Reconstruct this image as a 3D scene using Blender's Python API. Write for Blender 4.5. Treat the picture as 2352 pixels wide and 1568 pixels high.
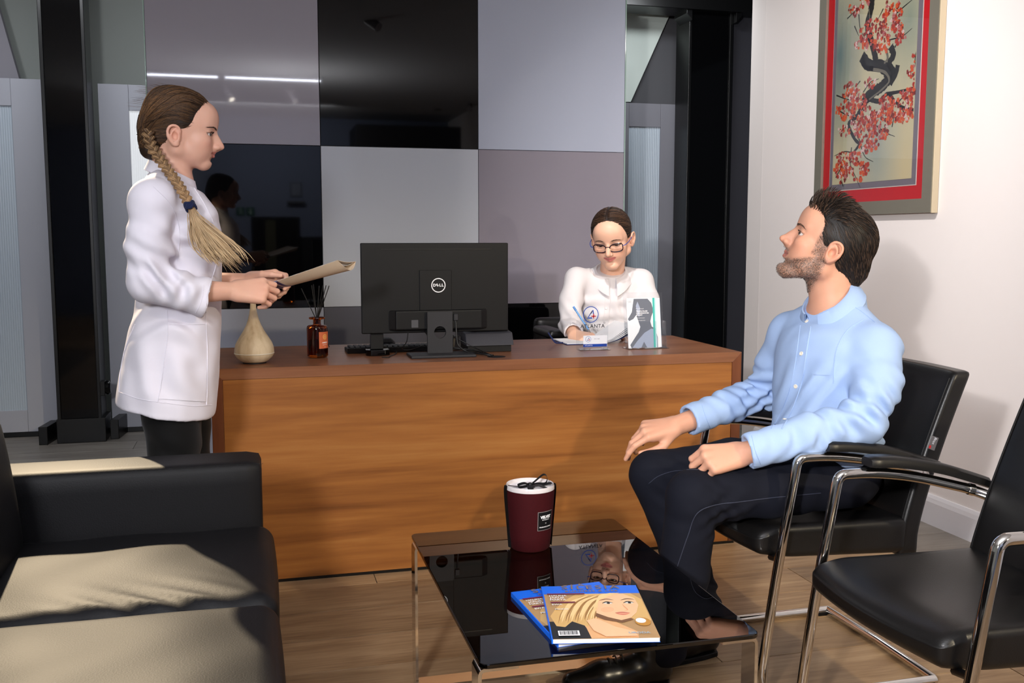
import bpy, bmesh, math, random
import numpy as np
from mathutils import Vector, Matrix
for o in list(bpy.data.objects): bpy.data.objects.remove(o)
SC = bpy.context.scene
COL = SC.collection
PI = math.pi
# ------------------------------------------------------------------ camera
FPX, PITCH, YAW, CAMH = 2254.5, 0.10714, 0.25642, 1.19
cam_d = bpy.data.cameras.new('camera'); cam_d.sensor_width = 36; cam_d.lens = FPX / 2352 * 36
cam_d.clip_start = 0.05
cam = bpy.data.objects.new('camera', cam_d); COL.objects.link(cam)
cam.location = (0, 0, CAMH)
cam.rotation_euler = (PI / 2 - PITCH, 0, -YAW)
SC.camera = cam
# ------------------------------------------------------------------ world, exposure, big lights
w = bpy.data.worlds.new('room_ambient'); SC.world = w; w.use_nodes = True
w.node_tree.nodes['Background'].inputs[0].default_value = (0.80, 0.88, 1.0, 1)
w.node_tree.nodes['Background'].inputs[1].default_value = 0.05
SC.view_settings.view_transform = 'Standard'; SC.view_settings.look = 'None'
SC.view_settings.exposure = 0.14; SC.view_settings.gamma = 1.0
SC.view_settings.use_curve_mapping = False

def aim(o, tgt):
    d = Vector(tgt) - o.location
    o.rotation_euler = d.to_track_quat('-Z', 'Y').to_euler()
def area(name, loc, tgt, sx, sy, power, col):
    l = bpy.data.lights.new(name, 'AREA'); l.shape = 'RECTANGLE'; l.size = sx; l.size_y = sy
    l.energy = power; l.color = col
    o = bpy.data.objects.new(name, l); COL.objects.link(o); o.location = loc; aim(o, tgt); return o
def spot(name, loc, tgt, power, col, ang, blend=0.3, r=0.03):
    l = bpy.data.lights.new(name, 'SPOT'); l.energy = power; l.color = col
    l.spot_size = math.radians(ang); l.spot_blend = blend; l.shadow_soft_size = r
    o = bpy.data.objects.new(name, l); COL.objects.link(o); o.location = loc; aim(o, tgt); return o
KEY = area('studio_light', (-0.85, -0.35, 1.75), (0.4, 3.2, 1.0), 0.32, 0.32, 56, (0.97, 0.97, 1.0))
WASH = spot('studio_flash', (-0.80, -0.30, 1.62), (2.45, 3.35, 1.25), 250, (1.0, 0.96, 0.94), 50, 0.6, 0.05)
WALLS = spot('wall_fill_spot', (0.95, 2.75, 2.72), (2.69, 4.25, 1.15), 150, (1.0, 0.95, 0.92), 84, 0.8, 0.05)  # added spot that brightens the right wall, no such lamp seen
FILL = area('bounce_fill', (0.4, 0.3, 1.95), (0.4, 0.2, 2.78), 0.6, 0.6, 56, (0.97, 0.97, 1.0))  # added soft fill, thrown up at the ceiling, not a room lamp
REAR = area('rear_wall_fill', (0.2, -2.1, 2.70), (0.2, -3.6, 1.3), 1.6, 0.2, 60, (0.95, 0.97, 1.0))  # added to brighten the rear wall so its mirror image shows
DOORL = area('passage_light', (-1.0, 5.45, 2.72), (-1.0, 5.9, 0.0), 0.8, 0.3, 11, (0.93, 0.96, 1.0))
DOORR = area('door_fill_right', (2.35, 5.50, 2.74), (2.6, 6.2, 0.6), 0.5, 0.15, 9, (0.93, 0.97, 1.0))  # added fill to lift the dark right door and soffit
SUNS = spot('track_spot_sofa', (-0.96, 4.88, 2.40), (-0.38, 2.35, 0.5), 680, (1.0, 0.80, 0.54), 24, 0.2, 0.025)
SPT2 = spot('track_spot_seating', (2.55, -1.5, 2.70), (1.25, 2.6, 0.45), 380, (1.0, 0.84, 0.58), 38, 0.6, 0.06)

# ------------------------------------------------------------------ pixel to place helpers (photograph is 2352 x 1568)
_F = np.array([math.sin(YAW) * math.cos(PITCH), math.cos(YAW) * math.cos(PITCH), -math.sin(PITCH)])
_U = np.array([math.sin(YAW) * math.sin(PITCH), math.cos(YAW) * math.sin(PITCH), math.cos(PITCH)])
_R = np.array([math.cos(YAW), -math.sin(YAW), 0.0]); _C = np.array([0, 0, CAMH])
def ray(px, py): return _F + _R * (px - 1176) / FPX - _U * (py - 784) / FPX
def az(px, py, z): d = ray(px, py); return _C + d * (z - CAMH) / d[2]
def ay(px, py, y): d = ray(px, py); return _C + d * y / d[1]
def ax(px, py, x): d = ray(px, py); return _C + d * x / d[0]

# ------------------------------------------------------------------ materials
def mat_nodes(name):
    m = bpy.data.materials.new(name); m.use_nodes = True
    return m, m.node_tree.nodes, m.node_tree.links, m.node_tree.nodes['Principled BSDF']
def lin(c):
    return tuple(((x / 255) / 12.92 if x / 255 <= .04045 else ((x / 255 + .055) / 1.055) ** 2.4) for x in c)
def plain(name, rgb, rough=0.5, metal=0.0, spec=0.5, bump=0.0, bscale=200, coat=0.0, sheen=0.0, vary=0.0, trans=0.0, ior=1.45, emit=None, estr=1.0, sss=0.0, srgb=True, stretch=None):
    m, n, l, b = mat_nodes(name)
    c = lin(rgb) if srgb else rgb
    b.inputs['Base Color'].default_value = (*c, 1); b.inputs['Roughness'].default_value = rough
    b.inputs['Metallic'].default_value = metal; b.inputs['Specular IOR Level'].default_value = spec
    b.inputs['Coat Weight'].default_value = coat; b.inputs['Sheen Weight'].default_value = sheen
    b.inputs['Transmission Weight'].default_value = trans; b.inputs['IOR'].default_value = ior
    if sss: b.inputs['Subsurface Weight'].default_value = sss; b.inputs['Subsurface Radius'].default_value = (.012, .005, .003); b.inputs['Subsurface Scale'].default_value = 1.0
    if emit: b.inputs['Emission Color'].default_value = (*lin(emit), 1); b.inputs['Emission Strength'].default_value = estr
    if bump or vary:
        tc = n.new('ShaderNodeTexCoord'); mp = n.new('ShaderNodeMapping')
        if stretch: mp.inputs['Scale'].default_value = stretch
        l.new(tc.outputs['Object'], mp.inputs['Vector'])
        nz = n.new('ShaderNodeTexNoise'); nz.inputs['Scale'].default_value = bscale; nz.inputs['Detail'].default_value = 4
        l.new(mp.outputs[0], nz.inputs['Vector'])
        if bump:
            bp = n.new('ShaderNodeBump'); bp.inputs['Strength'].default_value = bump; bp.inputs['Distance'].default_value = 0.002
            l.new(nz.outputs['Fac'], bp.inputs['Height']); l.new(bp.outputs[0], b.inputs['Normal'])
        if vary:
            mx = n.new('ShaderNodeMix'); mx.data_type = 'RGBA'; mx.inputs[6].default_value = (*[x * (1 - vary) for x in c], 1); mx.inputs[7].default_value = (*[min(1, x * (1 + vary)) for x in c], 1)
            l.new(nz.outputs['Fac'], mx.inputs[0]); l.new(mx.outputs[2], b.inputs['Base Color'])
    return m
def wood(name, cols, scale=(1.2, 14, 14), rough=0.4, spec=0.4, rnd=False, bump=0.05, coat=0.0, contrast=(0.3, 0.7), knots=0.0):
    """procedural timber, grain along local x"""
    m, n, l, b = mat_nodes(name)
    tc = n.new('ShaderNodeTexCoord'); mp = n.new('ShaderNodeMapping'); mp.inputs['Scale'].default_value = scale
    l.new(tc.outputs['Object'], mp.inputs['Vector'])
    src = mp.outputs[0]
    oi = None
    if rnd:
        oi = n.new('ShaderNodeObjectInfo'); ml = n.new('ShaderNodeMath'); ml.operation = 'MULTIPLY'; ml.inputs[1].default_value = 57.0
        l.new(oi.outputs['Random'], ml.inputs[0]); ad = n.new('ShaderNodeVectorMath'); ad.operation = 'ADD'
        l.new(mp.outputs[0], ad.inputs[0]); l.new(ml.outputs[0], ad.inputs[1]); src = ad.outputs[0]
    n1 = n.new('ShaderNodeTexNoise'); n1.inputs['Scale'].default_value = 1.0; n1.inputs['Detail'].default_value = 8; n1.inputs['Roughness'].default_value = 0.62; n1.inputs['Distortion'].default_value = 0.6
    l.new(src, n1.inputs['Vector'])
    n2 = n.new('ShaderNodeTexNoise'); n2.inputs['Scale'].default_value = 5.0; n2.inputs['Detail'].default_value = 5
    l.new(src, n2.inputs['Vector'])
    mixf = n.new('ShaderNodeMath'); mixf.operation = 'MULTIPLY_ADD'; mixf.inputs[1].default_value = 0.35; 
    sub = n.new('ShaderNodeMath'); sub.operation = 'MULTIPLY'; sub.inputs[1].default_value = 0.68; l.new(n1.outputs['Fac'], sub.inputs[0])
    l.new(n2.outputs['Fac'], mixf.inputs[0]); l.new(sub.outputs[0], mixf.inputs[2])
    cr = n.new('ShaderNodeValToRGB'); l.new(mixf.outputs[0], cr.inputs[0])
    e = cr.color_ramp.elements; k = len(cols)
    e[0].position = contrast[0]; e[0].color = (*lin(cols[0]), 1); e[1].position = contrast[1]; e[1].color = (*lin(cols[-1]), 1)
    for i in range(1, k - 1):
        q = e.new(contrast[0] + (contrast[1] - contrast[0]) * i / (k - 1)); q.color = (*lin(cols[i]), 1)
    out = cr.outputs[0]
    if rnd:
        hs = n.new('ShaderNodeHueSaturation'); mr = n.new('ShaderNodeMapRange'); mr.inputs['To Min'].default_value = 0.82; mr.inputs['To Max'].default_value = 1.15
        l.new(oi.outputs['Random'], mr.inputs['Value']); l.new(mr.outputs[0], hs.inputs['Value']); l.new(out, hs.inputs['Color']); out = hs.outputs[0]
    l.new(out, b.inputs['Base Color']); b.inputs['Roughness'].default_value = rough; b.inputs['Specular IOR Level'].default_value = spec; b.inputs['Coat Weight'].default_value = coat; b.inputs['Coat Roughness'].default_value = 0.15
    bp = n.new('ShaderNodeBump'); bp.inputs['Strength'].default_value = bump; bp.inputs['Distance'].default_value = 0.002
    l.new(mixf.outputs[0], bp.inputs['Height']); l.new(bp.outputs[0], b.inputs['Normal'])
    return m
def smoked(name, tint, ior=1.5):
    """thin tinted sheet: clear tinted transmission under a mirror-like fresnel coat"""
    m, n, l, b = mat_nodes(name); n.remove(b); out = n['Material Output']
    tr = n.new('ShaderNodeBsdfTransparent'); tr.inputs[0].default_value = (*tint, 1)
    gl = n.new('ShaderNodeBsdfGlossy'); gl.inputs['Roughness'].default_value = 0.0; gl.inputs[0].default_value = (1, 1, 1, 1)
    fr = n.new('ShaderNodeFresnel'); ge = n.new('ShaderNodeNewGeometry'); mr = n.new('ShaderNodeMapRange'); mr.inputs['To Min'].default_value = ior; mr.inputs['To Max'].default_value = 1 / ior
    l.new(ge.outputs['Backfacing'], mr.inputs['Value']); l.new(mr.outputs[0], fr.inputs[0])   # a thin sheet reflects alike from both faces
    mx = n.new('ShaderNodeMixShader'); l.new(fr.outputs[0], mx.inputs[0]); l.new(tr.outputs[0], mx.inputs[1]); l.new(gl.outputs[0], mx.inputs[2]); l.new(mx.outputs[0], out.inputs[0])
    return m
def vcol(name, rough=0.5, spec=0.4, sss=0.0, bump=0.0, bscale=400, sheen=0.0):
    m, n, l, b = mat_nodes(name)
    at = n.new('ShaderNodeAttribute'); at.attribute_name = 'Col'
    l.new(at.outputs['Color'], b.inputs['Base Color']); b.inputs['Roughness'].default_value = rough; b.inputs['Specular IOR Level'].default_value = spec; b.inputs['Sheen Weight'].default_value = sheen
    if sss: b.inputs['Subsurface Weight'].default_value = sss; b.inputs['Subsurface Radius'].default_value = (.010, .004, .002); b.inputs['Subsurface Scale'].default_value = 1.0
    if bump:
        tc = n.new('ShaderNodeTexCoord'); nz = n.new('ShaderNodeTexNoise'); nz.inputs['Scale'].default_value = bscale; nz.inputs['Detail'].default_value = 4
        l.new(tc.outputs['Object'], nz.inputs['Vector'])
        bp = n.new('ShaderNodeBump'); bp.inputs['Strength'].default_value = bump; bp.inputs['Distance'].default_value = 0.001
        l.new(nz.outputs['Fac'], bp.inputs['Height']); l.new(bp.outputs[0], b.inputs['Normal'])
    return m

# ------------------------------------------------------------------ mesh helpers: every verts list is in room coordinates
ORG = {}
def org(parent):
    return ORG.get(parent.name, Vector((0, 0, 0))) if parent else Vector((0, 0, 0))
def mesh_obj(name, V, Fc, mat, parent=None, smooth=False, col=None, mats=None, fmat=None, kind=None, origin=None, sharp=None):
    o0 = Vector(origin) if origin is not None else org(parent)
    V = np.asarray(V, dtype=float).reshape(-1, 3)
    me = bpy.data.meshes.new(name)
    if isinstance(Fc, np.ndarray): Fl = Fc.tolist()
    else: Fl = [tuple(int(i) for i in f) for f in Fc]
    me.from_pydata((V - np.array(o0)).tolist(), [], Fl)
    for m in (mats or [mat]): me.materials.append(m)
    if fmat is not None: me.polygons.foreach_set('material_index', np.asarray(fmat, dtype=np.int32))
    if smooth: me.polygons.foreach_set('use_smooth', np.ones(len(me.polygons), dtype=bool))
    if col is not None:
        a = me.color_attributes.new('Col', 'FLOAT_COLOR', 'POINT')
        c4 = np.ones((len(V), 4), dtype=np.float32); c4[:, :3] = col
        a.data.foreach_set('color', c4.ravel())
    me.update()
    if sharp is not None:
        try: me.set_sharp_from_angle(angle=math.radians(sharp))
        except Exception: pass
    o = bpy.data.objects.new(name, me); COL.objects.link(o)
    if parent: o.parent = parent; ORG[o.name] = o0
    else: o.location = o0; ORG[o.name] = o0
    if kind: o['kind'] = kind
    return o
def thing(name, loc, label, cat, group=None):
    o = bpy.data.objects.new(name, None); COL.objects.link(o); o.location = loc; o.empty_display_size = 0.05
    ORG[o.name] = Vector(loc); o['label'] = label; o['category'] = cat
    if group: o['group'] = group
    return o
def tag(o, label, cat, group=None):
    o['label'] = label; o['category'] = cat
    if group: o['group'] = group
    return o
class MB:
    def __init__(s): s.v = []; s.f = []; s.m = []; s.n = 0
    def add(s, V, Fc, mi=0):
        V = np.asarray(V, dtype=float).reshape(-1, 3); s.v.append(V)
        for f in Fc: s.f.append(tuple(int(i) + s.n for i in f)); s.m.append(mi)
        s.n += len(V); return s
    def build(s, name, mat, parent=None, smooth=False, mats=None, **k):
        return mesh_obj(name, np.concatenate(s.v), s.f, mat, parent, smooth, mats=mats, fmat=s.m if mats else None, **k)
def g_box(lo, hi, bev=0.0, seg=2):
    lo = np.array(lo, float); hi = np.array(hi, float)
    bm = bmesh.new(); bmesh.ops.create_cube(bm, size=1)
    for v in bm.verts: v.co = Vector([(lo[i] + hi[i]) / 2 + v.co[i] * (hi[i] - lo[i]) for i in range(3)])
    if bev > 0:
        bmesh.ops.bevel(bm, geom=bm.edges[:], offset=min(bev, 0.49 * float(min(hi - lo))), segments=seg, profile=0.5, affect='EDGES')
    V = [tuple(v.co) for v in bm.verts]; bm.verts.index_update(); Fc = [tuple(v.index for v in f.verts) for f in bm.faces]; bm.free()
    return np.array(V), Fc
def g_prism(poly, z0, z1, bev=0.0, seg=2, axes=(0, 1, 2)):
    """extrude a 2-D outline along the third axis"""
    bm = bmesh.new(); vs = [bm.verts.new((p[0], p[1], z0)) for p in poly]
    f = bm.faces.new(vs); r = bmesh.ops.extrude_face_region(bm, geom=[f])
    for e in r['geom']:
        if isinstance(e, bmesh.types.BMVert): e.co.z = z1
    bmesh.ops.recalc_face_normals(bm, faces=bm.faces[:])
    if bev > 0:
        ed = [e for e in bm.edges if len(e.link_faces) == 2 and e.calc_face_angle(0) > 0.35]
        bmesh.ops.bevel(bm, geom=ed, offset=bev, segments=seg, profile=0.5, affect='EDGES')
    bm.verts.index_update()
    V = np.array([tuple(v.co) for v in bm.verts]); Fc = [tuple(v.index for v in f.verts) for f in bm.faces]; bm.free()
    W = np.zeros_like(V)
    for i, a in enumerate(axes): W[:, a] = V[:, i]
    return W, Fc
def g_lathe(prof, c, seg=32, cap=True):
    V = []; Fc = []
    for r, z in prof:
        for k in range(seg): a = 2 * PI * k / seg; V.append((c[0] + r * math.cos(a), c[1] + r * math.sin(a), c[2] + z))
    n = len(prof)
    for i in range(n - 1):
        for k in range(seg):
            k2 = (k + 1) % seg; Fc.append((i * seg + k, i * seg + k2, (i + 1) * seg + k2, (i + 1) * seg + k))
    if cap: Fc.append(tuple(range(seg))[::-1]); Fc.append(tuple((n - 1) * seg + k for k in range(seg)))
    return np.array(V), Fc
def frames(P):
    P = np.asarray(P, float); n = len(P); T = np.zeros_like(P)
    T[1:-1] = P[2:] - P[:-2]; T[0] = P[1] - P[0]; T[-1] = P[-1] - P[-2]
    T /= np.linalg.norm(T, axis=1)[:, None] + 1e-12
    up = np.array([0, 0, 1.0]) if abs(T[0][2]) < 0.9 else np.array([1.0, 0, 0])
    N = np.zeros_like(P); b = np.cross(T[0], up); b /= np.linalg.norm(b); N[0] = b
    for i in range(1, n):
        v = N[i - 1] - T[i] * np.dot(N[i - 1], T[i]); N[i] = v / (np.linalg.norm(v) + 1e-12)
    return T, N, np.cross(T, N)
def g_tube(P, r, seg=10, cap=True, flat=1.0, closed=False):
    P = np.asarray(P, float); n = len(P); r = np.broadcast_to(np.asarray(r, float), (n,))
    T, N, B = frames(P); V = []; Fc = []
    for i in range(n):
        for k in range(seg):
            a = 2 * PI * k / seg; V.append(P[i] + r[i] * (math.cos(a) * N[i] + flat * math.sin(a) * B[i]))
    for i in range(n - 1):
        for k in range(seg):
            k2 = (k + 1) % seg; Fc.append((i * seg + k, i * seg + k2, (i + 1) * seg + k2, (i + 1) * seg + k))
    if cap and not closed: Fc.append(tuple(range(seg))[::-1]); Fc.append(tuple((n - 1) * seg + k for k in range(seg)))
    return np.array(V), Fc
def smooth_path(P, n=8):
    """Catmull-Rom through the points"""
    P = np.asarray(P, float); Q = np.vstack([2 * P[0] - P[1], P, 2 * P[-1] - P[-2]]); out = []
    for i in range(1, len(Q) - 2):
        for t in np.linspace(0, 1, n, endpoint=False):
            a, b, c, d = Q[i - 1], Q[i], Q[i + 1], Q[i + 2]
            out.append(0.5 * (2 * b + (c - a) * t + (2 * a - 5 * b + 4 * c - d) * t * t + (3 * b - a - 3 * c + d) * t ** 3))
    out.append(P[-1]); return np.array(out)
def round_path(P, r, n=6):
    """polyline with rounded corners"""
    P = [np.array(p, float) for p in P]; out = [P[0]]
    for i in range(1, len(P) - 1):
        a = P[i - 1] - P[i]; b = P[i + 1] - P[i]; la = np.linalg.norm(a); lb = np.linalg.norm(b)
        rr = r[i - 1] if isinstance(r, (list, tuple)) else r
        rr = min(rr, la * .49, lb * .49); p0 = P[i] + a / la * rr; p2 = P[i] + b / lb * rr
        for t in np.linspace(0, 1, n): out.append((1 - t) ** 2 * p0 + 2 * t * (1 - t) * P[i] + t * t * p2)
    out.append(P[-1]); return np.array(out)
def box(name, lo, hi, mat, parent=None, bev=0.002, seg=2, smooth=False, **k):
    V, Fc = g_box(lo, hi, bev, seg); return mesh_obj(name, V, Fc, mat, parent, smooth, **k)
def tube(name, P, r, mat, parent=None, seg=10, **k):
    V, Fc = g_tube(P, r, seg); return mesh_obj(name, V, Fc, mat, parent, True, sharp=50, **k)
def lathe(name, prof, c, mat, parent=None, seg=32, sharp=40, **k):
    V, Fc = g_lathe(prof, c, seg); return mesh_obj(name, V, Fc, mat, parent, True, sharp=sharp, **k)
def cushion(lo, hi, r, puff=(0, 0, 0), n=14, seed=0, wr=0.0):
    """rounded, slightly bulging upholstered block"""
    lo = np.array(lo, float); hi = np.array(hi, float); c = (lo + hi) / 2; h = (hi - lo) / 2
    bm = bmesh.new(); bmesh.ops.create_cube(bm, size=2); bmesh.ops.subdivide_edges(bm, edges=bm.edges[:], cuts=n, use_grid_fill=True)
    V = np.array([tuple(v.co) for v in bm.verts]); bm.verts.index_update(); Fc = [tuple(v.index for v in f.verts) for f in bm.faces]; bm.free()
    # denser near the edges
    V = np.sign(V) * (1 - (1 - np.abs(V)) ** 1.35)
    P = V * h; inner = np.clip(P, -(h - r), h - r); d = P - inner; L = np.linalg.norm(d, axis=1); ok = L > 1e-9
    P[ok] = inner[ok] + d[ok] / L[ok, None] * r
    u = V
    for a in range(3):
        b1, b2 = [q for q in range(3) if q != a]
        P[:, a] += puff[a] * np.sign(V[:, a]) * (np.abs(V[:, a]) > .5) * (1 - u[:, b1] ** 2) * (1 - u[:, b2] ** 2)
    return P + c, Fc
_tc = {}
def text_geo(s, size=1.0, bold=0.0, shear=0.0, space=1.0):
    cu = bpy.data.curves.new('t', 'FONT'); cu.body = s; cu.size = size; cu.align_x = 'CENTER'; cu.align_y = 'CENTER'; cu.offset = bold; cu.shear = shear; cu.space_character = space; cu.resolution_u = 3
    o = bpy.data.objects.new('t', cu); COL.objects.link(o); dg = bpy.context.evaluated_depsgraph_get()
    me = bpy.data.meshes.new_from_object(o.evaluated_get(dg))
    V = np.array([tuple(v.co) for v in me.vertices]).reshape(-1, 3); Fc = [tuple(p.vertices) for p in me.polygons]
    bpy.data.objects.remove(o); bpy.data.curves.remove(cu); bpy.data.meshes.remove(me); return V, Fc
def place2d(V, c, eu, ev, off=0.0):
    """lay 2-D geometry on the plane spanned by eu, ev around c"""
    V = np.asarray(V, float); eu = np.array(eu, float); ev = np.array(ev, float); n = np.cross(eu, ev); n /= np.linalg.norm(n)
    return np.array(c, float) + V[:, :1] * eu + V[:, 1:2] * ev + n * off
def g_disc(r, seg=24, rx=None):
    V = [(0, 0, 0)] + [((rx or r) * math.cos(2 * PI * k / seg), r * math.sin(2 * PI * k / seg), 0) for k in range(seg)]
    return np.array(V), [(0, 1 + k, 1 + (k + 1) % seg) for k in range(seg)]
def g_ring(r0, r1, seg=40):
    V = []; Fc = []
    for k in range(seg): a = 2 * PI * k / seg; V += [(r0 * math.cos(a), r0 * math.sin(a), 0), (r1 * math.cos(a), r1 * math.sin(a), 0)]
    for k in range(seg): j = (k + 1) % seg; Fc.append((2 * k, 2 * k + 1, 2 * j + 1, 2 * j))
    return np.array(V), Fc
def g_stroke(P, wd):
    """flat ribbon along a 2-D polyline"""
    P = np.asarray(P, float)[:, :2]; n = len(P); T = np.gradient(P, axis=0); T /= np.linalg.norm(T, axis=1)[:, None] + 1e-9; N = np.stack([-T[:, 1], T[:, 0]], 1)
    wd = np.broadcast_to(np.asarray(wd, float), (n,))
    L = P + N * wd[:, None] / 2; Rr = P - N * wd[:, None] / 2
    V = np.zeros((2 * n, 3)); V[0::2, :2] = L; V[1::2, :2] = Rr
    return V, [(2 * i, 2 * i + 1, 2 * i + 3, 2 * i + 2) for i in range(n - 1)]
def poly2(P):
    P = np.asarray(P, float); V = np.zeros((len(P), 3)); V[:, :2] = P[:, :2]; return V, [tuple(range(len(P)))]
RND = random.Random(7)

# ------------------------------------------------------------------ shared materials
M = {}
M['white_wall'] = plain('white_paint', (236, 229, 226), 0.85, spec=0.2, bump=0.03, bscale=60)
M['ceiling'] = plain('ceiling_paint', (205, 205, 206), 0.9, spec=0.2)
M['grey_wall'] = plain('grey_green_paint', (172, 178, 174), 0.8, spec=0.2)
M['dark_wall'] = plain('charcoal_paint', (88, 88, 92), 0.8, spec=0.2)
M['door_grey'] = plain('door_grey_lacquer', (168, 170, 180), 0.45, spec=0.4)
M['black_metal'] = plain('black_metal', (6, 6, 7), 0.35, spec=0.5)
M['black_gloss'] = plain('black_gloss', (3, 3, 4), 0.06, spec=0.5)
M['chrome'] = plain('chrome', (215, 212, 208), 0.06, metal=1.0)
M['leather'] = plain('black_leather', (15, 14, 14), 0.36, spec=0.45, bump=0.12, bscale=420)
M['sofa_leather'] = plain('sofa_leather', (15, 15, 18), 0.55, spec=0.25, bump=0.16, bscale=300)
M['black_plastic'] = plain('black_plastic', (9, 9, 11), 0.5, spec=0.3, bump=0.04, bscale=900)
M['dark_plastic'] = plain('dark_grey_plastic', (38, 38, 42), 0.5, spec=0.4)
M['white_print'] = plain('white_print', (235, 235, 238), 0.5)
M['paper'] = plain('white_paper', (236, 236, 238), 0.6)
M['desk'] = wood('cherry_veneer', [(104, 60, 26), (134, 82, 38), (154, 98, 47), (168, 114, 60)], (0.55, 9, 9), rough=0.36, spec=0.4, contrast=(0.3, 0.68), bump=0.03)
M['desk_end'] = wood('cherry_edge', [(84, 44, 26), (104, 58, 34), (118, 70, 42)], (9, 9, 0.8), rough=0.36, spec=0.4, bump=0.03)
M['desk_top'] = wood('cherry_top', [(100, 60, 38), (118, 74, 48), (132, 86, 58), (144, 98, 68)], (0.6, 10, 10), rough=0.3, spec=0.5, contrast=(0.3, 0.68), bump=0.02)
M['oak'] = wood('oak_plank', [(86, 64, 44), (132, 104, 74), (154, 125, 92), (170, 142, 108)], (1.6, 17, 17), rough=0.42, spec=0.35, rnd=True, contrast=(0.28, 0.64))
M['grey_oak'] = wood('grey_plank', [(92, 86, 80), (124, 117, 110), (142, 136, 129)], (1.6, 17, 17), rough=0.42, spec=0.35, rnd=True, contrast=(0.28, 0.68))
M['sub'] = plain('floor_gap', (60, 46, 34), 0.8)
# ================================================================== THE SETTING
def S(o): o['kind'] = 'structure'; return o
PX0, PW, PY = -0.476, 0.8177, 5.12
WX = 2.696
floor = S(box('floor', (-3.2, -4.2, -0.06), (4.2, 7.2, -0.004), M['sub'], bev=0))
def planks(x0, x1, y0, y1, mat, seed, pw=0.22, pl=1.22):
    rnd = random.Random(seed)
    g = 0.0012; V, Fc = g_box((g, g, -0.004), (pl - g, pw - g, 0.0), 0.0008, 1)
    me = None; row = 0; y = y0
    while y < y1 - 0.01:
        w_ = min(pw, y1 - y); x = x0 - rnd.random() * pl * 0.8; first = True
        while x < x1:
            a, b = max(x, x0), min(x + pl, x1)
            if b - a > 0.03:
                if b - a > pl - 1e-6 and w_ > pw - 1e-6:
                    if me is None:
                        o = mesh_obj('plank', V, Fc, mat, floor); me = o.data
                    else:
                        o = bpy.data.objects.new('plank', me); COL.objects.link(o); o.parent = floor
                    o.location = (a - ORG['floor'].x, y - ORG['floor'].y, 0)
                else:
                    v2, f2 = g_box((g, g, -0.004), (b - a - g, w_ - g, 0.0), 0.0008, 1)
                    o = mesh_obj('plank', v2, f2, mat, floor); o.location = (a, y, 0)
            x += pl
        y += pw
OAKX = 2.35
planks(-1.6, OAKX, 0.87, 4.9, M['oak'], 3)
planks(OAKX, WX, 0.87, 4.9, M['grey_oak'], 5)
planks(-1.9, 3.4, 4.9, 6.3, M['grey_oak'], 9)
box('floor_base', (-3.1, -4.1, -0.004), (WX, 0.868, 0.0), M['oak'], floor, bev=0)

wall_right = S(box('wall_right', (WX, -4.1, 0), (WX + 0.22, 4.9, 2.78), M['white_wall'], bev=0))
V, Fc = g_prism([(WX, 4.9), (WX + 0.014, 5.085), (WX + 0.22, 5.085), (WX + 0.22, 4.9)], 0, 2.78, 0.003, 2)
S(mesh_obj('trim_1', V, Fc, M['white_wall']))
V, Fc = g_prism([(WX - 0.016, 0), (WX, 0), (WX, 0.125), (WX - 0.006, 0.125), (WX - 0.012, 0.112), (WX - 0.016, 0.095)], -4.0, 4.9, 0, axes=(0, 2, 1))
S(mesh_obj('baseboard_right', V, Fc, plain('white_baseboard', (226, 224, 228), 0.45, spec=0.4)))
S(box('ceiling', (-3.2, -4.2, 2.78), (4.2, 7.2, 2.9), M['ceiling'], bev=0))
S(box('wall_left', (-3.2, -4.2, 0), (-3.05, 7.2, 2.78), M['grey_wall'], bev=0))
WF = -3.6
wall_front = S(box('wall_front', (-3.05, WF - 0.15, 0), (WX, WF, 2.78), plain('rear_wall_paint', (120, 128, 150), 0.85, spec=0.2), bev=0))
S(box('wall_rear', (-3.05, 6.75, 0), (4.2, 6.9, 2.78), M['grey_wall'], bev=0))
# dark lined niche with the stair opening in the wall behind the photographer
op = S(box('door_4', (-0.02, WF, 0), (0.62, WF + 0.03, 1.45), M['black_metal'], bev=0.003))
V, Fc = g_box((0.16, WF + 0.03, 0.0), (0.30, WF + 0.036, 1.40), 0.002, 1); mesh_obj('door_panel', V, Fc, plain('olive_panel', (70, 68, 44), 0.7), op)
V, Fc = g_box((0.62, WF, 0.0), (1.75, WF + 0.5, 1.18), 0.004, 1); S(mesh_obj('wall_counter', V, Fc, plain('dark_counter', (8, 8, 9), 0.6)))
V, Fc = g_box((1.32, WF, 1.75), (WX, WF + 0.9, 2.62), 0.004, 1); S(mesh_obj('wall_niche', V, Fc, plain('dark_niche', (26, 26, 30), 0.7)))
ex = thing('exit_sign', (-0.09, WF + 0.02, 1.52), 'green running man and arrow exit signs on far wall, mirrored in black glass', 'sign')
gm = plain('exit_green', (18, 74, 56), 0.5); wm = plain('exit_white', (150, 172, 164), 0.5)
for i, x in enumerate((-0.155, -0.025)):
    box('sign_plate', (x - 0.055, WF, 1.465), (x + 0.055, WF + 0.012, 1.575), gm, ex, bev=0.001)
mb = MB(); c = (-0.155, WF + 0.0125, 1.52); eu = (-1, 0, 0); ev = (0, 0, 1)
for st in ([(-.002, .03), (.004, .008), (-.006, -.01)], [(-.006, -.01), (.016, -.018), (.012, -.04)], [(-.006, -.01), (-.018, -.026), (-.036, -.03)], [(.002, .02), (.022, .012), (.030, .022)], [(.002, .02), (-.018, .016), (-.026, .0)]):
    v, f = g_stroke(np.array(st), 0.009); mb.add(place2d(v, c, eu, ev), f)
v, f = g_disc(0.009); v[:, 0] += .004; v[:, 1] += .042; mb.add(place2d(v, c, eu, ev), f)
mb.build('running_man', wm, ex)
mb = MB(); c = (-0.025, WF + 0.0125, 1.52)
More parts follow.
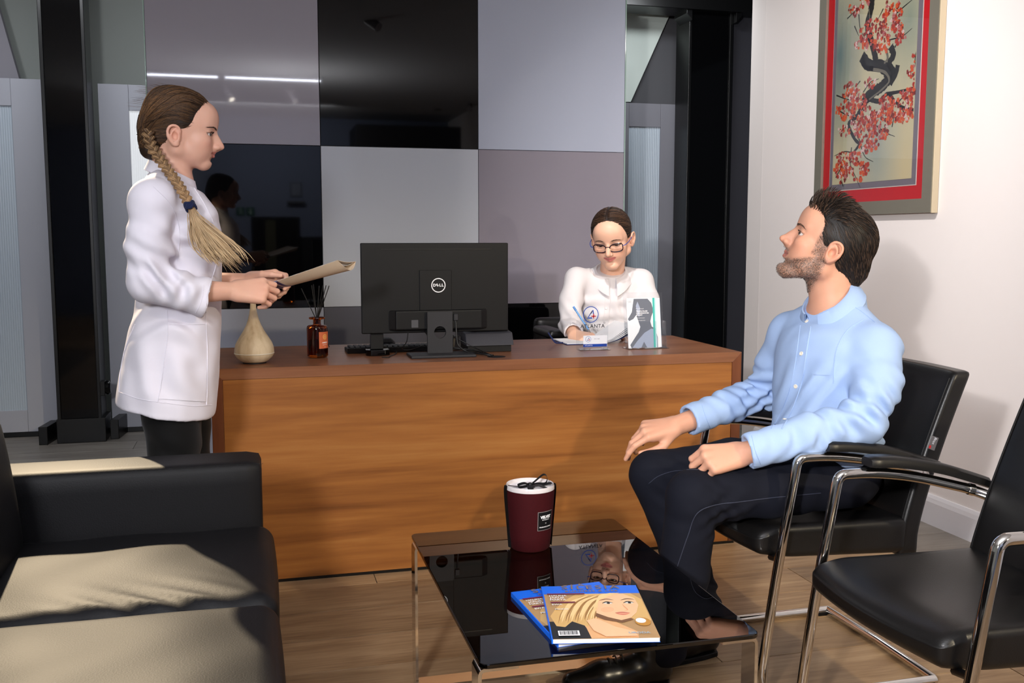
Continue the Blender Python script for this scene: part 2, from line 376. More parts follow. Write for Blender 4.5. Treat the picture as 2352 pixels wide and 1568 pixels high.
v, f = poly2([(-.008, .04), (.008, .04), (.008, -.005), (.03, -.005), (0, -.042), (-.03, -.005), (-.008, -.005)]); mb.add(place2d(v, c, eu, ev), f)
mb.build('arrow', wm, ex)
nb = thing('notice_frame', (0.55, WF, 1.75), 'small framed notice above a narrow shelf on the far wall, mirrored in black glass', 'frame')
box('frame', (0.50, WF, 1.72), (0.66, WF + 0.015, 1.92), plain('notice_grey', (92, 98, 112), 0.6), nb)
box('sheet', (0.525, WF + 0.015, 1.745), (0.635, WF + 0.018, 1.895), plain('notice_sheet', (120, 126, 142), 0.6), nb, bev=0)
box('ledge', (0.46, WF, 1.63), (0.70, WF + 0.08, 1.66), M['dark_wall'], nb)

# --- back wall: a partition clad with big square glass panels
wall_back = S(box('wall_back', (PX0 + 0.03, PY + 0.03, 0), (PX0 + 3 * PW - 0.03, PY + 0.13, 2.60), M['dark_wall'], bev=0.002))
def glasspanel(rgb, rough=0.03): return plain('back_painted_glass', rgb, rough, spec=0.5)
pc = {(0, 2): (146, 142, 152), (0, 1): (4, 4, 6), (0, 0): (156, 160, 174), (1, 2): (4, 4, 5), (1, 1): (182, 186, 194), (1, 0): (92, 92, 100),
      (2, 2): (172, 178, 194), (2, 1): (138, 132, 142), (2, 0): (4, 4, 5)}
edge_glass = plain('glass_edge', (150, 175, 165), 0.1, spec=0.6)
pm = {}
for (cx, rz), rgb in pc.items():
    x0 = PX0 + cx * PW; z0 = 0.0075 + rz * PW
    if rgb not in pm: pm[rgb] = glasspanel(rgb)
    V, Fc = g_box((x0 + 0.0012, PY, z0 + 0.0012), (x0 + PW - 0.0012, PY + 0.012, z0 + PW - 0.0012), 0.0012, 1)
    o = mesh_obj('glass_panel', V, Fc, pm[rgb], wall_back)
for x in (PX0 - 0.006, PX0 + 3 * PW + 0.0005):
    box('edge_strip', (x, PY - 0.001, 0.0075), (x + 0.0055, PY + 0.03, 2.46), edge_glass, wall_back, bev=0.001)

# --- sliding doors with ribbed translucent lights
DY = 6.30
rib_m = plain('ribbed_polycarbonate', (176, 188, 200), 0.3, spec=0.5)
def ribbed(name, x0, x1, z0, z1, y, parent, pitch=0.0125):
    n = max(4, int((x1 - x0) / pitch) * 4); xs = np.linspace(x0, x1, n + 1)
    yy = y - 0.004 * np.abs(np.cos((xs - x0) / pitch * PI))
    V = []; Fc = []
    for x, q in zip(xs, yy): V += [(x, q, z0), (x, q, z1)]
    for i in range(n): Fc.append((2 * i, 2 * i + 2, 2 * i + 3, 2 * i + 1))
    return mesh_obj(name, V, Fc, rib_m, parent, True)
def sliding_door(name, x0, x1, ix0, ix1, z1, iz0, iz1, mat, y=DY, pane=None):
    d = bpy.data.objects.new(name, None); COL.objects.link(d); d.location = ((x0 + x1) / 2, y, 0); ORG[d.name] = Vector(d.location); S(d)
    z0 = 0.03; t = 0.045
    box('stile', (x0, y, z0), (ix0, y + t, z1), mat, d, bev=0.0015)
    box('stile', (ix1, y, z0), (x1, y + t, z1), mat, d, bev=0.0015)
    box('rail', (ix0 + 0.001, y + 0.001, iz1), (ix1 - 0.001, y + t, z1), mat, d, bev=0.0015)
    box('rail', (ix0 + 0.001, y + 0.001, z0), (ix1 - 0.001, y + t, iz0), mat, d, bev=0.0015)
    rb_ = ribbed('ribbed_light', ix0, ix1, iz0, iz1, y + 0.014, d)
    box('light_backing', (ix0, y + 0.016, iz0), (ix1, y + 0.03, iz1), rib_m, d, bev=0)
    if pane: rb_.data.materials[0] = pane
    box('threshold', (x0, y + 0.005, 0.0), (x1, y + 0.04, 0.028), M['black_metal'], d, bev=0.001)
    return d
e1 = ay(45, 600, DY)[0]; s1 = ay(112, 600, DY)[0]
zt, zb, zd = ay(10, 242, DY)[2], ay(60, 942, DY)[2], ay(60, 181, DY)[2]
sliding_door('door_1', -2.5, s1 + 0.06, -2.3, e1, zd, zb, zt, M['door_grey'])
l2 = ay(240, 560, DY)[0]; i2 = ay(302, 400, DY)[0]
sliding_door('door_2', l2, l2 + 0.95, i2, l2 + 0.78, ay(260, 193, DY)[2], 0.25, ay(302, 254, DY)[2], M['door_grey'], pane=plain('glowing_polycarbonate', (200, 204, 208), 0.3, emit=(236, 238, 240), estr=0.45))  # pane emission stands in for a bright lamp reflection on the ribs
i3a, i3b, x3b = ay(1446, 450, DY)[0], ay(1515, 450, DY)[0], ay(1568, 450, DY)[0]
sliding_door('door_3', i3a - 0.5, x3b, i3a - 0.01, i3b, ay(1500, 238, DY)[2], 0.25, ay(1480, 291, DY)[2], plain('door_dark_grey', (126, 126, 134), 0.45, spec=0.4))
# black door guides on the floor
for i, (px, py) in enumerate(((100, 1022), (264, 1008))):
    p = az(px, py, 0); V, Fc = g_prism([(p[0] - 0.024, p[1]), (p[0] + 0.024, p[1]), (p[0] + 0.05, p[1] + 0.22), (p[0] + 0.002, p[1] + 0.22)], 0.0, 0.105 if i == 0 else 0.115, 0.003, 2)
    g = mesh_obj('floor_guide', V, Fc, M['black_metal'], None, origin=(p[0], p[1], 0)); S(g); g.name = 'trim_%d' % (7 + i)
# black columns
def column(name, x0, x1, y, d=0.2):
    c = bpy.data.objects.new(name, None); COL.objects.link(c); c.location = ((x0 + x1) / 2, y, 0); ORG[c.name] = Vector(c.location); S(c)
    f_ = 0.02
    box('face_glass', (x0 + f_, y + 0.004, 0.14), (x1 - f_, y + d, 2.78), M['black_gloss'], c, bev=0.001)
    for a, b in ((x0, x0 + f_), (x1 - f_, x1)): box('edge_profile', (a, y - 0.006, 0.0), (b, y + d, 2.78), M['black_metal'], c, bev=0.003)
    box('plinth', (x0 - 0.006, y - 0.012, 0.0), (x1 + 0.02, y + d + 0.02, 0.14), M['black_metal'], c, bev=0.003)
    return c
c1 = column('trim_2', -1.117, -0.879, 6.05)
kn = ay(243, 890, 6.0)
box('lock_plate', (kn[0] - 0.03, 5.985, kn[2] - 0.045), (kn[0] - 0.002, 6.05, kn[2] + 0.04), M['black_metal'], c1, bev=0.003)
V, Fc = g_lathe([(0.0, 0), (0.03, 0), (0.034, 0.006), (0.034, 0.02), (0.026, 0.028), (0, 0.028)], (0, 0, 0), 20)
V = V[:, [2, 0, 1]] * np.array([1, 1, 1.2]); mesh_obj('lock_knob', V + np.array([kn[0] - 0.002, 6.01, kn[2]]), Fc, M['black_gloss'], c1, True, sharp=40)
BK = ay(1500, 40, 6.0)[2]
c2 = column('trim_3', 2.775, 3.085, 6.05)
V, Fc = g_prism([(2.735, BK + .12), (2.735, BK + .04), (2.775, BK), (2.775, BK + .12)], 6.0, 6.2, 0.002, axes=(0, 2, 1)); mesh_obj('bracket', V, Fc, M['black_metal'], c2)
V, Fc = g_prism([(3.085, BK), (3.125, BK + .04), (3.125, BK + .12), (3.085, BK + .12)], 6.0, 6.2, 0.002, axes=(0, 2, 1)); mesh_obj('bracket', V, Fc, M['black_metal'], c2)
BZ = ay(1500, 15, 5.98)[2]
S(box('trim_4', (2.0, 5.98, BZ), (3.5, 6.2, 2.775), M['black_metal'], bev=0.004))
S(box('wall_panel', (3.085, 6.12, 0), (4.1, 6.2, 2.78), plain('charcoal_glass', (58, 58, 64), 0.25, spec=0.5), bev=0.002))
S(box('wall_upper', (2.0, 6.42, 1.95), (3.3, 6.5, 2.78), M['dark_wall'], bev=0))
# sloping attic soffits above the doors
def soffit(name, pts, y0, y1, mat):
    P = [ay(px, py, y0) for px, py in pts]; V, Fc = g_prism([(p[0], p[2]) for p in P], y0, y1, 0.002, axes=(0, 2, 1)); return S(mesh_obj(name, V, Fc, mat))
soffit('trim_5', [(1380, 20), (1544, 22), (1449, 234), (1380, 234)], 6.36, 6.42, plain('soffit_green_white', (206, 216, 210), 0.8, spec=0.2))
soffit('trim_6', [(-160, -40), (-20, -40), (44, 181), (-160, 178)], 6.40, 6.46, plain('soffit_grey', (140, 138, 146), 0.8, spec=0.2))
# ceiling track with two spot heads, seen mirrored in the glass
trk = thing('ceiling_track', (-0.1, -0.05, 2.78), 'white ceiling light track behind the camera, mirrored in upper glass panel', 'light')
led = plain('led_strip', (255, 255, 255), 0.5, emit=(235, 240, 255), estr=60.0)
box('track_rail', (-1.6, -0.08, 2.745), (0.72, -0.02, 2.78), plain('track_white', (225, 225, 228), 0.4), trk, bev=0.003)
box('led_diffuser', (-1.58, -0.07, 2.738), (-0.30, -0.03, 2.7445), led, trk, bev=0.001)
box('led_diffuser', (-0.22, -0.07, 2.738), (0.70, -0.03, 2.7445), led, trk, bev=0.001)
lamp_w = plain('lamp_white', (170, 165, 168), 0.4)
for i, (x, lit) in enumerate(((-0.22, 1), (0.42, 0))):
    sp = thing('track_spotlight', (x, -0.5, 2.78), ['white cylinder ceiling spotlight with glowing end, mirrored in glass near the standing woman', 'white ceiling spotlight farther along the track, mirrored in upper glass panel'][i], 'light', 'track spotlights')
    tube('stem', [(x, -0.5, 2.78), (x, -0.5, 2.70)], 0.012, lamp_w, sp)
    a = np.array([x - 0.03, -0.52, 2.72]); b = np.array([x + 0.045, -0.46, 2.585]); tube('lamp_body', [a, b], 0.034, lamp_w, sp, seg=20)
    d = (b - a) / np.linalg.norm(b - a); tube('lamp_lens', [b, b + d * 0.004], 0.028, plain('lamp_lens', (255, 250, 240), 0.3, emit=(255, 244, 225), estr=25.0 if lit else 0.3), sp, seg=20)
dl = thing('ceiling_downlight', (2.3, -2.2, 2.78), 'small warm ceiling downlight mirrored in the upper black glass panel', 'light')
lathe('rim', [(0.03, 0), (0.05, -0.005), (0.05, -0.012), (0.03, -0.014)], (2.3, -2.2, 2.78), M['chrome'], dl)
lathe('lens', [(0.0, -0.004), (0.032, -0.004), (0.032, -0.010), (0, -0.012)], (2.3, -2.2, 2.78), plain('warm_lens', (255, 230, 190), 0.3, emit=(255, 214, 150), estr=60.0), dl)

# lamp bodies for the lights that shine into the room
def lamp_head(L, label, hang=True):
    p = np.array(L.location); d = np.array((L.rotation_euler.to_matrix() @ Vector((0, 0, -1)))); q = p - d * 0.012
    sp = thing('track_spotlight', tuple(p), label, 'light', 'track spotlights'); tube('lamp_body', [q - d * 0.12, q], 0.036, lamp_w, sp, seg=20)
    e = q - d * 0.07; tube('stem', [e, (e[0], e[1], 2.78)], 0.010, lamp_w, sp)
bpy.context.view_layer.update()
lamp_head(SUNS, 'white ceiling spotlight beside the glass partition, shining onto the sofa'); lamp_head(SPT2, 'white ceiling spotlight far behind the camera, shining onto the chairs'); lamp_head(WALLS, 'added white ceiling spotlight over the desk front, brightening the painting wall')  # the last head belongs to the added wall-brightening spot
fl = thing('studio_lamp', (-0.95, -0.50, 0), 'studio lamp on a black tripod behind the camera, mirrored in black glass', 'light')
d_ = np.array((KEY.rotation_euler.to_matrix() @ Vector((0, 0, -1)))); kp = np.array(KEY.location) - d_ * 0.03; tube('lamp_head', [kp - d_ * 0.26, kp - d_ * 0.10, kp], [0.05, 0.06, 0.16], M['black_metal'], fl, seg=20)
tube('pole', [(kp[0] - d_[0] * .16, kp[1] - d_[1] * .16, 0.10), kp - d_ * .16], 0.014, M['black_metal'], fl)
for k in range(3):
    a_ = 2 * PI * k / 3 + .5; tube('leg', [(kp[0] - d_[0] * .16, kp[1] - d_[1] * .16, 0.55), (kp[0] - d_[0] * .16 + .35 * math.cos(a_), kp[1] - d_[1] * .16 + .35 * math.sin(a_), 0.012)], 0.010, M['black_metal'], fl)

# ================================================================== RECEPTION DESK
DX0, DX1, DF, DB, DZ = -0.150, 1.791, 3.375, 4.02, 0.75
desk = thing('reception_desk', ((DX0 + DX1) / 2, (DF + DB) / 2, 0), 'wide cherry wood reception desk with solid front panel', 'desk')
V, Fc = g_prism([(DX0, DZ), (DX1, DZ), (DX1 - 0.038, DZ - 0.038), (DX0 + 0.038, DZ - 0.038)], DF, DB, 0.0008, 1, axes=(0, 2, 1)); mesh_obj('desk_top', V, Fc, M['desk_top'], desk)
V, Fc = g_prism([(DX1, DZ), (DX1, 0.012), (DX1 - 0.038, 0.012), (DX1 - 0.038, DZ - 0.038)], DF, DB, 0.0008, 1, axes=(0, 2, 1)); mesh_obj('side_panel', V, Fc, M['desk_end'], desk)
V, Fc = g_prism([(DX0, DZ), (DX0, 0.012), (DX0 + 0.038, 0.012), (DX0 + 0.038, DZ - 0.038)], DF, DB, 0.0008, 1, axes=(0, 2, 1)); mesh_obj('side_panel', V, Fc, M['desk_end'], desk)
box('front_panel', (DX0 + 0.0385, DF + 0.003, 0.012), (DX1 - 0.0385, DF + 0.022, DZ - 0.0385), M['desk'], desk, bev=0.0008)
box('plinth', (DX0 + 0.01, DF + 0.008, 0.0), (DX1 - 0.01, DB - 0.02, 0.012), M['black_metal'], desk, bev=0)
lathe('cable_grommet', [(0.0, 0.0), (0.034, 0.0), (0.034, 0.0006), (0.030, 0.0008), (0, 0.0006)], (az(1140, 819, .75)[0], az(1140, 819, .75)[1], 0.7499), M['black_plastic'], desk)

# ================================================================== COFFEE TABLE
ct = thing('coffee_table', (0.68, 2.11, 0), 'low smoked black glass coffee table with bent chrome strip legs', 'table')
TX0, TX1, TY0, TY1, TZ = 0.385, 0.960, 1.70, 2.535, 0.40
def rrect(x0, y0, x1, y1, r, n=6):
    P = []
    for cx, cy, a0 in ((x1 - r, y1 - r, 0), (x0 + r, y1 - r, PI / 2), (x0 + r, y0 + r, PI), (x1 - r, y0 + r, 1.5 * PI)):
        for k in range(n + 1): a = a0 + PI / 2 * k / n; P.append((cx + r * math.cos(a), cy + r * math.sin(a)))
    return P
V, Fc = g_prism(rrect(TX0, TY0, TX1, TY1, 0.018), TZ - 0.010, TZ, 0.002, 2)
mesh_obj('glass_top', V, Fc, smoked('smoked_glass', (0.16, 0.125, 0.10), 1.75), ct)
def strip_loop(y0, wy):
    a, b = TX0 + 0.002, TX1 - 0.002; t = 0.007; zt = TZ - 0.0165
    P = round_path([(a + 0.075, zt), (a, zt), (a, 0.0035), (b, 0.0035), (b, zt), (b - 0.075, zt)], 0.012, 6)
    P3 = np.array([(p[0], 0, p[1]) for p in P]); V = []; Fc = []
    T = np.gradient(P, axis=0); T /= np.linalg.norm(T, axis=1)[:, None]; N = np.stack([-T[:, 1], T[:, 0]], 1)
    n = len(P)
    for i in range(n):
        for s, yy in ((1, y0), (1, y0 + wy), (-1, y0 + wy), (-1, y0)):
            q = P[i] + s * N[i] * t / 2; V.append((q[0], yy, q[1]))
    for i in range(n - 1):
        for k in range(4): k2 = (k + 1) % 4; Fc.append((4 * i + k, 4 * i + k2, 4 * i + 4 + k2, 4 * i + 4 + k))
    Fc.append((0, 1, 2, 3)); Fc.append(tuple(4 * (n - 1) + k for k in (3, 2, 1, 0)))
    return V, Fc
for y0 in (TY0 + 0.012, TY1 - 0.075):
    V, Fc = strip_loop(y0, 0.055); lg = mesh_obj('leg_loop', V, Fc, M['chrome'], ct, True, sharp=40)
    for xx in (TX0 + 0.045, TX1 - 0.045):
        lathe('glass_mount', [(0, -0.003), (0.017, -0.003), (0.017, 0.0), (0, 0.0)], (xx, y0 + 0.0275, TZ - 0.0101), M['chrome'], lg, 20)

# ================================================================== SOFA
sofa = thing('sofa', (-0.45, 1.75, 0), 'black leather sofa with boxy arm, sunlit seat cushions', 'sofa')
SL = M['sofa_leather']
def cush(name, lo, hi, r, puff, parent, n=16): V, Fc = cushion(lo, hi, r, puff, n); return mesh_obj(name, V, Fc, SL, parent, True)
cush('armrest', (-0.98, 2.60, 0.06), (0.005, 2.765, 0.602), 0.022, (0, 0.004, 0.003), sofa, 12)
cush('armrest', (-0.98, 0.60, 0.06), (0.005, 0.76, 0.602), 0.022, (0, 0.004, 0.003), sofa, 12)
cush('base', (-0.96, 0.765, 0.06), (-0.01, 2.595, 0.30), 0.02, (0, 0, 0), sofa, 8)
def seat_cushion(y0, y1):
    V, Fc = cushion((-0.66, y0, 0.285), (0.03, y1, 0.440), 0.04, (0.006, 0.0, 0.014), 44)
    x = V[:, 0]; y = V[:, 1]; z = V[:, 2]; top = np.clip((z - 0.40) / 0.03, 0, 1)
    e = np.exp(-((y - y0) / 0.10) ** 2)                     # creases that fan from the seam
    V[:, 2] += top * e * 0.006 * np.sin((x * 1.0 + (y - y0) * 1.4) * 62) * np.exp(-((x + 0.22) / 0.16) ** 2)
    V[:, 2] += top * 0.003 * np.sin(x * 21 + 1.3 * np.sin(y * 9)) * np.sin(y * 13 + 2)
    return mesh_obj('seat_cushion', V, Fc, SL, sofa, True)
seat_cushion(2.04, 2.597); seat_cushion(1.475, 2.036); seat_cushion(0.91, 1.471); 
cush('seat_filler', (-0.66, 0.765, 0.29), (0.02, 0.906, 0.43), 0.03, (0, 0, 0), sofa, 8)
def tilt(V, p, a):
    V = np.array(V); c, s = math.cos(a), math.sin(a); x = V[:, 0] - p[0]; z = V[:, 2] - p[1]; V[:, 0] = p[0] + c * x - s * z; V[:, 2] = p[1] + s * x + c * z; return V
for y0, y1 in ((2.04, 2.597), (1.475, 2.036), (0.91, 1.471)):
    V, Fc = cushion((-0.76, y0, 0.40), (-0.555, y1, 0.79), 0.06, (0.02, 0, 0.01), 16); mesh_obj('back_cushion', tilt(V, (-0.555, 0.40), 0.12), Fc, SL, sofa, True)
cush('backrest', (-0.99, 0.60, 0.06), (-0.80, 2.765, 0.66), 0.03, (0, 0, 0), sofa, 12)
for x in (-0.90, -0.07):
    for y in (0.70, 2.67): lathe('foot', [(0.02, 0), (0.022, 0.01), (0.022, 0.062), (0.0, 0.062)], (x, y, 0), M['chrome'], sofa, 16)
# saddle stitching on the far arm
mb = MB()
for k in range(150):
    x = -0.62 + k * 0.0042; v, f = g_tube([(x, 2.6035, 0.5965), (x + 0.0028, 2.606, 0.5985)], 0.0006, 4); mb.add(v, f)
st = mb.build('arm_stitching', plain('thread', (20, 20, 22), 0.7), sofa); st['kind'] = 'stuff'

# ================================================================== VISITOR CHAIRS
def make_chair():
    yc = 2.395
    t = thing('visitor_chair', (1.5, yc, 0), 'black leather cantilever chair with chrome frame under the seated man', 'chair', 'chrome cantilever visitor chairs')
    L = M['leather']; hw = 0.225
    # seat: gently dished pad with a rounded nose
    n, m_ = 24, 18; V = []; Fc = []
    ring = []
    def prof(u):  # x, ztop
        x = 1.175 + u * 0.47; z = 0.462 - 0.020 * math.sin(PI * min(1, u * 1.1)) - 0.012 * u + (-0.020 * (1 - u / 0.14) ** 2 if u < 0.14 else 0)
        return x, z
    V, Fc = cushion((1.212, yc - hw, 0.375), (1.655, yc + hw, 0.462), 0.022, (0.004, 0, 0), 26)
    u = (V[:, 0] - 1.212) / 0.443; q = (V[:, 1] - yc) / hw; top = np.clip((V[:, 2] - 0.41) / 0.04, 0, 1)
    V[:, 2] += top * (-0.020 * np.sin(PI * np.clip(u, 0, 1)) * (1 - q ** 2) - 0.008 * u)
    V[:, 2] += np.where(u < 0.22, -0.022 * (1 - u / 0.22) ** 2 * top + 0.012 * (1 - u / 0.22) * (1 - top), 0)
    V[:, 2] -= 0.035 * np.clip(u, 0, 1) * (1 - top) * 0.6
    V[:, 0] -= 0.022 * (1 - q ** 2) * np.clip(1 - u * 2, 0, 1)
    seat = mesh_obj('seat', V, Fc, L, t, True)
    # backrest
    V, Fc = cushion((1.625, yc - hw, 0.345), (1.685, yc + hw, 0.835), 0.016, (0.004, 0, 0), 22)
    h = np.clip((V[:, 2] - 0.40) / 0.43, -0.2, 1); V[:, 0] += 0.145 * np.clip(h, 0, 1) ** 1.25 - 0.008 * np.clip(-h, 0, 1)
    q = (V[:, 1] - yc) / hw; V[:, 0] += 0.018 * (1 - q ** 2) * np.clip(h, 0, 1); V[:, 1] = yc + (V[:, 1] - yc) * (1 - 0.03 * np.clip(h, 0, 1))
    back = mesh_obj('backrest', V, Fc, L, t, True)
    for s in (-1, 1):
        pts = []
        for hh in np.linspace(0.0, 0.97, 12): pts.append((1.622 + 0.145 * hh ** 1.25 + 0.004, yc + s * (hw * (1 - 0.03 * hh) - 0.010), 0.40 + 0.43 * hh))
        tube('back_piping', pts, 0.0022, L, back, 6)
    V, Fc = g_box((1.700, yc - hw - 0.0022, 0.632), (1.722, yc - hw + 0.001, 0.668), 0.0005, 1)
    tg = mesh_obj('brand_tag', tilt(V, (1.71, 0.65), -0.35), Fc, plain('grey_tag', (96, 92, 92), 0.6), back)
    v, f = g_box((1.7015, yc - hw - 0.0026, 0.634), (1.7075, yc - hw - 0.0021, 0.642), 0, 1); mesh_obj('tag_mark', tilt(v, (1.71, 0.65), -0.35), f, plain('tag_red', (190, 30, 30), 0.6), back)
    v, f = text_geo('sitag', 0.011); v = place2d(v, (1.712, yc - hw - 0.0026, 0.656), (0.45, 0, 0.89), (-0.89, 0, 0.45)); mesh_obj('tag_lettering', v, f, M['white_print'], back)
    # chrome loops: arm, front leg, floor runner, one each side, joined by a rear floor bar
    for s in (-1, 1):
        y = yc + s * 0.255
        P = round_path([(1.700, yc + s * 0.215, 0.566), (1.66, y, 0.582), (1.50, y, 0.624), (1.38, y, 0.640), (1.298, y, 0.640), (1.245, y, 0.34), (1.205, y, 0.013), (1.42, y, 0.013), (1.728, y, 0.013)], [0.03, 0.1, 0.08, 0.022, 0.25, 0.10, 0.05], 8)
        tube('frame_loop', P, 0.0125, M['chrome'], t, 14)
        # pad
        prof = [(1.372, 0.657), (1.45, 0.652), (1.56, 0.632), (1.66, 0.602), (1.705, 0.586)]
        q = smooth_path([(a, 0, b) for a, b in prof], 6); V = []; Fc = []; n = len(q)
        sec = [(-0.026, -0.004), (-0.026, 0.012), (-0.018, 0.019), (0.018, 0.019), (0.026, 0.012), (0.026, -0.004), (0.015, -0.007), (-0.015, -0.007)]
        for i in range(n):
            sc = 0.8 if i in (0, n - 1) else 1.0
            for a, b in sec: V.append((q[i][0], y + a * sc, q[i][2] + 0.004 + b * sc))
        for i in range(n - 1):
            for k in range(8): k2 = (k + 1) % 8; Fc.append((8 * i + k, 8 * i + k2, 8 * i + 8 + k2, 8 * i + 8 + k))
        Fc.append(tuple(range(8))); Fc.append(tuple(8 * (n - 1) + k for k in range(7, -1, -1)))
        mesh_obj('arm_pad', V, Fc, M['leather'], t, True, sharp=50)
        tube('arm_ferrule', [(1.652, y - s * 0.004, 0.584), (1.664, y - s * 0.007, 0.581)], 0.0145, M['chrome'], t, 14)
        tube('seat_bracket', [(1.252, y, 0.385), (1.262, yc + s * 0.20, 0.372)], 0.009, M['black_metal'], t, 8)
        box('glide', (1.69, y - 0.014, 0.0), (1.72, y + 0.014, 0.012), M['black_plastic'], t, bev=0.002)
    tube('rear_bar', [(1.728, yc - 0.255, 0.013), (1.735, yc, 0.013), (1.728, yc + 0.255, 0.013)], 0.0125, M['chrome'], t, 14)
    V, Fc = g_prism([(1.24, 0.390), (1.63, 0.36), (1.63, 0.375), (1.24, 0.400)], yc - 0.17, yc + 0.17, 0.002, axes=(0, 2, 1)); mesh_obj('seat_pan', V, Fc, M['black_metal'], t)
    return t
chair = make_chair()
def copy_tree(o, parent=None):
    c = o.copy(); COL.objects.link(c); c.parent = parent
    for ch in o.children: copy_tree(ch, c)
    return c
chair2 = copy_tree(chair); chair2.location.y = 1.710; chair2.location.x = 1.5
chair2['label'] = 'empty black leather chrome visitor chair at the right foreground'
ORG[chair2.name] = Vector(chair2.location)
# ================================================================== ON THE DESK
def flat(name, V, Fc, c, eu, ev, mat, parent, off=0.0004): return mesh_obj(name, place2d(V, c, eu, ev, off), Fc, mat, parent)
def lettering(name, s, size, c, eu, ev, mat, parent, bold=0.0, off=0.0004, **k):
    v, f = text_geo(s, size, bold, **k); return flat(name, v, f, c, eu, ev, mat, parent, off)
EX, EZ = (1, 0, 0), (0, 0, 1)
# --- monitor, seen from behind
mon = thing('computer_monitor', (0.655, 3.60, DZ), 'black computer monitor with round white maker logo, back turned to us, on reception desk', 'monitor')
BP = M['black_plastic']
mx0, mx1, mz0, mz1, my = 0.376, 0.929, 0.832, 1.164, 3.60
box('screen_housing', (mx0, my, mz0), (mx1, my + 0.022, mz1), BP, mon, bev=0.004, seg=3)
box('display', (mx0 + 0.008, my + 0.0215, mz0 + 0.014), (mx1 - 0.008, my + 0.0235, mz1 - 0.008), M['black_gloss'], mon, bev=0.0005)
V, Fc = g_box((mx0 + 0.10, my - 0.024, mz0 + 0.012), (mx1 - 0.085, my + 0.001, mz0 + 0.085), 0.006, 3); V[:, 0] += np.where(V[:, 1] < my - 0.012, np.sign(0.652 - V[:, 0]) * 0.02, 0); hump = mesh_obj('rear_hump', V, Fc, BP, mon)
box('mount_cover', (0.590, my - 0.006, mz0 + 0.08), (0.710, my + 0.001, mz0 + 0.232), BP, mon, bev=0.0015)
box('vent_slot', (mx0 + 0.075, my - 0.0012, mz1 - 0.026), (mx1 - 0.065, my + 0.001, mz1 - 0.021), M['black_metal'], mon, bev=0.0004)
lc = ay(1007, 655, my - 0.0062); mb = MB()
v, f = g_ring(0.0235, 0.0268, 48); mb.add(place2d(v, lc, EX, EZ, 0.0003), f); 
v, f = text_geo('D', 0.0140, 0.0006); mb.add(place2d(v + np.array([-.0150, 0, 0]), lc, EX, EZ, 0.0003), f)
v, f = text_geo('E', 0.0135, 0.0006); a = 0.62; R2 = np.array([[math.cos(a), -math.sin(a), 0], [math.sin(a), math.cos(a), 0], [0, 0, 1]]); mb.add(place2d(v @ R2.T + np.array([-.0038, 0.0005, 0]), lc, EX, EZ, 0.0003), f)
for dx in (.0068, .0156): v, f = text_geo('L', 0.0140, 0.0006); mb.add(place2d(v + np.array([dx, 0, 0]), lc, EX, EZ, 0.0003), f)
mb.build('maker_logo', M['white_print'], mon)
st_y = 3.555
zc0, zc1 = DZ + 0.008, ay(1010, 722, st_y)[2] + 0.01
cx = ay(1011, 770, st_y)[0]; hc = ay(1008, 763, st_y)
# stand neck with a round cable hole
bm = bmesh.new(); hw = 0.047; pts = []
N_ = 32; outer = []; 
for k in range(N_):
    a = 2 * PI * k / N_; dx, dz = math.cos(a), math.sin(a)
    t = min((hw) / max(1e-6, abs(dx)), ((zc1 - hc[2]) if dz > 0 else (hc[2] - zc0)) / max(1e-6, abs(dz)))
    outer.append((cx + dx * t, hc[2] + dz * t))
for cpt in ((cx + hw, zc1), (cx - hw, zc1), (cx - hw, zc0), (cx + hw, zc0)):
    k = min(range(N_), key=lambda q: (outer[q][0] - cpt[0]) ** 2 + (outer[q][1] - cpt[1]) ** 2); outer[k] = cpt
hr = 0.0225; V = []; Fc = []
for yy in (st_y, st_y + 0.012):
    for k in range(N_): a = 2 * PI * k / N_; V.append((cx + hr * math.cos(a), yy, hc[2] + hr * math.sin(a)))
    for k in range(N_): V.append((outer[k][0], yy, outer[k][1]))
for k in range(N_):
    j = (k + 1) % N_; a0, b0, a1, b1 = 0, N_, 2 * N_, 3 * N_
    Fc += [(a0 + k, a0 + j, b0 + j, b0 + k), (a1 + k, b1 + k, b1 + j, a1 + j), (a0 + k, a1 + k, a1 + j, a0 + j), (b0 + k, b0 + j, b1 + j, b1 + k)]
mesh_obj('stand_neck', V, Fc, M['dark_plastic'], mon)
b1_, b2_, b3_, b4_ = az(925, 822, .75), az(1092, 820, .75), az(1080, 806, .75), az(955, 806, .75)
V, Fc = g_prism([(cx - 0.12, 3.475), (cx + 0.12, 3.475), (cx + 0.12, 3.60), (cx - 0.12, 3.60)], DZ, DZ + 0.010, 0.003, 2); mesh_obj('stand_base', V, Fc, M['dark_plastic'], mon)
box('rating_label', (0.555, my - 0.0248, mz0 + 0.022), (0.580, my - 0.0241, mz0 + 0.050), plain('rating_label', (70, 70, 74), 0.6), mon, bev=0)
V, Fc = g_box((0.712, my - 0.030, mz0 + 0.045), (0.730, my - 0.012, mz0 + 0.07), 0.002, 1); plug = mesh_obj('video_plug', V, Fc, M['dark_plastic'], mon)
gx, gy = az(1132, 818, .75)[:2]
cabm = plain('cable_black', (10, 10, 12), 0.45)
def cable(name, pts, r, label):
    o = tube(name, smooth_path(pts, 8), r, cabm, None, 8); return tag(o, label, 'cable', 'cables behind the monitor')
cable('video_cable', [(0.721, 3.578, mz0 + 0.046), (0.722, 3.565, 0.82), (0.728, 3.56, 0.785), (0.76, 3.552, 0.762), (gx - 0.03, gy + 0.012, 0.757), (gx - 0.008, gy, 0.7535)], 0.0032, 'thick black video cable hanging from monitor plug to desk grommet')
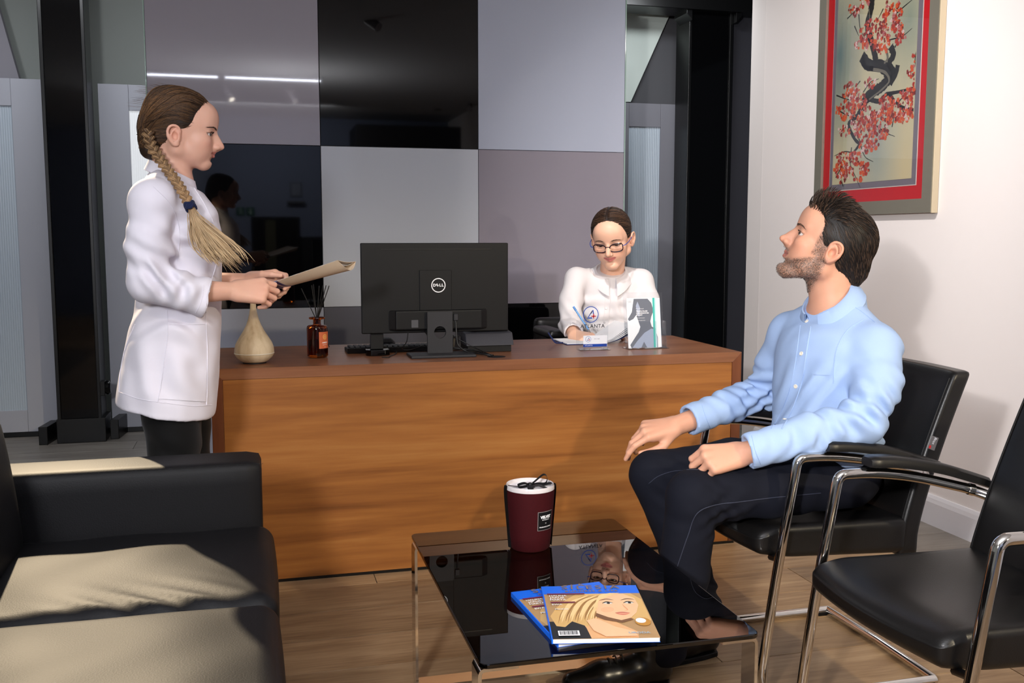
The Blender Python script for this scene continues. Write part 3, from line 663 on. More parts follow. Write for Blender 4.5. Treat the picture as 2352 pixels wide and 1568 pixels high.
cable('power_cable', [(0.60, 3.585, 0.846), (0.64, 3.60, 0.80), (0.70, 3.60, 0.775), (0.78, 3.575, 0.765), (gx - 0.02, gy + 0.016, 0.757), (gx, gy + 0.006, 0.7535)], 0.0028, 'black power cable running behind the stand neck to grommet')
cable('network_cable', [(0.69, 3.59, 0.835), (0.735, 3.58, 0.805), (0.79, 3.56, 0.775), (gx - 0.012, gy + 0.02, 0.757), (gx + 0.004, gy + 0.004, 0.7535)], 0.0018, 'thin black cable sloping diagonally right of the stand neck')
cable('mouse_cable', [(0.535, 3.76, 0.765), (0.52, 3.70, 0.757), (0.50, 3.62, 0.7535), (0.472, 3.56, 0.7525), (0.465, 3.535, 0.7525), (0.44, 3.54, 0.7525)], 0.0018, 'thin black mouse cable curling on desk left of the stand')
cable('loop_cable', [(0.545, 3.596, 0.835), (0.54, 3.60, 0.80), (0.525, 3.62, 0.772), (0.56, 3.66, 0.762), (0.62, 3.69, 0.775)], 0.0018, 'thin black cable looping below the rating label')
# --- small dark stand in front of the keyboard
p = az(870, 818, .75)
cs = thing('cradle_stand', (p[0], p[1] + 0.03, DZ), 'small black post on an eight-sided foot, left under the monitor', 'stand')
V, Fc = g_prism([(p[0] + a * 0.044, p[1] + 0.04 + b * 0.036) for a, b in ((-1, -.5), (-.6, -1), (.6, -1), (1, -.5), (1, .5), (.6, 1), (-.6, 1), (-1, .5))], DZ, DZ + 0.022, 0.003, 2); mesh_obj('foot', V, Fc, M['black_gloss'], cs)
box('post', (p[0] - 0.026, p[1] + 0.03, DZ + 0.0225), (p[0] + 0.022, p[1] + 0.055, DZ + 0.083), M['black_metal'], cs, bev=0.002)
# --- keyboard
kb = thing('keyboard', (0.50, 3.80, DZ), 'black computer keyboard lying behind the monitor', 'keyboard')
kx0, kx1, ky0, ky1 = 0.330, 0.728, 3.690, 3.815
V, Fc = g_prism([(ky0, DZ), (ky1, DZ), (ky1, DZ + 0.014), (ky0 - 0.012, DZ + 0.022)], kx0, kx1, 0.002, 1, axes=(1, 2, 0)); mesh_obj('key_base', V, Fc, BP, kb)
km = bpy.data.meshes.new('key'); V, Fc = g_box((-0.0085, -0.0085, 0), (0.0085, 0.0085, 0.006), 0.0018, 1); km.from_pydata(V.tolist(), [], Fc); km.materials.append(M['dark_plastic'])
for r in range(6):
    for k in range(19):
        o = bpy.data.objects.new('key', km); COL.objects.link(o); o.parent = kb
        yy = ky0 + 0.008 + r * 0.0195; o.location = Vector((kx0 + 0.018 + k * 0.0204, yy, DZ + 0.0222 - (yy - ky0) * 0.060)) - ORG[kb.name]
# --- mouse
p = az(910, 788, .76)
ms = thing('computer_mouse', (0.495, 3.86, DZ), 'dark rounded computer mouse beyond the keyboard', 'mouse')
V, Fc = cushion((0.462, 3.83, DZ), (0.530, 3.935, DZ + 0.036), 0.017, (0.003, 0.003, 0.004), 10); V[:, 2] = DZ + (V[:, 2] - DZ) * (1 - 2.2 * (V[:, 1] - 3.88).clip(0) - 1.2 * (3.86 - V[:, 1]).clip(0)); mesh_obj('mouse_shell', V, Fc, M['dark_plastic'], ms, True)
V, Fc = g_lathe([(0.004, -0.003), (0.008, -0.003), (0.008, 0.003), (0.004, 0.003)], (0, 0, 0), 16); V = V[:, [2, 0, 1]]; mesh_obj('scroll_wheel', V + np.array([0.496, 3.905, DZ + 0.029]), Fc, BP, ms, True)
# --- printer-like device behind the monitor
dv = thing('desktop_printer', (0.86, 3.74, DZ), 'low dark desktop printer behind the right edge of the monitor', 'printer')
box('lower_case', (0.775, 3.615, DZ), (0.945, 3.80, DZ + 0.025), BP, dv, bev=0.002)
V, Fc = g_prism([(3.605, DZ + 0.0255), (3.81, DZ + 0.0255), (3.81, DZ + 0.085), (3.63, DZ + 0.072)], 0.768, 0.953, 0.003, 2, axes=(1, 2, 0)); mesh_obj('upper_case', V, Fc, plain('slate_plastic', (46, 46, 54), 0.5), dv)
V, Fc = g_prism([(3.66, DZ + 0.076), (3.79, DZ + 0.085), (3.79, DZ + 0.104), (3.70, DZ + 0.100)], 0.80, 0.948, 0.004, 2, axes=(1, 2, 0)); mesh_obj('lid', V, Fc, BP, dv)
box('power_adapter', (0.735, 3.70, DZ + 0.0), (0.766, 3.74, DZ + 0.055), plain('taupe_plastic', (96, 90, 86), 0.5), dv, bev=0.004)
# --- teardrop aroma diffuser in pale timber
vx, vy = az(585, 836, .75)[:2]; vy += 0.035
vase = thing('aroma_diffuser', (vx, vy, DZ), 'pale timber teardrop aroma diffuser with long thin neck on desk', 'diffuser')
vw = wood('pale_bamboo', [(104, 86, 66), (164, 142, 114), (188, 168, 138), (202, 184, 156)], (14, 14, 2.0), rough=0.45, spec=0.35, contrast=(0.26, 0.6), bump=0.02)
lathe('water_tank', [(0.0, 0.004), (0.040, 0.004), (0.047, 0.008), (0.060, 0.020), (0.0665, 0.031), (0.067, 0.0335)], (vx, vy, DZ), vw, vase, 48)
lathe('seam_ring', [(0.0668, 0.0337), (0.0682, 0.0345), (0.0682, 0.0362), (0.0672, 0.0370)], (vx, vy, DZ), plain('seam_white', (214, 206, 190), 0.4), vase, 48)
prof = [(0.0672, 0.0372), (0.0672, 0.046), (0.0655, 0.058), (0.061, 0.071), (0.053, 0.085), (0.0435, 0.100), (0.034, 0.116), (0.0255, 0.133), (0.0185, 0.152), (0.0135, 0.172), (0.0105, 0.192), (0.0092, 0.212), (0.0090, 0.230), (0.0095, 0.236), (0.0075, 0.236), (0.0070, 0.20)]
lathe('teardrop_cover', prof, (vx, vy, DZ), vw, vase, 48)
lathe('foot_ring', [(0.036, 0.0), (0.040, 0.0), (0.040, 0.0038), (0.036, 0.0038)], (vx, vy, DZ), M['black_plastic'], vase, 32)
# --- amber reed diffuser
bx, by = az(731, 823, .75)[:2]; by += 0.03
rd = thing('reed_diffuser', (bx, by, DZ), 'amber glass reed diffuser bottle with black sticks and orange label', 'diffuser')
am = plain('amber_glass', (190, 86, 16), 0.03, spec=0.5, trans=1.0, ior=1.3)
lathe('bottle', [(0.0, 0.003), (0.034, 0.003), (0.038, 0.008), (0.038, 0.108), (0.036, 0.115), (0.030, 0.118), (0.0155, 0.120), (0.0138, 0.124), (0.0138, 0.137), (0.017, 0.139), (0.028, 0.141), (0.029, 0.144), (0.028, 0.147), (0.0095, 0.147), (0.0095, 0.122), (0.030, 0.112), (0.0345, 0.106), (0.0345, 0.012), (0.0, 0.012)], (bx, by, DZ), am, rd, 40, sharp=30)
lathe('fragrance_oil', [(0.0, 0.0125), (0.0340, 0.0125), (0.0340, 0.062), (0.0, 0.062)], (bx, by, DZ), plain('amber_oil', (120, 44, 8), 0.02, trans=1.0, ior=1.33), rd, 40)
sticks = [((692, 662), 14), ((716, 655), 20), ((720, 653), -8), ((733, 656), 30), ((742, 655), -20), ((749, 655), 5), ((756, 656), -12)]
for i, ((px, py), dy) in enumerate(sticks):
    tp = ay(px, py, by + dy * 0.001); mth = np.array([bx + (tp[0] - bx) * 0.12, by + (tp[1] - by) * 0.1, DZ + 0.147]); dr = mth - tp; dr /= np.linalg.norm(dr)
    tube('reed_stick', [tp, mth, mth + dr * 0.12], 0.0017, M['black_metal'], rd, 6)
# label wraps the right of the bottle
lab = plain('label_orange', (186, 92, 52), 0.55); rr = 0.0384
def wrap(V, a0, z0, r=rr):  # x -> arc length, y -> height
    V = np.asarray(V, float); a = a0 + V[:, 0] / r; return np.stack([bx + r * np.sin(a), by - r * np.cos(a), z0 + V[:, 1]], 1)
g = []; Fc = []; nu = 10
for i in range(nu + 1): g += [(-0.024 + 0.048 * i / nu, -0.030, 0), (-0.024 + 0.048 * i / nu, 0.030, 0)]
Fc = [(2 * i, 2 * i + 2, 2 * i + 3, 2 * i + 1) for i in range(nu)]
A0 = 0.72
lb = mesh_obj('label', wrap(g, A0, DZ + 0.066), Fc, lab, rd)
mb = MB(); gold = plain('label_gold', (214, 160, 84), 0.5)
v, f = g_ring(0.0085, 0.0098, 28); mb.add(wrap(v + np.array([0, .012, 0]), A0, DZ + 0.066, rr + .0002), f)
for k in range(6):
    v, f = g_ring(0.0035, 0.0046, 14); a = k * PI / 3; mb.add(wrap(v + np.array([.0042 * math.cos(a), .012 + .0042 * math.sin(a), 0]), A0, DZ + 0.066, rr + .0002), f)
mb.build('label_emblem', gold, lb)
mb = MB(); v, f = text_geo('AMBER', 0.0075, 0.0001, space=1.15); mb.add(wrap(v + np.array([0, -.009, 0]), A0, DZ + 0.066, rr + .0002), f)
v, f = text_geo('fragrance diffuser', 0.0032); mb.add(wrap(v + np.array([0, -.0165, 0]), A0, DZ + 0.066, rr + .0002), f)
v, f = text_geo('200ml', 0.003); mb.add(wrap(v + np.array([0, -.025, 0]), A0, DZ + 0.066, rr + .0002), f); mb.build('label_lettering', M['white_print'], lb)
# --- business card holder with the clinic logo
acr = smoked('clear_acrylic', (0.95, 0.96, 0.97), 1.42)
cp = az(1361, 804, .75); ch = thing('card_holder', (cp[0], cp[1] + 0.03, DZ), 'clear acrylic business card holder with round blue clinic logo on desk', 'card holder')
blue = plain('logo_blue', (22, 66, 160), 0.45); red = plain('logo_red', (196, 20, 36), 0.45); ink = plain('logo_ink', (34, 38, 44), 0.45)
yb = cp[1] + 0.028
def acrylic(name, lo, hi, parent, bev=0.0006): return box(name, lo, hi, acr, parent, bev=bev, seg=1)
X0, X1 = ay(1324, 770, yb)[0], ay(1397, 770, yb)[0]; ZT = ay(1360, 734, yb)[2]
acrylic('back_plate', (X0, yb, DZ), (X1, yb + 0.003, ZT), ch)
lc = ay(1357, 722, yb); 
V, Fc = g_prism([(lc[0] + 0.038 * math.cos(2 * PI * k / 36), lc[2] + 0.038 * math.sin(2 * PI * k / 36)) for k in range(36)], yb, yb + 0.003, 0, axes=(0, 2, 1)); mesh_obj('logo_disc', V, Fc, acr, ch)
acrylic('foot_plate', (X0 + 0.004, yb - 0.045, DZ), (X1 - 0.004, yb - 0.0005, DZ + 0.003), ch)
for xa, xb in ((X0 + 0.006, X0 + 0.028), (X1 - 0.030, X1 - 0.006)): acrylic('card_clip', (xa, yb - 0.022, DZ + 0.0035), (xb, yb - 0.0195, DZ + 0.024), ch); acrylic('clip_base', (xa, yb - 0.0195, DZ + 0.0035), (xb, yb - 0.0005, DZ + 0.007), ch)
def clinic_logo(c, s, parent, yoff, ring=True, nm='clinic_logo'):
    mb = MB()
    v, f = g_ring(0.029 * s, 0.032 * s, 48); mb.add(place2d(v, c, EX, EZ, yoff), f)
    for P in ([(-.016, -.016), (.006, .017), (.006, .0115), (-.009, -.011)], [(-.016, -.016), (-.0075, -.0115), (.006, -.0115), (.006, -.016)], [(.006, .017), (.0105, .017), (.0125, .001), (.0085, .001)], [(-.003, .0035), (.006, .017), (.006, .0095), (.001, .0022)]):
        v, f = poly2(np.array(P) * s); mb.add(place2d(v, c, EX, EZ, yoff), f)
    a = mb.build(nm, blue, parent)
    mb = MB()
    for P in ([(.0095, -.016), (.0135, -.016), (.0135, .002), (.0095, .002)], [(.002, -.009), (.0210, -.009), (.0210, -.005), (.002, -.005)]):
        v, f = poly2(np.array(P) * s); mb.add(place2d(v, c, EX, EZ, yoff + 0.0002), f)
    mb.build('logo_cross', red, parent)
clinic_logo((lc[0], yb, lc[2]), 1.0, ch, 0.0006)
tc_ = ay(1361, 749, yb)
lettering('logo_wordmark', 'ATLANTA', 0.0205, tc_, EX, EZ, ink, ch, 0.0002, 0.0006, space=1.12); lettering('logo_subtitle', 'CLINIC', 0.011, ay(1361, 757.5, yb), EX, EZ, plain('logo_grey', (110, 112, 120), 0.5), ch, 0, 0.0006, space=1.5)
mb = MB(); v, f = g_ring(0.003, 0.0038, 20); rc = ay(1388, 741, yb); mb.add(place2d(v, rc, EX, EZ, 0.0006), f); v, f = text_geo('R', 0.0042); mb.add(place2d(v, rc, EX, EZ, 0.0006), f); mb.build('registered_mark', ink, ch)
# stacked business cards
for k in range(4):
    y_ = yb - 0.0185 + k * 0.0012; cx0, cx1 = X0 + 0.022, X1 - 0.012; z0_, z1_ = DZ + 0.012 + 0.0, DZ + 0.056
    o = thing('business_card', ((cx0 + cx1) / 2, y_, z0_), ['white business card with clinic logo at the front of acrylic holder', 'white business card directly behind the logo card in holder', 'third white business card from the front in acrylic holder', 'rearmost white business card in the acrylic holder'][k], 'card', 'cards in the acrylic holder')
    box('card_sheet', (cx0 + k * .001, y_, z0_), (cx1 + k * .001, y_ + 0.0008, z1_), M['paper'], o, bev=0)
    if k == 0:
        V, Fc = poly2([(cx0, 0), (cx1, 0), (cx1, 0.011), (cx0, 0.011)]); mesh_obj('blue_band', place2d(V, (0, y_, z0_), EX, EZ, 0.0003), Fc, blue, o)
        lettering('band_lettering', 'ATLANTA', 0.007, (cx0 + 0.022, y_, z0_ + 0.0055), EX, EZ, M['white_print'], o, 0, 0.0005)
        clinic_logo((cx0 + 0.020, y_, z0_ + 0.030), 0.36, o, 0.0003)
        lettering('card_lettering', 'dr n. med.', 0.0052, (cx0 + 0.056, y_, z0_ + 0.031), EX, EZ, ink, o, 0, 0.0003)
# --- brochure holder
bp = az(1487, 803, .75); bh = thing('brochure_holder', (bp[0], bp[1] + 0.03, DZ), 'clear acrylic brochure stand beside the card holder', 'brochure holder')
ybh = bp[1] + 0.012; HX0, HX1 = ay(1444, 760, ybh)[0], ay(1533, 760, ybh)[0]; lean = 0.16
def shear_back(V): V = np.array(V); V[:, 1] += (V[:, 2] - DZ) * lean; return V
def sb_box(name, lo, hi, m, parent, bev=0.0005): V, Fc = g_box(lo, hi, bev, 1); return mesh_obj(name, shear_back(V), Fc, m, parent)
sb_box('back_plate', (HX0, ybh + 0.034, DZ + 0.004), (HX1 + 0.002, ybh + 0.0365, ay(1490, 671, ybh + .06)[2]), acr, bh)
sb_box('front_plate', (HX0, ybh, DZ + 0.004), (HX1, ybh + 0.0025, ay(1490, 738, ybh + .01)[2]), acr, bh)
for x in (HX0, HX1 - 0.0025): sb_box('side_wall', (x, ybh + 0.0027, DZ + 0.004), (x + 0.0025, ybh + 0.0335, ay(1490, 738, ybh + .01)[2]), acr, bh)
box('base_plate', (HX0 - 0.001, ybh - 0.002, DZ), (HX1 + 0.010, ybh + 0.07, DZ + 0.0035), acr, bh, bev=0.0006, seg=1)
for i, z in enumerate((0.025, 0.055, 0.082)):
    for x in (HX0 - 0.003, HX1): sb_box('hinge_clip', (x, ybh + 0.01, DZ + z), (x + 0.003, ybh + 0.02, DZ + z + 0.008), acr, bh)
bz1 = ay(1480, 684, ybh + .04)[2]
grey = plain('print_slate', (92, 98, 112), 0.4); lgrey = plain('print_light', (150, 160, 182), 0.4); teal = plain('print_teal', (46, 170, 160), 0.4); skyb = plain('print_sky', (120, 156, 196), 0.4)
bro_w = HX1 - HX0 - 0.012
for k in range(3):
    xx = HX0 + 0.004 + k * 0.0035; y_ = ybh + 0.008 + k * 0.006
    o = thing('brochure', (xx, y_, DZ + .004), ['front brochure with a grey athlete torso and white text in acrylic stand', 'brochure with pale edge just behind the torso brochure', 'rear brochure in the acrylic stand, only its blue edge showing'][k], 'brochure', 'brochures in the acrylic stand')
    xr = xx + bro_w * (0.84 if k == 0 else 0.92)
    sb_box('booklet', (xx, y_, DZ + 0.006), (xr, y_ + 0.003, bz1 - k * 0.002), M['paper'] if k < 2 else skyb, o, bev=0)
    if k == 0:
        W_, H_ = xr - xx, bz1 - DZ - 0.006
        def onb(P, off, w3=0.0): P = np.asarray(P, float); V = np.zeros((len(P), 3)); V[:, 0] = xx + P[:, 0] * W_; V[:, 1] = y_ - off; V[:, 2] = DZ + 0.006 + P[:, 1] * H_; return shear_back(V)
        torso = [(.24, .985), (.70, .985), (.82, .9), (.88, .74), (.80, .62), (.76, .52), (.80, .42), (.92, .38), (.98, .2), (.98, .0), (.1, .0), (.06, .06), (.22, .2), (.36, .32), (.42, .42), (.34, .58), (.30, .66), (.2, .58), (.06, .54), (.02, .58), (.16, .72), (.2, .86)]
        mesh_obj('torso_print', onb(torso, .0004), [tuple(range(len(torso)))], grey, o)
        mesh_obj('highlight_print', onb([(.36, .93), (.30, .84), (.34, .66), (.40, .62), (.44, .8)], .0006), [(0, 1, 2, 3, 4)], lgrey, o)
        mesh_obj('thigh_print', onb([(.12, .0), (.30, .14), (.55, .30), (.78, .38), (.92, .36), (.97, .18), (.97, 0), (.62, 0), (.52, .12), (.42, 0)], .0006), [tuple(range(10))], lgrey, o)
        mesh_obj('stripe_print', onb([(.84, 0.0), (.90, 0.0), (.93, 1), (.86, 1)], .0008), [(0, 1, 2, 3)], teal, o)
        mesh_obj('stripe_print', onb([(.905, 0.0), (.94, 0.0), (.97, 1), (.935, 1)], .0008), [(0, 1, 2, 3)], plain('print_mint', (170, 214, 212), 0.4), o)
        def brot(nm, s, size, u, v, bold=0):
            tv, tf = text_geo(s, 1.0, bold); tv = tv / size * 1.0
            P = np.stack([u + tv[:, 0] / W_, v + tv[:, 1] / H_], 1); mesh_obj(nm, onb(P, .001), tf, M['white_print'], o)
        for s, v in (('TERAPIA FALAMI', .735), ('UDERZENIOWYMI', .695), ('BTL-SWT', .655)):
            tv, tf = text_geo(s, 0.0064, 0.0002); tv[:, 0] -= tv[:, 0].min(); mesh_obj('title_lettering', onb(np.stack([.30 + tv[:, 0] / W_, v + tv[:, 1] / H_], 1), .001), tf, M['white_print'], o)
        for s, v, sz in (('Drogi Pacjencie!', .785, .0050), ('Informacja dla pacjenta', .60, .0038), ('Zapytaj swojego lekarza', .55, .0038)):
            tv, tf = text_geo(s, sz); tv[:, 0] -= tv[:, 0].min(); mesh_obj('small_lettering', onb(np.stack([.30 + tv[:, 0] / W_, v + tv[:, 1] / H_], 1), .001), tf, M['white_print'], o)
        mb = MB()
        for u in (.07, .11, .15): v, f = g_ring(0.003, 0.004, 6); mb.add(onb(np.stack([u + v[:, 0] / W_, .93 + v[:, 1] / H_], 1), .0008), f)
        mb.build('hexagon_mark', plain('print_grey', (150, 152, 160), 0.5), o)
# --- open notebook
nA, nB = az(1296, 789, .75), az(1390, 784, .75)
nbk = thing('notebook', (1.34, 3.84, DZ), 'open notebook with white pages and navy cover under the writing hand', 'notebook')
navy = plain('navy_cover', (28, 44, 92), 0.5)
hx = 1.375; L0 = 1.215; ny0, ny1 = 3.765, 3.965
V, Fc = g_box((L0, ny0, DZ), (hx, ny1, DZ + 0.003), 0.001, 1); mesh_obj('cover', V, Fc, navy, nbk)
V, Fc = g_box((L0 + 0.004, ny0 + 0.003, DZ + 0.0032), (hx, ny1 - 0.003, DZ + 0.007), 0.0006, 1); mesh_obj('page_block', V, Fc, M['paper'], nbk)
def curved_leaf(name, z_end, x_end, lift, th, m):
    n = 14; V = []; Fc = []
    for i in range(n + 1):
        t = i / n; x = hx + (x_end - hx) * t; z = DZ + 0.002 + lift * math.sin(PI * min(1, t * 1.0) * 0.5) + (z_end - lift) * t * t
        for yy in (ny0 + 0.002, ny1 - 0.002): V += [(x, yy, z), (x, yy, z + th)]
    for i in range(n):
        a = 4 * i; b = a + 4; Fc += [(a, b, b + 1, a + 1), (a + 1, b + 1, b + 3, a + 3), (a + 3, b + 3, b + 2, a + 2), (a + 2, b + 2, b, a)]
    Fc += [(0, 1, 3, 2), (4 * n, 4 * n + 2, 4 * n + 3, 4 * n + 1)]
    return mesh_obj(name, V, Fc, m, nbk, True, sharp=40)
curved_leaf('cover', 0.052, 1.515, 0.004, 0.002, navy)
for k, (ze, lf) in enumerate(((0.060, 0.008), (0.066, 0.016), (0.071, 0.026), (0.074, 0.034))): curved_leaf('page_leaf', ze, 1.508 - k * 0.004, lf, 0.0022, M['paper'])
tube('bookmark_ribbon', smooth_path([(L0 + 0.004, ny0 + 0.06, DZ + 0.004), (L0 - 0.03, ny0 + 0.05, DZ + 0.006), (L0 - 0.05, ny0 + 0.05, DZ + 0.030), (L0 - 0.062, ny0 + 0.05, DZ + 0.048)], 6), 0.003, navy, nbk, 6)
# --- receptionist's office chair
oc = thing('office_chair', (1.50, 4.50, 0), 'black office chair behind the desk, one padded arm showing', 'chair')
lathe('gas_column', [(0.025, 0.06), (0.025, 0.40), (0, 0.40)], (1.5, 4.5, 0), M['black_metal'], oc, 16)
for k in range(5):
    a = 2 * PI * k / 5 + .3; tube('base_leg', [(1.5, 4.5, 0.085), (1.5 + .28 * math.cos(a), 4.5 + .28 * math.sin(a), 0.055)], 0.018, M['black_plastic'], oc, 10)
    lathe('castor', [(0, -.025), (.025, -.015), (.025, .015), (0, .025)], (1.5 + .28 * math.cos(a), 4.5 + .28 * math.sin(a), 0.0255), M['black_plastic'], oc, 16)
V, Fc = cushion((1.27, 4.27, 0.40), (1.73, 4.73, 0.475), 0.03, (0, 0, 0.01), 10); mesh_obj('seat', V, Fc, M['leather'], oc, True)
V, Fc = cushion((1.36, 4.72, 0.48), (1.66, 4.79, 0.78), 0.03, (0, 0.01, 0), 10); mesh_obj('backrest', V, Fc, M['leather'], oc, True)
tube('back_support', smooth_path([(1.5, 4.6, 0.41), (1.5, 4.80, 0.43), (1.5, 4.79, 0.6)], 6), 0.02, M['black_metal'], oc, 10)
ap = ay(1270, 745, 4.20)
for s, x in ((-1, ap[0] + 0.01), (1, 3.0 - ap[0] - 0.0)):
    V, Fc = cushion((x - 0.045, 4.14, 0.735), (x + 0.035, 4.42, 0.772), 0.017, (0, 0, 0.004), 10); mesh_obj('arm_pad', V, Fc, M['leather'], oc, True)
    tube('arm_post', round_path([(x, 4.30, 0.735), (x, 4.32, 0.43), (1.5, 4.42, 0.40)], 0.05), 0.013, M['black_metal'], oc, 10)

# ================================================================== ON THE COFFEE TABLE
kx, ky = az(1222, 1262, .4)[:2]; ky += 0.02
cn = thing('candle', (kx, ky, TZ), 'dark red velvet scented candle with black ribbon on glass table', 'candle')
velvet = plain('red_velvet', (52, 3, 8), 0.8, sheen=0.0, spec=0.2, bump=0.15, bscale=180, vary=0.25)
prof = [(0.0, 0.001), (0.046, 0.001), (0.051, 0.006), (0.0545, 0.04), (0.0585, 0.09), (0.0615, 0.135), (0.0622, 0.155), (0.0615, 0.163), (0.059, 0.1655), (0.0575, 0.163), (0.0575, 0.155), (0.0, 0.155)]
lathe('velvet_jar', prof[:7], (kx, ky, TZ), velvet, cn, 48)
lathe('glass_rim', [(0.0622, 0.1552), (0.0618, 0.163), (0.0600, 0.1665), (0.0580, 0.165), (0.0575, 0.157)], (kx, ky, TZ), plain('rim_glass', (196, 190, 190), 0.08, spec=0.6), cn, 48)
lathe('wax', [(0.0, 0.1568), (0.0572, 0.1568), (0.0572, 0.1574), (0, 0.1578)], (kx, ky, TZ), plain('pale_wax', (232, 222, 224), 0.5, sss=0.2), cn, 40)
rib = plain('black_ribbon', (10, 10, 12), 0.4)
def ribbon(name, pts, wd, axis=None):
    P = smooth_path(pts, 8); n = len(P); T, N, B = frames(P); V = []; Fc = []
    for i in range(n):
        sd = np.array(axis, float) if axis is not None else N[i]
        V += [P[i] - sd * wd / 2, P[i] + sd * wd / 2]
    Fc = [(2 * i, 2 * i + 1, 2 * i + 3, 2 * i + 2) for i in range(n - 1)]
    return mesh_obj(name, V, Fc, rib, cn, True)
C_ = np.array([kx, ky, TZ])
for s in (-1, 1):
    pts = [C_ + np.array(q) for q in ((s * 0.003, 0, .160), (s * .03, 0, .1605), (s * .0575, 0, .165), (s * .0640, 0, .160), (s * .0635, 0, .13), (s * .0575, 0, .06), (s * .053, 0, .004))]
    ribbon('ribbon_band', pts, 0.017 if s > 0 else 0.015, (0.3, -0.95, 0))
ribbon('ribbon_loop', [C_ + np.array(q) for q in ((0, 0, .161), (.015, .002, .172), (.036, .004, .186), (.046, .002, .180), (.040, -.004, .166), (.02, -.002, .166), (0.002, 0, .162))], 0.008, (0.1, 0.9, 0.4))
ribbon('ribbon_loop', [C_ + np.array(q) for q in ((0, 0, .162), (-.015, .0, .168), (-.032, .0, .164), (-.028, -.006, .160), (-.01, -.004, .1615), (0, 0, .162))], 0.010, (0.1, 0.9, 0.4))
ribbon('ribbon_tail', [C_ + np.array(q) for q in ((0, -.002, .163), (-.006, -.022, .165), (-.010, -.045, .160))], 0.015)
ribbon('ribbon_tail', [C_ + np.array(q) for q in ((0.002, -.002, .163), (.016, -.018, .166), (.034, -.036, .160))], 0.016)
lathe('ribbon_knot', [(0, -.006), (.006, -.004), (.007, 0), (.006, .004), (0, .006)], (kx, ky - .002, TZ + .164), rib, cn, 12)
rr_ = 0.0592
def wrapc(V, a0, z0, r=rr_):
    V = np.asarray(V, float); a = a0 + V[:, 0] / r; rr2 = r + (z0 + V[:, 1] - TZ - 0.09) * 0.068; return np.stack([kx + rr2 * np.sin(a), ky - rr2 * np.cos(a), z0 + V[:, 1]], 1)
A1 = 0.45
def lab_rect(w_, h_): 
    g = []; 
    for i in range(9): g += [(-w_ + 2 * w_ * i / 8, -h_, 0), (-w_ + 2 * w_ * i / 8, h_, 0)]
    return g, [(2 * i, 2 * i + 2, 2 * i + 3, 2 * i + 1) for i in range(8)]
g, Fc = lab_rect(.0235, .0245); lb = mesh_obj('label', wrapc(g, A1, TZ + .083, rr_ + .0004), Fc, plain('label_grey', (120, 112, 112), 0.5), cn)
g, Fc = lab_rect(.0220, .0230); mesh_obj('label_field', wrapc(g, A1, TZ + .083, rr_ + .0008), Fc, M['black_plastic'], lb)
mb = MB()
for s, sz, dz, b_ in (('VELVET', .0098, .010, .0005), ('EXPERIENCE', .0042, .003, 0), ('20', .004, -.006, 0), ('FRAGRANCE CANDLE', .0038, -.0155, .0001)):
    v, f = text_geo(s, sz, b_); mb.add(wrapc(v + np.array([0, dz, 0]), A1, TZ + .083, rr_ + .0012), f)
mb.build('label_lettering', M['white_print'], lb)
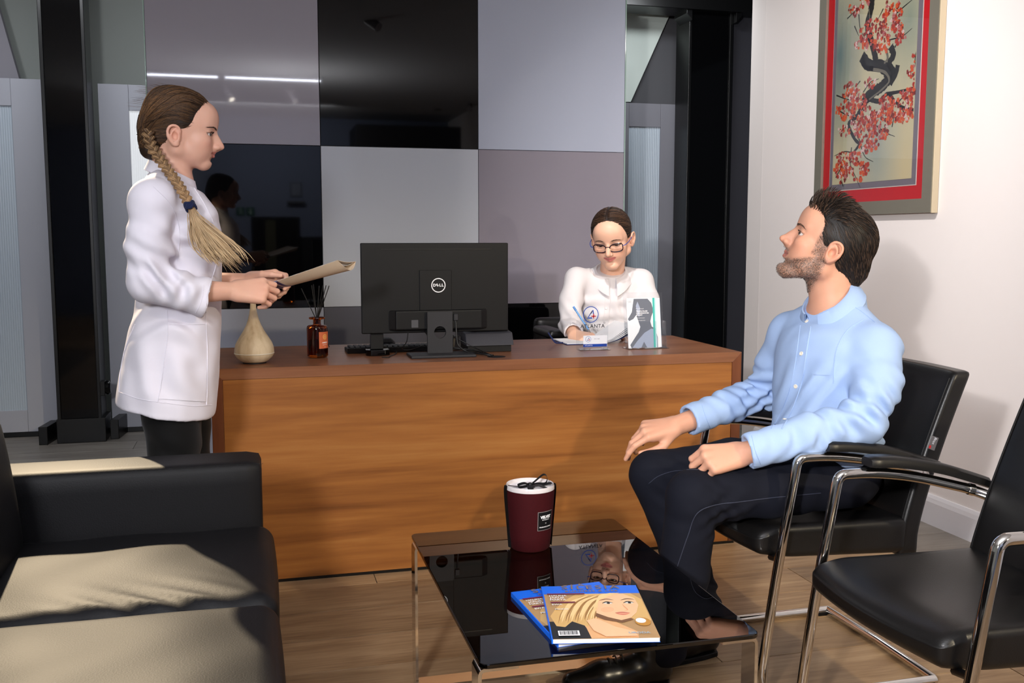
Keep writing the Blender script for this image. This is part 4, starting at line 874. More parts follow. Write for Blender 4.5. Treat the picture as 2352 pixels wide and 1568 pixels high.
# --- magazines
def magazine(c4, z, th, label):
    """c4: near-left, near-right, far-right, far-left corners on the table"""
    c4 = [np.array([p[0], p[1]]) for p in c4]; cen = sum(c4) / 4
    o = thing('magazine', (cen[0], cen[1], z), label, 'magazine', 'magazines on the coffee table')
    e = c4[1] - c4[0]; eu = np.array([e[0], e[1], 0]); W_ = np.linalg.norm(eu); eu /= W_; ev = np.array([-eu[1], eu[0], 0]); H_ = 0.285; W_ = 0.208
    O = np.array([c4[0][0], c4[0][1], z])
    def q(u, v, zz=0): return O + eu * u * W_ + ev * v * H_ + np.array([0, 0, zz])
    V = []
    for zz in (0.0006, th): V += [q(0.002, 0.002, zz), q(.995, 0.002, zz), q(.995, .998, zz), q(0.002, .998, zz)]
    mesh_obj('page_block', V, [(0, 3, 2, 1), (4, 5, 6, 7), (0, 1, 5, 4), (1, 2, 6, 5), (2, 3, 7, 6), (3, 0, 4, 7)], M['paper'], o)
    bl = MGM['blue']
    def slab(nm, z0, z1, m): V = [q(u, v, zz) for zz in (z0, z1) for u, v in ((0, 0), (1, 0), (1, 1), (0, 1))]; return mesh_obj(nm, V, [(0, 3, 2, 1), (4, 5, 6, 7), (0, 1, 5, 4), (1, 2, 6, 5), (2, 3, 7, 6), (3, 0, 4, 7)], m, o)
    slab('back_cover', 0, 0.0006, bl); slab('front_cover', th, th + 0.0006, MGM['photo'])
    V = [q(-0.012, v, zz) for v in (0, 1) for zz in (0, th + .0006)] + [q(0, v, zz) for v in (0, 1) for zz in (0, th + .0006)]
    mesh_obj('spine', V, [(0, 1, 3, 2), (4, 6, 7, 5), (1, 5, 7, 3), (0, 2, 6, 4), (0, 4, 5, 1), (2, 3, 7, 6)], bl, o)
    lev = [0.0007]
    def pr(nm, pts, m, holes=None):
        lev[0] += 0.00004; V = [q(u, v, th + lev[0]) for u, v in pts]; return mesh_obj(nm, V, [tuple(range(len(pts)))], m, o)
    def blob(cu, cv, ru, rv, a=0, n=22): ca, sa = math.cos(a), math.sin(a); return [(cu + ru * math.cos(2 * PI * k / n) * ca - rv * math.sin(2 * PI * k / n) * sa, cv + ru * math.cos(2 * PI * k / n) * sa + rv * math.sin(2 * PI * k / n) * ca) for k in range(n)]
    def st_(nm, P, wd, m):
        lev[0] += 0.00003; P = smooth_path(np.array([(a, b, 0) for a, b in P]), 6); wv = np.sin(np.linspace(0.25, PI - .1, len(P))) * wd; v, f = g_stroke(P, wv); return mesh_obj(nm, [q(a, b, th + lev[0]) for a, b, _ in v], f, m, o)
    pr('masthead_band', [(0, .83), (1, .83), (1, 1), (0, 1)], bl)
    # a blonde model lying on her arms, built from printed shapes
    pr('dark_top_print', [(0, 0), (.48, 0), (.40, .22), (.22, .3), (0, .30)], MGM['dark'])
    pr('shoulder_print', [(.36, 0), (.34, .18), (.30, .34), (.40, .46), (.56, .42), (.66, .26), (.82, .1), (.80, 0)], MGM['skin2'])
    pr('hair_print', [(.06, .22), (.02, .40), (.10, .56), (.20, .70), (.34, .829), (.90, .829), (.99, .70), (.99, .30), (.88, .22), (.82, .34), (.60, .40), (.44, .36), (.36, .20), (.22, .30), (.14, .2)], MGM['hair'])
    for k in range(26):
        u0 = .14 + .030 * (k % 13); d_ = (k * 37 % 11) / 11
        st_('hair_lock_print', [(u0 + .28, .80 - .03 * d_), (u0 + .12, .66), (u0 + .02 * d_, .46), (u0 - .06 + .04 * d_, .26 + .1 * d_)], .016 + .014 * d_, MGM['hair2'] if k % 3 else MGM['hair3'])
    pr('face_print', [(.50, .62), (.54, .74), (.66, .815), (.82, .81), (.92, .72), (.93, .58), (.88, .44), (.80, .34), (.70, .30), (.58, .36), (.48, .44)], MGM['skin'])
    pr('cheek_print', blob(.60, .50, .07, .05, .3), MGM['cheek'])
    pr('shadow_print', [(.48, .44), (.58, .36), (.70, .30), (.80, .34), (.82, .31), (.70, .255), (.54, .31), (.46, .38)], MGM['brown'])
    for cu in (.63, .845): 
        pr('eye_print', blob(cu, .625, .045, .018), MGM['eyew']); pr('iris_print', blob(cu + .004, .625, .017, .017), MGM['dark'])
        st_('lash_print', [(cu - .06, .622), (cu - .01, .650), (cu + .055, .630)], .018, MGM['dark']); st_('brow_print', [(cu - .075, .680), (cu, .705), (cu + .07, .685)], .016, MGM['brown'])
    st_('nose_print', [(.77, .60), (.785, .54), (.80, .49), (.765, .475)], .014, MGM['blush'])
    st_('upper_lip_print', [(.665, .432), (.74, .440), (.815, .428)], .020, MGM['lip']); st_('lower_lip_print', [(.675, .420), (.74, .405), (.805, .418)], .024, MGM['lip2'])
    for k in range(5): st_('hair_lock_print', [(.70 + .02 * k, .828), (.58 - .005 * k, .78 - .02 * k), (.53 - .01 * k, .66 - .02 * k), (.50 - .01 * k, .50)], .018, MGM['hair2'])
    pr('forearm_print', [(.36, .30), (.46, .34), (.62, .18), (.78, .10), (.80, .02), (.50, .015), (.40, .12)], MGM['skin'])
    pr('flower_print', blob(.90, .265, .075, .075), MGM['gold']); pr('badge_print', blob(.885, .285, .05, .045), M['white_print'])
    pr('barcode_panel', [(.06, .04), (.26, .04), (.26, .125), (.06, .125)], M['white_print'])
    for k in range(14): a = .075 + k * .0125; pr('barcode_bar', [(a, .055), (a + .005 + .003 * (k % 3 == 0), .055), (a + .005 + .003 * (k % 3 == 0), .118), (a, .118)], MGM['dark'])
    def tx(nm, s, size, u, v, m, bold=0, left=True, sp=1.0):
        lev[0] += 0.00003; tv, tf = text_geo(s, size, bold, space=sp)
        if left: tv[:, 0] -= tv[:, 0].min()
        mesh_obj(nm, [q(u + a / W_, v + b / H_, th + lev[0]) for a, b, _ in tv], tf, m, o)
    tx('masthead', 'SILESIA', 0.031, .50, .945, MGM['bronze'], .0003, False, 1.35); tx('masthead_tagline', 'BUSINESS & LIFE', 0.0125, .50, .868, MGM['bronze'], .0002, False, 1.3)
    pr('headline_band', [(.03, .80), (.42, .80), (.42, .825), (.03, .825)], MGM['wine'])
    for s, v in (('HALINA', .775), ('JAKUB', .735), ('MARTA', .695)): tx('headline', s, 0.0105, .05, v, M['white_print'], .0002)
    pr('headline_band', [(.05, .63), (.30, .63), (.30, .655), (.05, .655)], MGM['wine']); tx('headline', 'EWA', 0.010, .06, .60, M['white_print'], .0002); tx('headline', 'MODA', 0.0095, .08, .51, M['white_print'], .0001)
    tx('cover_line', 'URODA', 0.012, .72, .065, MGM['pale'], .0002)
    return o
MGM = dict(blue=plain('mag_blue', (6, 104, 232), 0.3), photo=plain('mag_photo', (176, 140, 96), 0.3), dark=plain('mag_dark', (24, 28, 32), 0.3), skin=plain('mag_skin', (240, 192, 150), 0.3), skin2=plain('mag_skin2', (224, 172, 122), 0.3), hair=plain('mag_hair', (214, 174, 110), 0.3), hair2=plain('mag_hair2', (240, 208, 150), 0.3), hair3=plain('mag_hair3', (160, 116, 60), 0.3), cheek=plain('mag_cheek', (236, 182, 140), 0.3), blush=plain('mag_blush', (226, 158, 116), 0.3), brown=plain('mag_brown', (116, 78, 46), 0.3), eyew=plain('mag_eye', (216, 214, 206), 0.3), lip=plain('mag_lip', (190, 96, 84), 0.3), lip2=plain('mag_lip2', (214, 126, 108), 0.3), gold=plain('mag_gold', (190, 134, 50), 0.3), bronze=plain('mag_bronze', (120, 104, 92), 0.35), wine=plain('mag_wine', (110, 30, 60), 0.3), pale=plain('mag_pale', (150, 180, 200), 0.3))
magazine([az(1283, 1484, .402), az(1490, 1455, .402), az(1385, 1346, .402), az(1196, 1364, .402)], TZ, 0.009, 'lower blue magazine sticking out on the left of the glass table pile')
magazine([az(1270, 1474, .414), az(1502, 1470, .414), az(1455, 1350, .414), az(1250, 1351, .414)], TZ + 0.0101, 0.009, 'top magazine with blonde woman cover lying on the glass table')

# ================================================================== PICTURE ON THE RIGHT WALL
pic = thing('framed_painting', (WX - 0.02, 3.89, 1.285), 'tall framed blossom branch painting with red mount on white wall', 'painting')
fy0, fy1, fz0, fz1 = 3.458, 4.325, 1.285, 2.70; xw = WX
silver = plain('brushed_silver', (150, 146, 132), 0.42, metal=0.6, bump=0.1, bscale=30, stretch=(1, 1, 12)); fwid = 0.058
def mitre(a, b, c, d, x0, x1, m, nm):  # quad prism in y,z
    V = [(x, p[0], p[1]) for x in (x0, x1) for p in (a, b, c, d)]; return mesh_obj(nm, V, [(0, 1, 2, 3), (4, 7, 6, 5), (0, 4, 5, 1), (1, 5, 6, 2), (2, 6, 7, 3), (3, 7, 4, 0)], m, pic)
o_ = [(fy0, fz0), (fy1, fz0), (fy1, fz1), (fy0, fz1)]; i_ = [(fy0 + fwid, fz0 + fwid), (fy1 - fwid, fz0 + fwid), (fy1 - fwid, fz1 - fwid), (fy0 + fwid, fz1 - fwid)]
for k in range(4): j = (k + 1) % 4; mitre(o_[k], o_[j], i_[j], i_[k], xw - 0.034, xw - 0.001, silver, 'frame_side')
lipm = plain('frame_lip', (206, 190, 160), 0.4)
for a, b in (((fy0 - 0.004, fz0 - 0.002), (fy0, fz1)), ): box('frame_lip', (xw - 0.030, a[0], a[1]), (xw - 0.002, b[0], b[1]), lipm, pic, bev=0.001)
def sheet(nm, ins, x, m, insb=None):
    ib = ins if insb is None else insb; return box(nm, (x, fy0 + ins, fz0 + ib), (x + 0.002, fy1 - ins, fz1 - ib), m, pic, bev=0)
sheet('red_mount', fwid - 0.002, xw - 0.020, plain('red_mount', (190, 6, 22), 0.6))
sheet('pale_edge', 0.112, xw - 0.0215, plain('mount_edge', (212, 204, 196), 0.5), 0.115); sheet('grey_mount', 0.116, xw - 0.023, plain('grey_mount', (112, 106, 116), 0.6), 0.119)
m, n, l, b = mat_nodes('painted_silk'); tcn = n.new('ShaderNodeTexCoord'); sx = n.new('ShaderNodeSeparateXYZ'); l.new(tcn.outputs['Generated'], sx.inputs[0])
nz = n.new('ShaderNodeTexNoise'); nz.inputs['Scale'].default_value = 2.6; nz.inputs['Detail'].default_value = 4; l.new(tcn.outputs['Generated'], nz.inputs['Vector'])
def wash(px, py, rad, amt):   # a soft patch of pigment on the silk
    p = ax(px, py, WX - 0.0245); g = ((p[1] - (fy0 + .142)) / (fy1 - fy0 - .284), (p[2] - (fz0 + .145)) / (fz1 - fz0 - .29))
    cb = n.new('ShaderNodeCombineXYZ'); l.new(sx.outputs['Y'], cb.inputs[1]); l.new(sx.outputs['Z'], cb.inputs[2]); d_ = n.new('ShaderNodeVectorMath'); d_.operation = 'DISTANCE'; l.new(cb.outputs[0], d_.inputs[0]); d_.inputs[1].default_value = (0, g[0], g[1])
    a_ = n.new('ShaderNodeMath'); a_.operation = 'MULTIPLY_ADD'; a_.inputs[1].default_value = 0.30; l.new(nz.outputs['Fac'], a_.inputs[0]); l.new(d_.outputs['Value'], a_.inputs[2])
    m_ = n.new('ShaderNodeMapRange'); m_.inputs['From Min'].default_value = 0.12; m_.inputs['From Max'].default_value = rad + .15; m_.inputs['To Min'].default_value = amt; m_.inputs['To Max'].default_value = 0; l.new(a_.outputs[0], m_.inputs['Value']); return m_.outputs[0]
cur = None
for (px_, py_, rd_, am_, c_) in ((1930, 120, .42, .95, (74, 108, 116)), (2090, 40, .30, .7, (104, 128, 122)), (2010, 330, .34, .75, (120, 146, 152)), (2080, 400, .25, .4, (206, 182, 130))):
    mx = n.new('ShaderNodeMix'); mx.data_type = 'RGBA'; mx.inputs[7].default_value = (*lin(c_), 1); l.new(wash(px_, py_, rd_, am_), mx.inputs[0])
    if cur is None: mx.inputs[6].default_value = (*lin((192, 184, 152)), 1)
    else: l.new(cur, mx.inputs[6])
    cur = mx.outputs[2]
l.new(cur, b.inputs['Base Color']); b.inputs['Roughness'].default_value = 0.22; b.inputs['Specular IOR Level'].default_value = 0.5
canvas = sheet('painting', 0.142, xw - 0.0245, m, 0.145)
XP = xw - 0.0247
def crop(cx, cy): p = ax(1840 + cx * 0.3316, cy * 0.3316, XP); return p
brm = plain('ink_black', (26, 26, 24), 0.5); brg = plain('ink_grey', (104, 100, 88), 0.5)
def brush(pts, wd, m, taper=0.3, lift=0.0002):
    P = smooth_path(np.array([(-crop(a, b_)[1], crop(a, b_)[2], 0) for a, b_ in pts]), 8); n_ = len(P); rs = random.Random(len(pts) * 7 + int(pts[0][0])); wv = .5 * wd * (1 - (1 - taper) * np.linspace(0, 1, n_)) * np.array([1 + .25 * (rs.random() - .5) for _ in range(n_)])
    v, f = g_stroke(P, wv); return np.stack([np.full(len(v), XP - lift), np.clip(-v[:, 0], fy0 + .1445, fy1 - .1445), v[:, 1]], 1), f
trunk = MB(); twig = MB(); lite = MB()
for pts, wd, tp in (([(492, -40), (485, 60), (462, 180), (490, 300), (520, 420)], .085, .8), ([(420, 390), (470, 450), (560, 460), (605, 530), (560, 600), (480, 650), (430, 720)], .11, .9), ([(620, 320), (640, 380), (610, 440), (640, 500), (600, 590)], .075, .6),
                    ([(670, 450), (655, 520), (620, 590)], .06, .5), ([(430, 380), (440, 460), (520, 480)], .05, .8), ([(430, 720), (470, 690), (540, 700), (600, 650), (650, 700), (700, 740), (830, 770)], .05, .4), ([(430, 720), (390, 800), (330, 860), (370, 960), (400, 1000), (360, 1060)], .055, .4), ([(600, 650), (700, 630), (790, 600)], .035, .3)):
    v, f = brush(pts, wd, brm, tp); trunk.add(v, f)
for pts, wd in (([(500, 480), (580, 500), (610, 560), (560, 620), (470, 690)], .03), ([(585, 330), (600, 400), (575, 440)], .035), ([(470, 60), (480, 170)], .015)):
    v, f = brush(pts, wd, brg, .5, .0004); lite.add(v, f)
for pts in ([(400, 100), (410, 200), (440, 260)], [(640, 110), (720, 40), (780, -10)], [(600, 280), (700, 250), (770, 195)], [(805, 330), (790, 420), (810, 540), (800, 640)], [(680, 700), (740, 640), (830, 590)], [(245, 660), (330, 690), (420, 680)], [(250, 760), (330, 800), (400, 790)],
            [(400, 960), (440, 1080), (500, 1120)], [(360, 1060), (300, 1050), (230, 1080)], [(350, 1020), (340, 1130), (380, 1230), (410, 1300)], [(240, 1230), (290, 1150), (330, 1180)], [(520, 870), (590, 920), (650, 945)], [(690, 740), (720, 800), (700, 860)], [(430, 640), (480, 570), (540, 545)], [(410, 560), (380, 600)], [(570, 60), (520, 160)], [(650, 330), (680, 260)], [(320, 130), (380, 70)], [(370, 180), (400, 250)], [(630, 880), (640, 800), (600, 720)], [(780, 800), (740, 760)], [(290, 1290), (280, 1240)]):
    v, f = brush(pts, .014, brm, .3); twig.add(v, f)
trunk.build('trunk_strokes', brm, canvas)['kind'] = 'stuff'; twig.build('twig_strokes', brm, canvas)['kind'] = 'stuff'; lite.build('bark_strokes', brg, canvas)['kind'] = 'stuff'
bcol = [plain('blossom_%s' % nm, c_, 0.5) for nm, c_ in (('red', (168, 50, 34)), ('orange', (204, 84, 40)), ('rose', (172, 100, 100)), ('pale', (206, 178, 174)), ('deep', (120, 34, 28)))]
rb = random.Random(21); B_ = [MB() for _ in bcol]
clusters = [((365, 70), 40, 12), ((440, 20), 40, 8), ((640, 60), 70, 30), ((610, 150), 70, 26), ((665, 180), 40, 16), ((520, 240), 110, 75), ((420, 300), 50, 18), ((690, 260), 50, 18), ((560, 320), 60, 16), ((800, 400), 30, 10), ((790, 500), 50, 22), ((810, 600), 40, 26), ((350, 640), 70, 34), ((400, 680), 60, 26), ((480, 570), 40, 12), ((310, 760), 70, 36), ((420, 800), 90, 60), ((300, 900), 40, 14), ((440, 900), 80, 50), ((540, 850), 90, 60), ((600, 720), 60, 34), ((650, 800), 40, 16), ((740, 690), 80, 40), ((710, 800), 50, 18), ((790, 790), 30, 8), ((570, 940), 30, 8), ((450, 1010), 50, 22), ((290, 1090), 40, 14), ((380, 1100), 50, 24), ((290, 1180), 60, 40), ((440, 1170), 40, 20), ((390, 1250), 30, 10), ((330, 1200), 40, 14), ((500, 1000), 40, 12), ((290, 1260), 25, 5)]
for (cx_, cy_), R_, N2 in clusters:
    for k in range(int(N2 * 1.5)):
        a = rb.random() * 2 * PI; r_ = R_ * math.sqrt(rb.random()); p = crop(cx_ + r_ * math.cos(a), cy_ + r_ * math.sin(a))
        if not (fy0 + .146 < p[1] < fy1 - .146 and p[2] > fz0 + .15): continue
        ci = rb.choices(range(5), (6, 6, 2, 2, 4))[0]; rad = rb.uniform(.004, .0105); lz = .0006 + rb.random() * .0006
        ph = rb.random() * PI
        for j in range(rb.choice((3, 4, 5))):
            v, f = g_disc(rad * .62, 7); aa = ph + j * 2 * PI / 5; v[:, 0] += math.cos(aa) * rad * .6; v[:, 1] += math.sin(aa) * rad * .6
            B_[ci].add(np.stack([np.full(len(v), XP - lz - j * .00003), p[1] - v[:, 0], p[2] + v[:, 1]], 1), f)
        v, f = g_disc(rad * .2, 6); B_[4 if ci != 3 else 0].add(np.stack([np.full(len(v), XP - lz - .0002), p[1] - v[:, 0], p[2] + v[:, 1]], 1), f)
for mb, mm in zip(B_, bcol): mb.build('blossom_strokes', mm, canvas)['kind'] = 'stuff'
box('picture_glass', (xw - 0.0285, fy0 + fwid, fz0 + fwid), (xw - 0.0275, fy1 - fwid, fz1 - fwid), smoked('clear_picture_glass', (0.97, 0.97, 0.97), 1.4), pic, bev=0)
# ================================================================== SCULPTING: smooth distance fields turned into meshes
class Field:
    def __init__(s, lo, hi, h):
        s.h = h; s.lo = np.array(lo, float); s.n = np.ceil((np.array(hi) - s.lo) / h).astype(int) + 1
        s.ax = [(s.lo[i] + h * np.arange(s.n[i])).astype(np.float32) for i in range(3)]
        s.d = np.full(tuple(s.n), 0.5, np.float32)
    def win(s, lo, hi):
        a = np.clip(np.floor((np.array(lo) - s.lo) / s.h).astype(int), 0, s.n); b = np.clip(np.ceil((np.array(hi) - s.lo) / s.h).astype(int) + 1, 0, s.n)
        if np.any(b <= a): return None, None
        return tuple(slice(i, j) for i, j in zip(a, b)), (s.ax[0][a[0]:b[0], None, None], s.ax[1][None, a[1]:b[1], None], s.ax[2][None, None, a[2]:b[2]])
    def put(s, lo, hi, fn, k, mode):
        sl, X = s.win(lo, hi)
        if sl is None: return
        b = fn(*X).astype(np.float32); a = s.d[sl]
        if mode == 'add':
            if k <= 0: s.d[sl] = np.minimum(a, b)
            else: t = np.clip(0.5 + 0.5 * (b - a) / k, 0, 1); s.d[sl] = b + (a - b) * t - k * t * (1 - t)
            # smooth minimum written as mix(b, a, t)
        elif mode == 'sub':
            b = -b
            if k <= 0: s.d[sl] = np.maximum(a, b)
            else: t = np.clip(0.5 - 0.5 * (b - a) / k, 0, 1); s.d[sl] = b + (a - b) * t + k * t * (1 - t)
        else: s.d[sl] = a + b
    def ell(s, c, r, R=None, k=0.01, mode='add'):
        c = np.array(c, float); r = np.array(r, float); m = float(r.max()) + k + 3 * s.h + 0.006
        Rm = np.eye(3) if R is None else np.array(R, float)
        e = np.sqrt((Rm ** 2) @ (r ** 2)) + k + 3 * s.h + 0.004
        def fn(X, Y, Z):
            x = X - c[0]; y = Y - c[1]; z = Z - c[2]; k0 = 0; k1 = 0
            for i in range(3):
                q = (Rm[0, i] * x + Rm[1, i] * y + Rm[2, i] * z).astype(np.float32); k0 = k0 + (q / r[i]) ** 2; k1 = k1 + (q / r[i] ** 2) ** 2
            k0 = np.sqrt(k0); k1 = np.sqrt(k1) + 1e-6; return k0 * (k0 - 1) / k1
        s.put(c - e, c + e, fn, k, mode)
    def cone(s, a, b, ra, rb=None, k=0.01, mode='add', sq=None):
        """capsule with two radii; sq = (direction, factor > 1 thins it along that direction)"""
        a = np.array(a, float); b = np.array(b, float); rb = ra if rb is None else rb; m = max(ra, rb) + k + 3 * s.h + 0.004
        ba = b - a; L2 = float(ba @ ba) + 1e-12
        if sq is not None: nd = np.array(sq[0], float); nd /= np.linalg.norm(nd); fs = sq[1]; nd = nd - ba * (nd @ ba) / L2; nd /= np.linalg.norm(nd)
        def fn(X, Y, Z):
            x = X - a[0]; y = Y - a[1]; z = Z - a[2]; t = np.clip((x * ba[0] + y * ba[1] + z * ba[2]) / L2, 0, 1).astype(np.float32)
            dx = x - t * ba[0]; dy = y - t * ba[1]; dz = z - t * ba[2]
            if sq is not None:
                q = dx * nd[0] + dy * nd[1] + dz * nd[2]; w_ = (fs - 1) * q; L = np.sqrt((dx + w_ * nd[0]) ** 2 + (dy + w_ * nd[1]) ** 2 + (dz + w_ * nd[2]) ** 2)
                r = ra + (rb - ra) * t; return (L - r) / (1 + 0.5 * (fs - 1))
            return np.sqrt(dx * dx + dy * dy + dz * dz) - (ra + (rb - ra) * t)
        s.put(np.minimum(a, b) - m, np.maximum(a, b) + m, fn, k, mode)
    def chain(s, P, R, k=0.01, mode='add', sq=None):
        for i in range(len(P) - 1): s.cone(P[i], P[i + 1], R[i], R[i + 1], k, mode, sq)
    def cut(s, p, n, k=0.003, lo=None, hi=None):
        """remove everything on the side the normal points to"""
        p = np.array(p, float); n = np.array(n, float); n /= np.linalg.norm(n)
        lo = s.lo if lo is None else lo; hi = (s.lo + s.n * s.h) if hi is None else hi
        s.put(lo, hi, lambda X, Y, Z: -((X - p[0]) * n[0] + (Y - p[1]) * n[1] + (Z - p[2]) * n[2]) + 0 * (X + Y + Z), k, 'sub')
    def folds(s, amp, dirs, c=None, rad=None, seed=1):
        """soft cloth folds: sum of bent sine waves, optionally around one place"""
        rs = np.random.RandomState(seed); lo = s.lo if c is None else np.array(c) - 2.2 * np.array(rad); hi = (s.lo + s.n * s.h) if c is None else np.array(c) + 2.2 * np.array(rad)
        def fn(X, Y, Z):
            v = 0
            for d_ in dirs:
                ph = rs.rand() * 6.28; ph2 = rs.rand() * 6.28; w1 = rs.randn(3) * 11
                v = v + np.sin(X * d_[0] + Y * d_[1] + Z * d_[2] + ph + 1.6 * np.sin(X * w1[0] + Y * w1[1] + Z * w1[2] + ph2))
            v = v * amp / math.sqrt(len(dirs))
            if c is not None: v = v * np.exp(-(((X - c[0]) / rad[0]) ** 2 + ((Y - c[1]) / rad[1]) ** 2 + ((Z - c[2]) / rad[2]) ** 2))
            return v
        s.put(lo, hi, fn, 0, 'disp')
    def mesh(s, relax=1):
        d = s.d; sg = d < 0; n = s.n; cid = []; pts = []; quads = []
        strides = np.array([n[1] * n[2], n[2], 1])
        for a in range(3):
            A = [slice(None)] * 3; B = [slice(None)] * 3; A[a] = slice(0, -1); B[a] = slice(1, None)
            sa = sg[tuple(A)]; E = np.argwhere(sa != sg[tuple(B)])
            if len(E) == 0: continue
            o1, o2 = [q for q in range(3) if q != a]
            ok = (E[:, o1] > 0) & (E[:, o2] > 0) & (E[:, o1] < n[o1] - 1) & (E[:, o2] < n[o2] - 1); E = E[ok]
            E2 = E.copy(); E2[:, a] += 1
            v0 = d[E[:, 0], E[:, 1], E[:, 2]].astype(float); v1 = d[E2[:, 0], E2[:, 1], E2[:, 2]].astype(float)
            P = E.astype(float); P[:, a] += v0 / (v0 - v1); ins = v0 < 0
            cs = []
            for p, q in ((0, 0), (1, 0), (1, 1), (0, 1)):
                c = E.copy(); c[:, o1] -= p; c[:, o2] -= q; cs.append(c @ strides)
            for c in cs: cid.append(c); pts.append(P)
            Q = np.stack(cs, 1); flip = ins if a != 1 else ~ins
            Q[~flip] = Q[~flip][:, ::-1]; quads.append(Q)
        cid = np.concatenate(cid); pts = np.concatenate(pts); Q = np.concatenate(quads)
        u, inv = np.unique(cid, return_inverse=True); cnt = np.bincount(inv)
        V = np.stack([np.bincount(inv, pts[:, i]) / cnt for i in range(3)], 1)
        Fq = np.searchsorted(u, Q)
        for _ in range(relax):
            S_ = np.zeros_like(V); C_ = np.zeros(len(V))
            for i in range(4):
                j = (i + 1) % 4
                for p, q in ((i, j), (j, i)):
                    C_ += np.bincount(Fq[:, p], minlength=len(V))
                    for ax_ in range(3): S_[:, ax_] += np.bincount(Fq[:, p], V[Fq[:, q], ax_], minlength=len(V))
            V = V * 0.5 + 0.5 * S_ / np.maximum(C_, 1)[:, None]
        return V * s.h + s.lo, Fq[:, ::-1]
def unit(v): v = np.array(v, float); return v / np.linalg.norm(v)
def rot(axis, a):
    x, y, z = unit(axis); c, s = math.cos(a), math.sin(a); C = 1 - c
    return np.array([[c + x * x * C, x * y * C - z * s, x * z * C + y * s], [y * x * C + z * s, c + y * y * C, y * z * C - x * s], [z * x * C - y * s, z * y * C + x * s, c + z * z * C]])
def chain_keep_biggest(V, Fq):
    """drop stray crumbs, keep the main body"""
    n = len(V); lab = np.arange(n); a = np.concatenate([Fq[:, i] for i in range(4)]); b = np.concatenate([Fq[:, (i + 1) % 4] for i in range(4)])
    src = np.concatenate([a, b]); dst = np.concatenate([b, a]); o = np.argsort(src, kind='stable'); src = src[o]; dst = dst[o]; st = np.searchsorted(src, np.arange(n))
    for _ in range(300):
        m = np.minimum(lab, np.minimum.reduceat(lab[dst], st)); new = m.copy(); np.minimum.at(new, lab, m); new = new[new]; new = new[new]
        if np.array_equal(new, lab): break
        lab = new
    u, c = np.unique(lab, return_counts=True); keep = lab == u[c.argmax()]
    if keep.all(): return V, Fq
    idx = np.cumsum(keep) - 1; return V[keep], idx[Fq[keep[Fq].all(1)]]

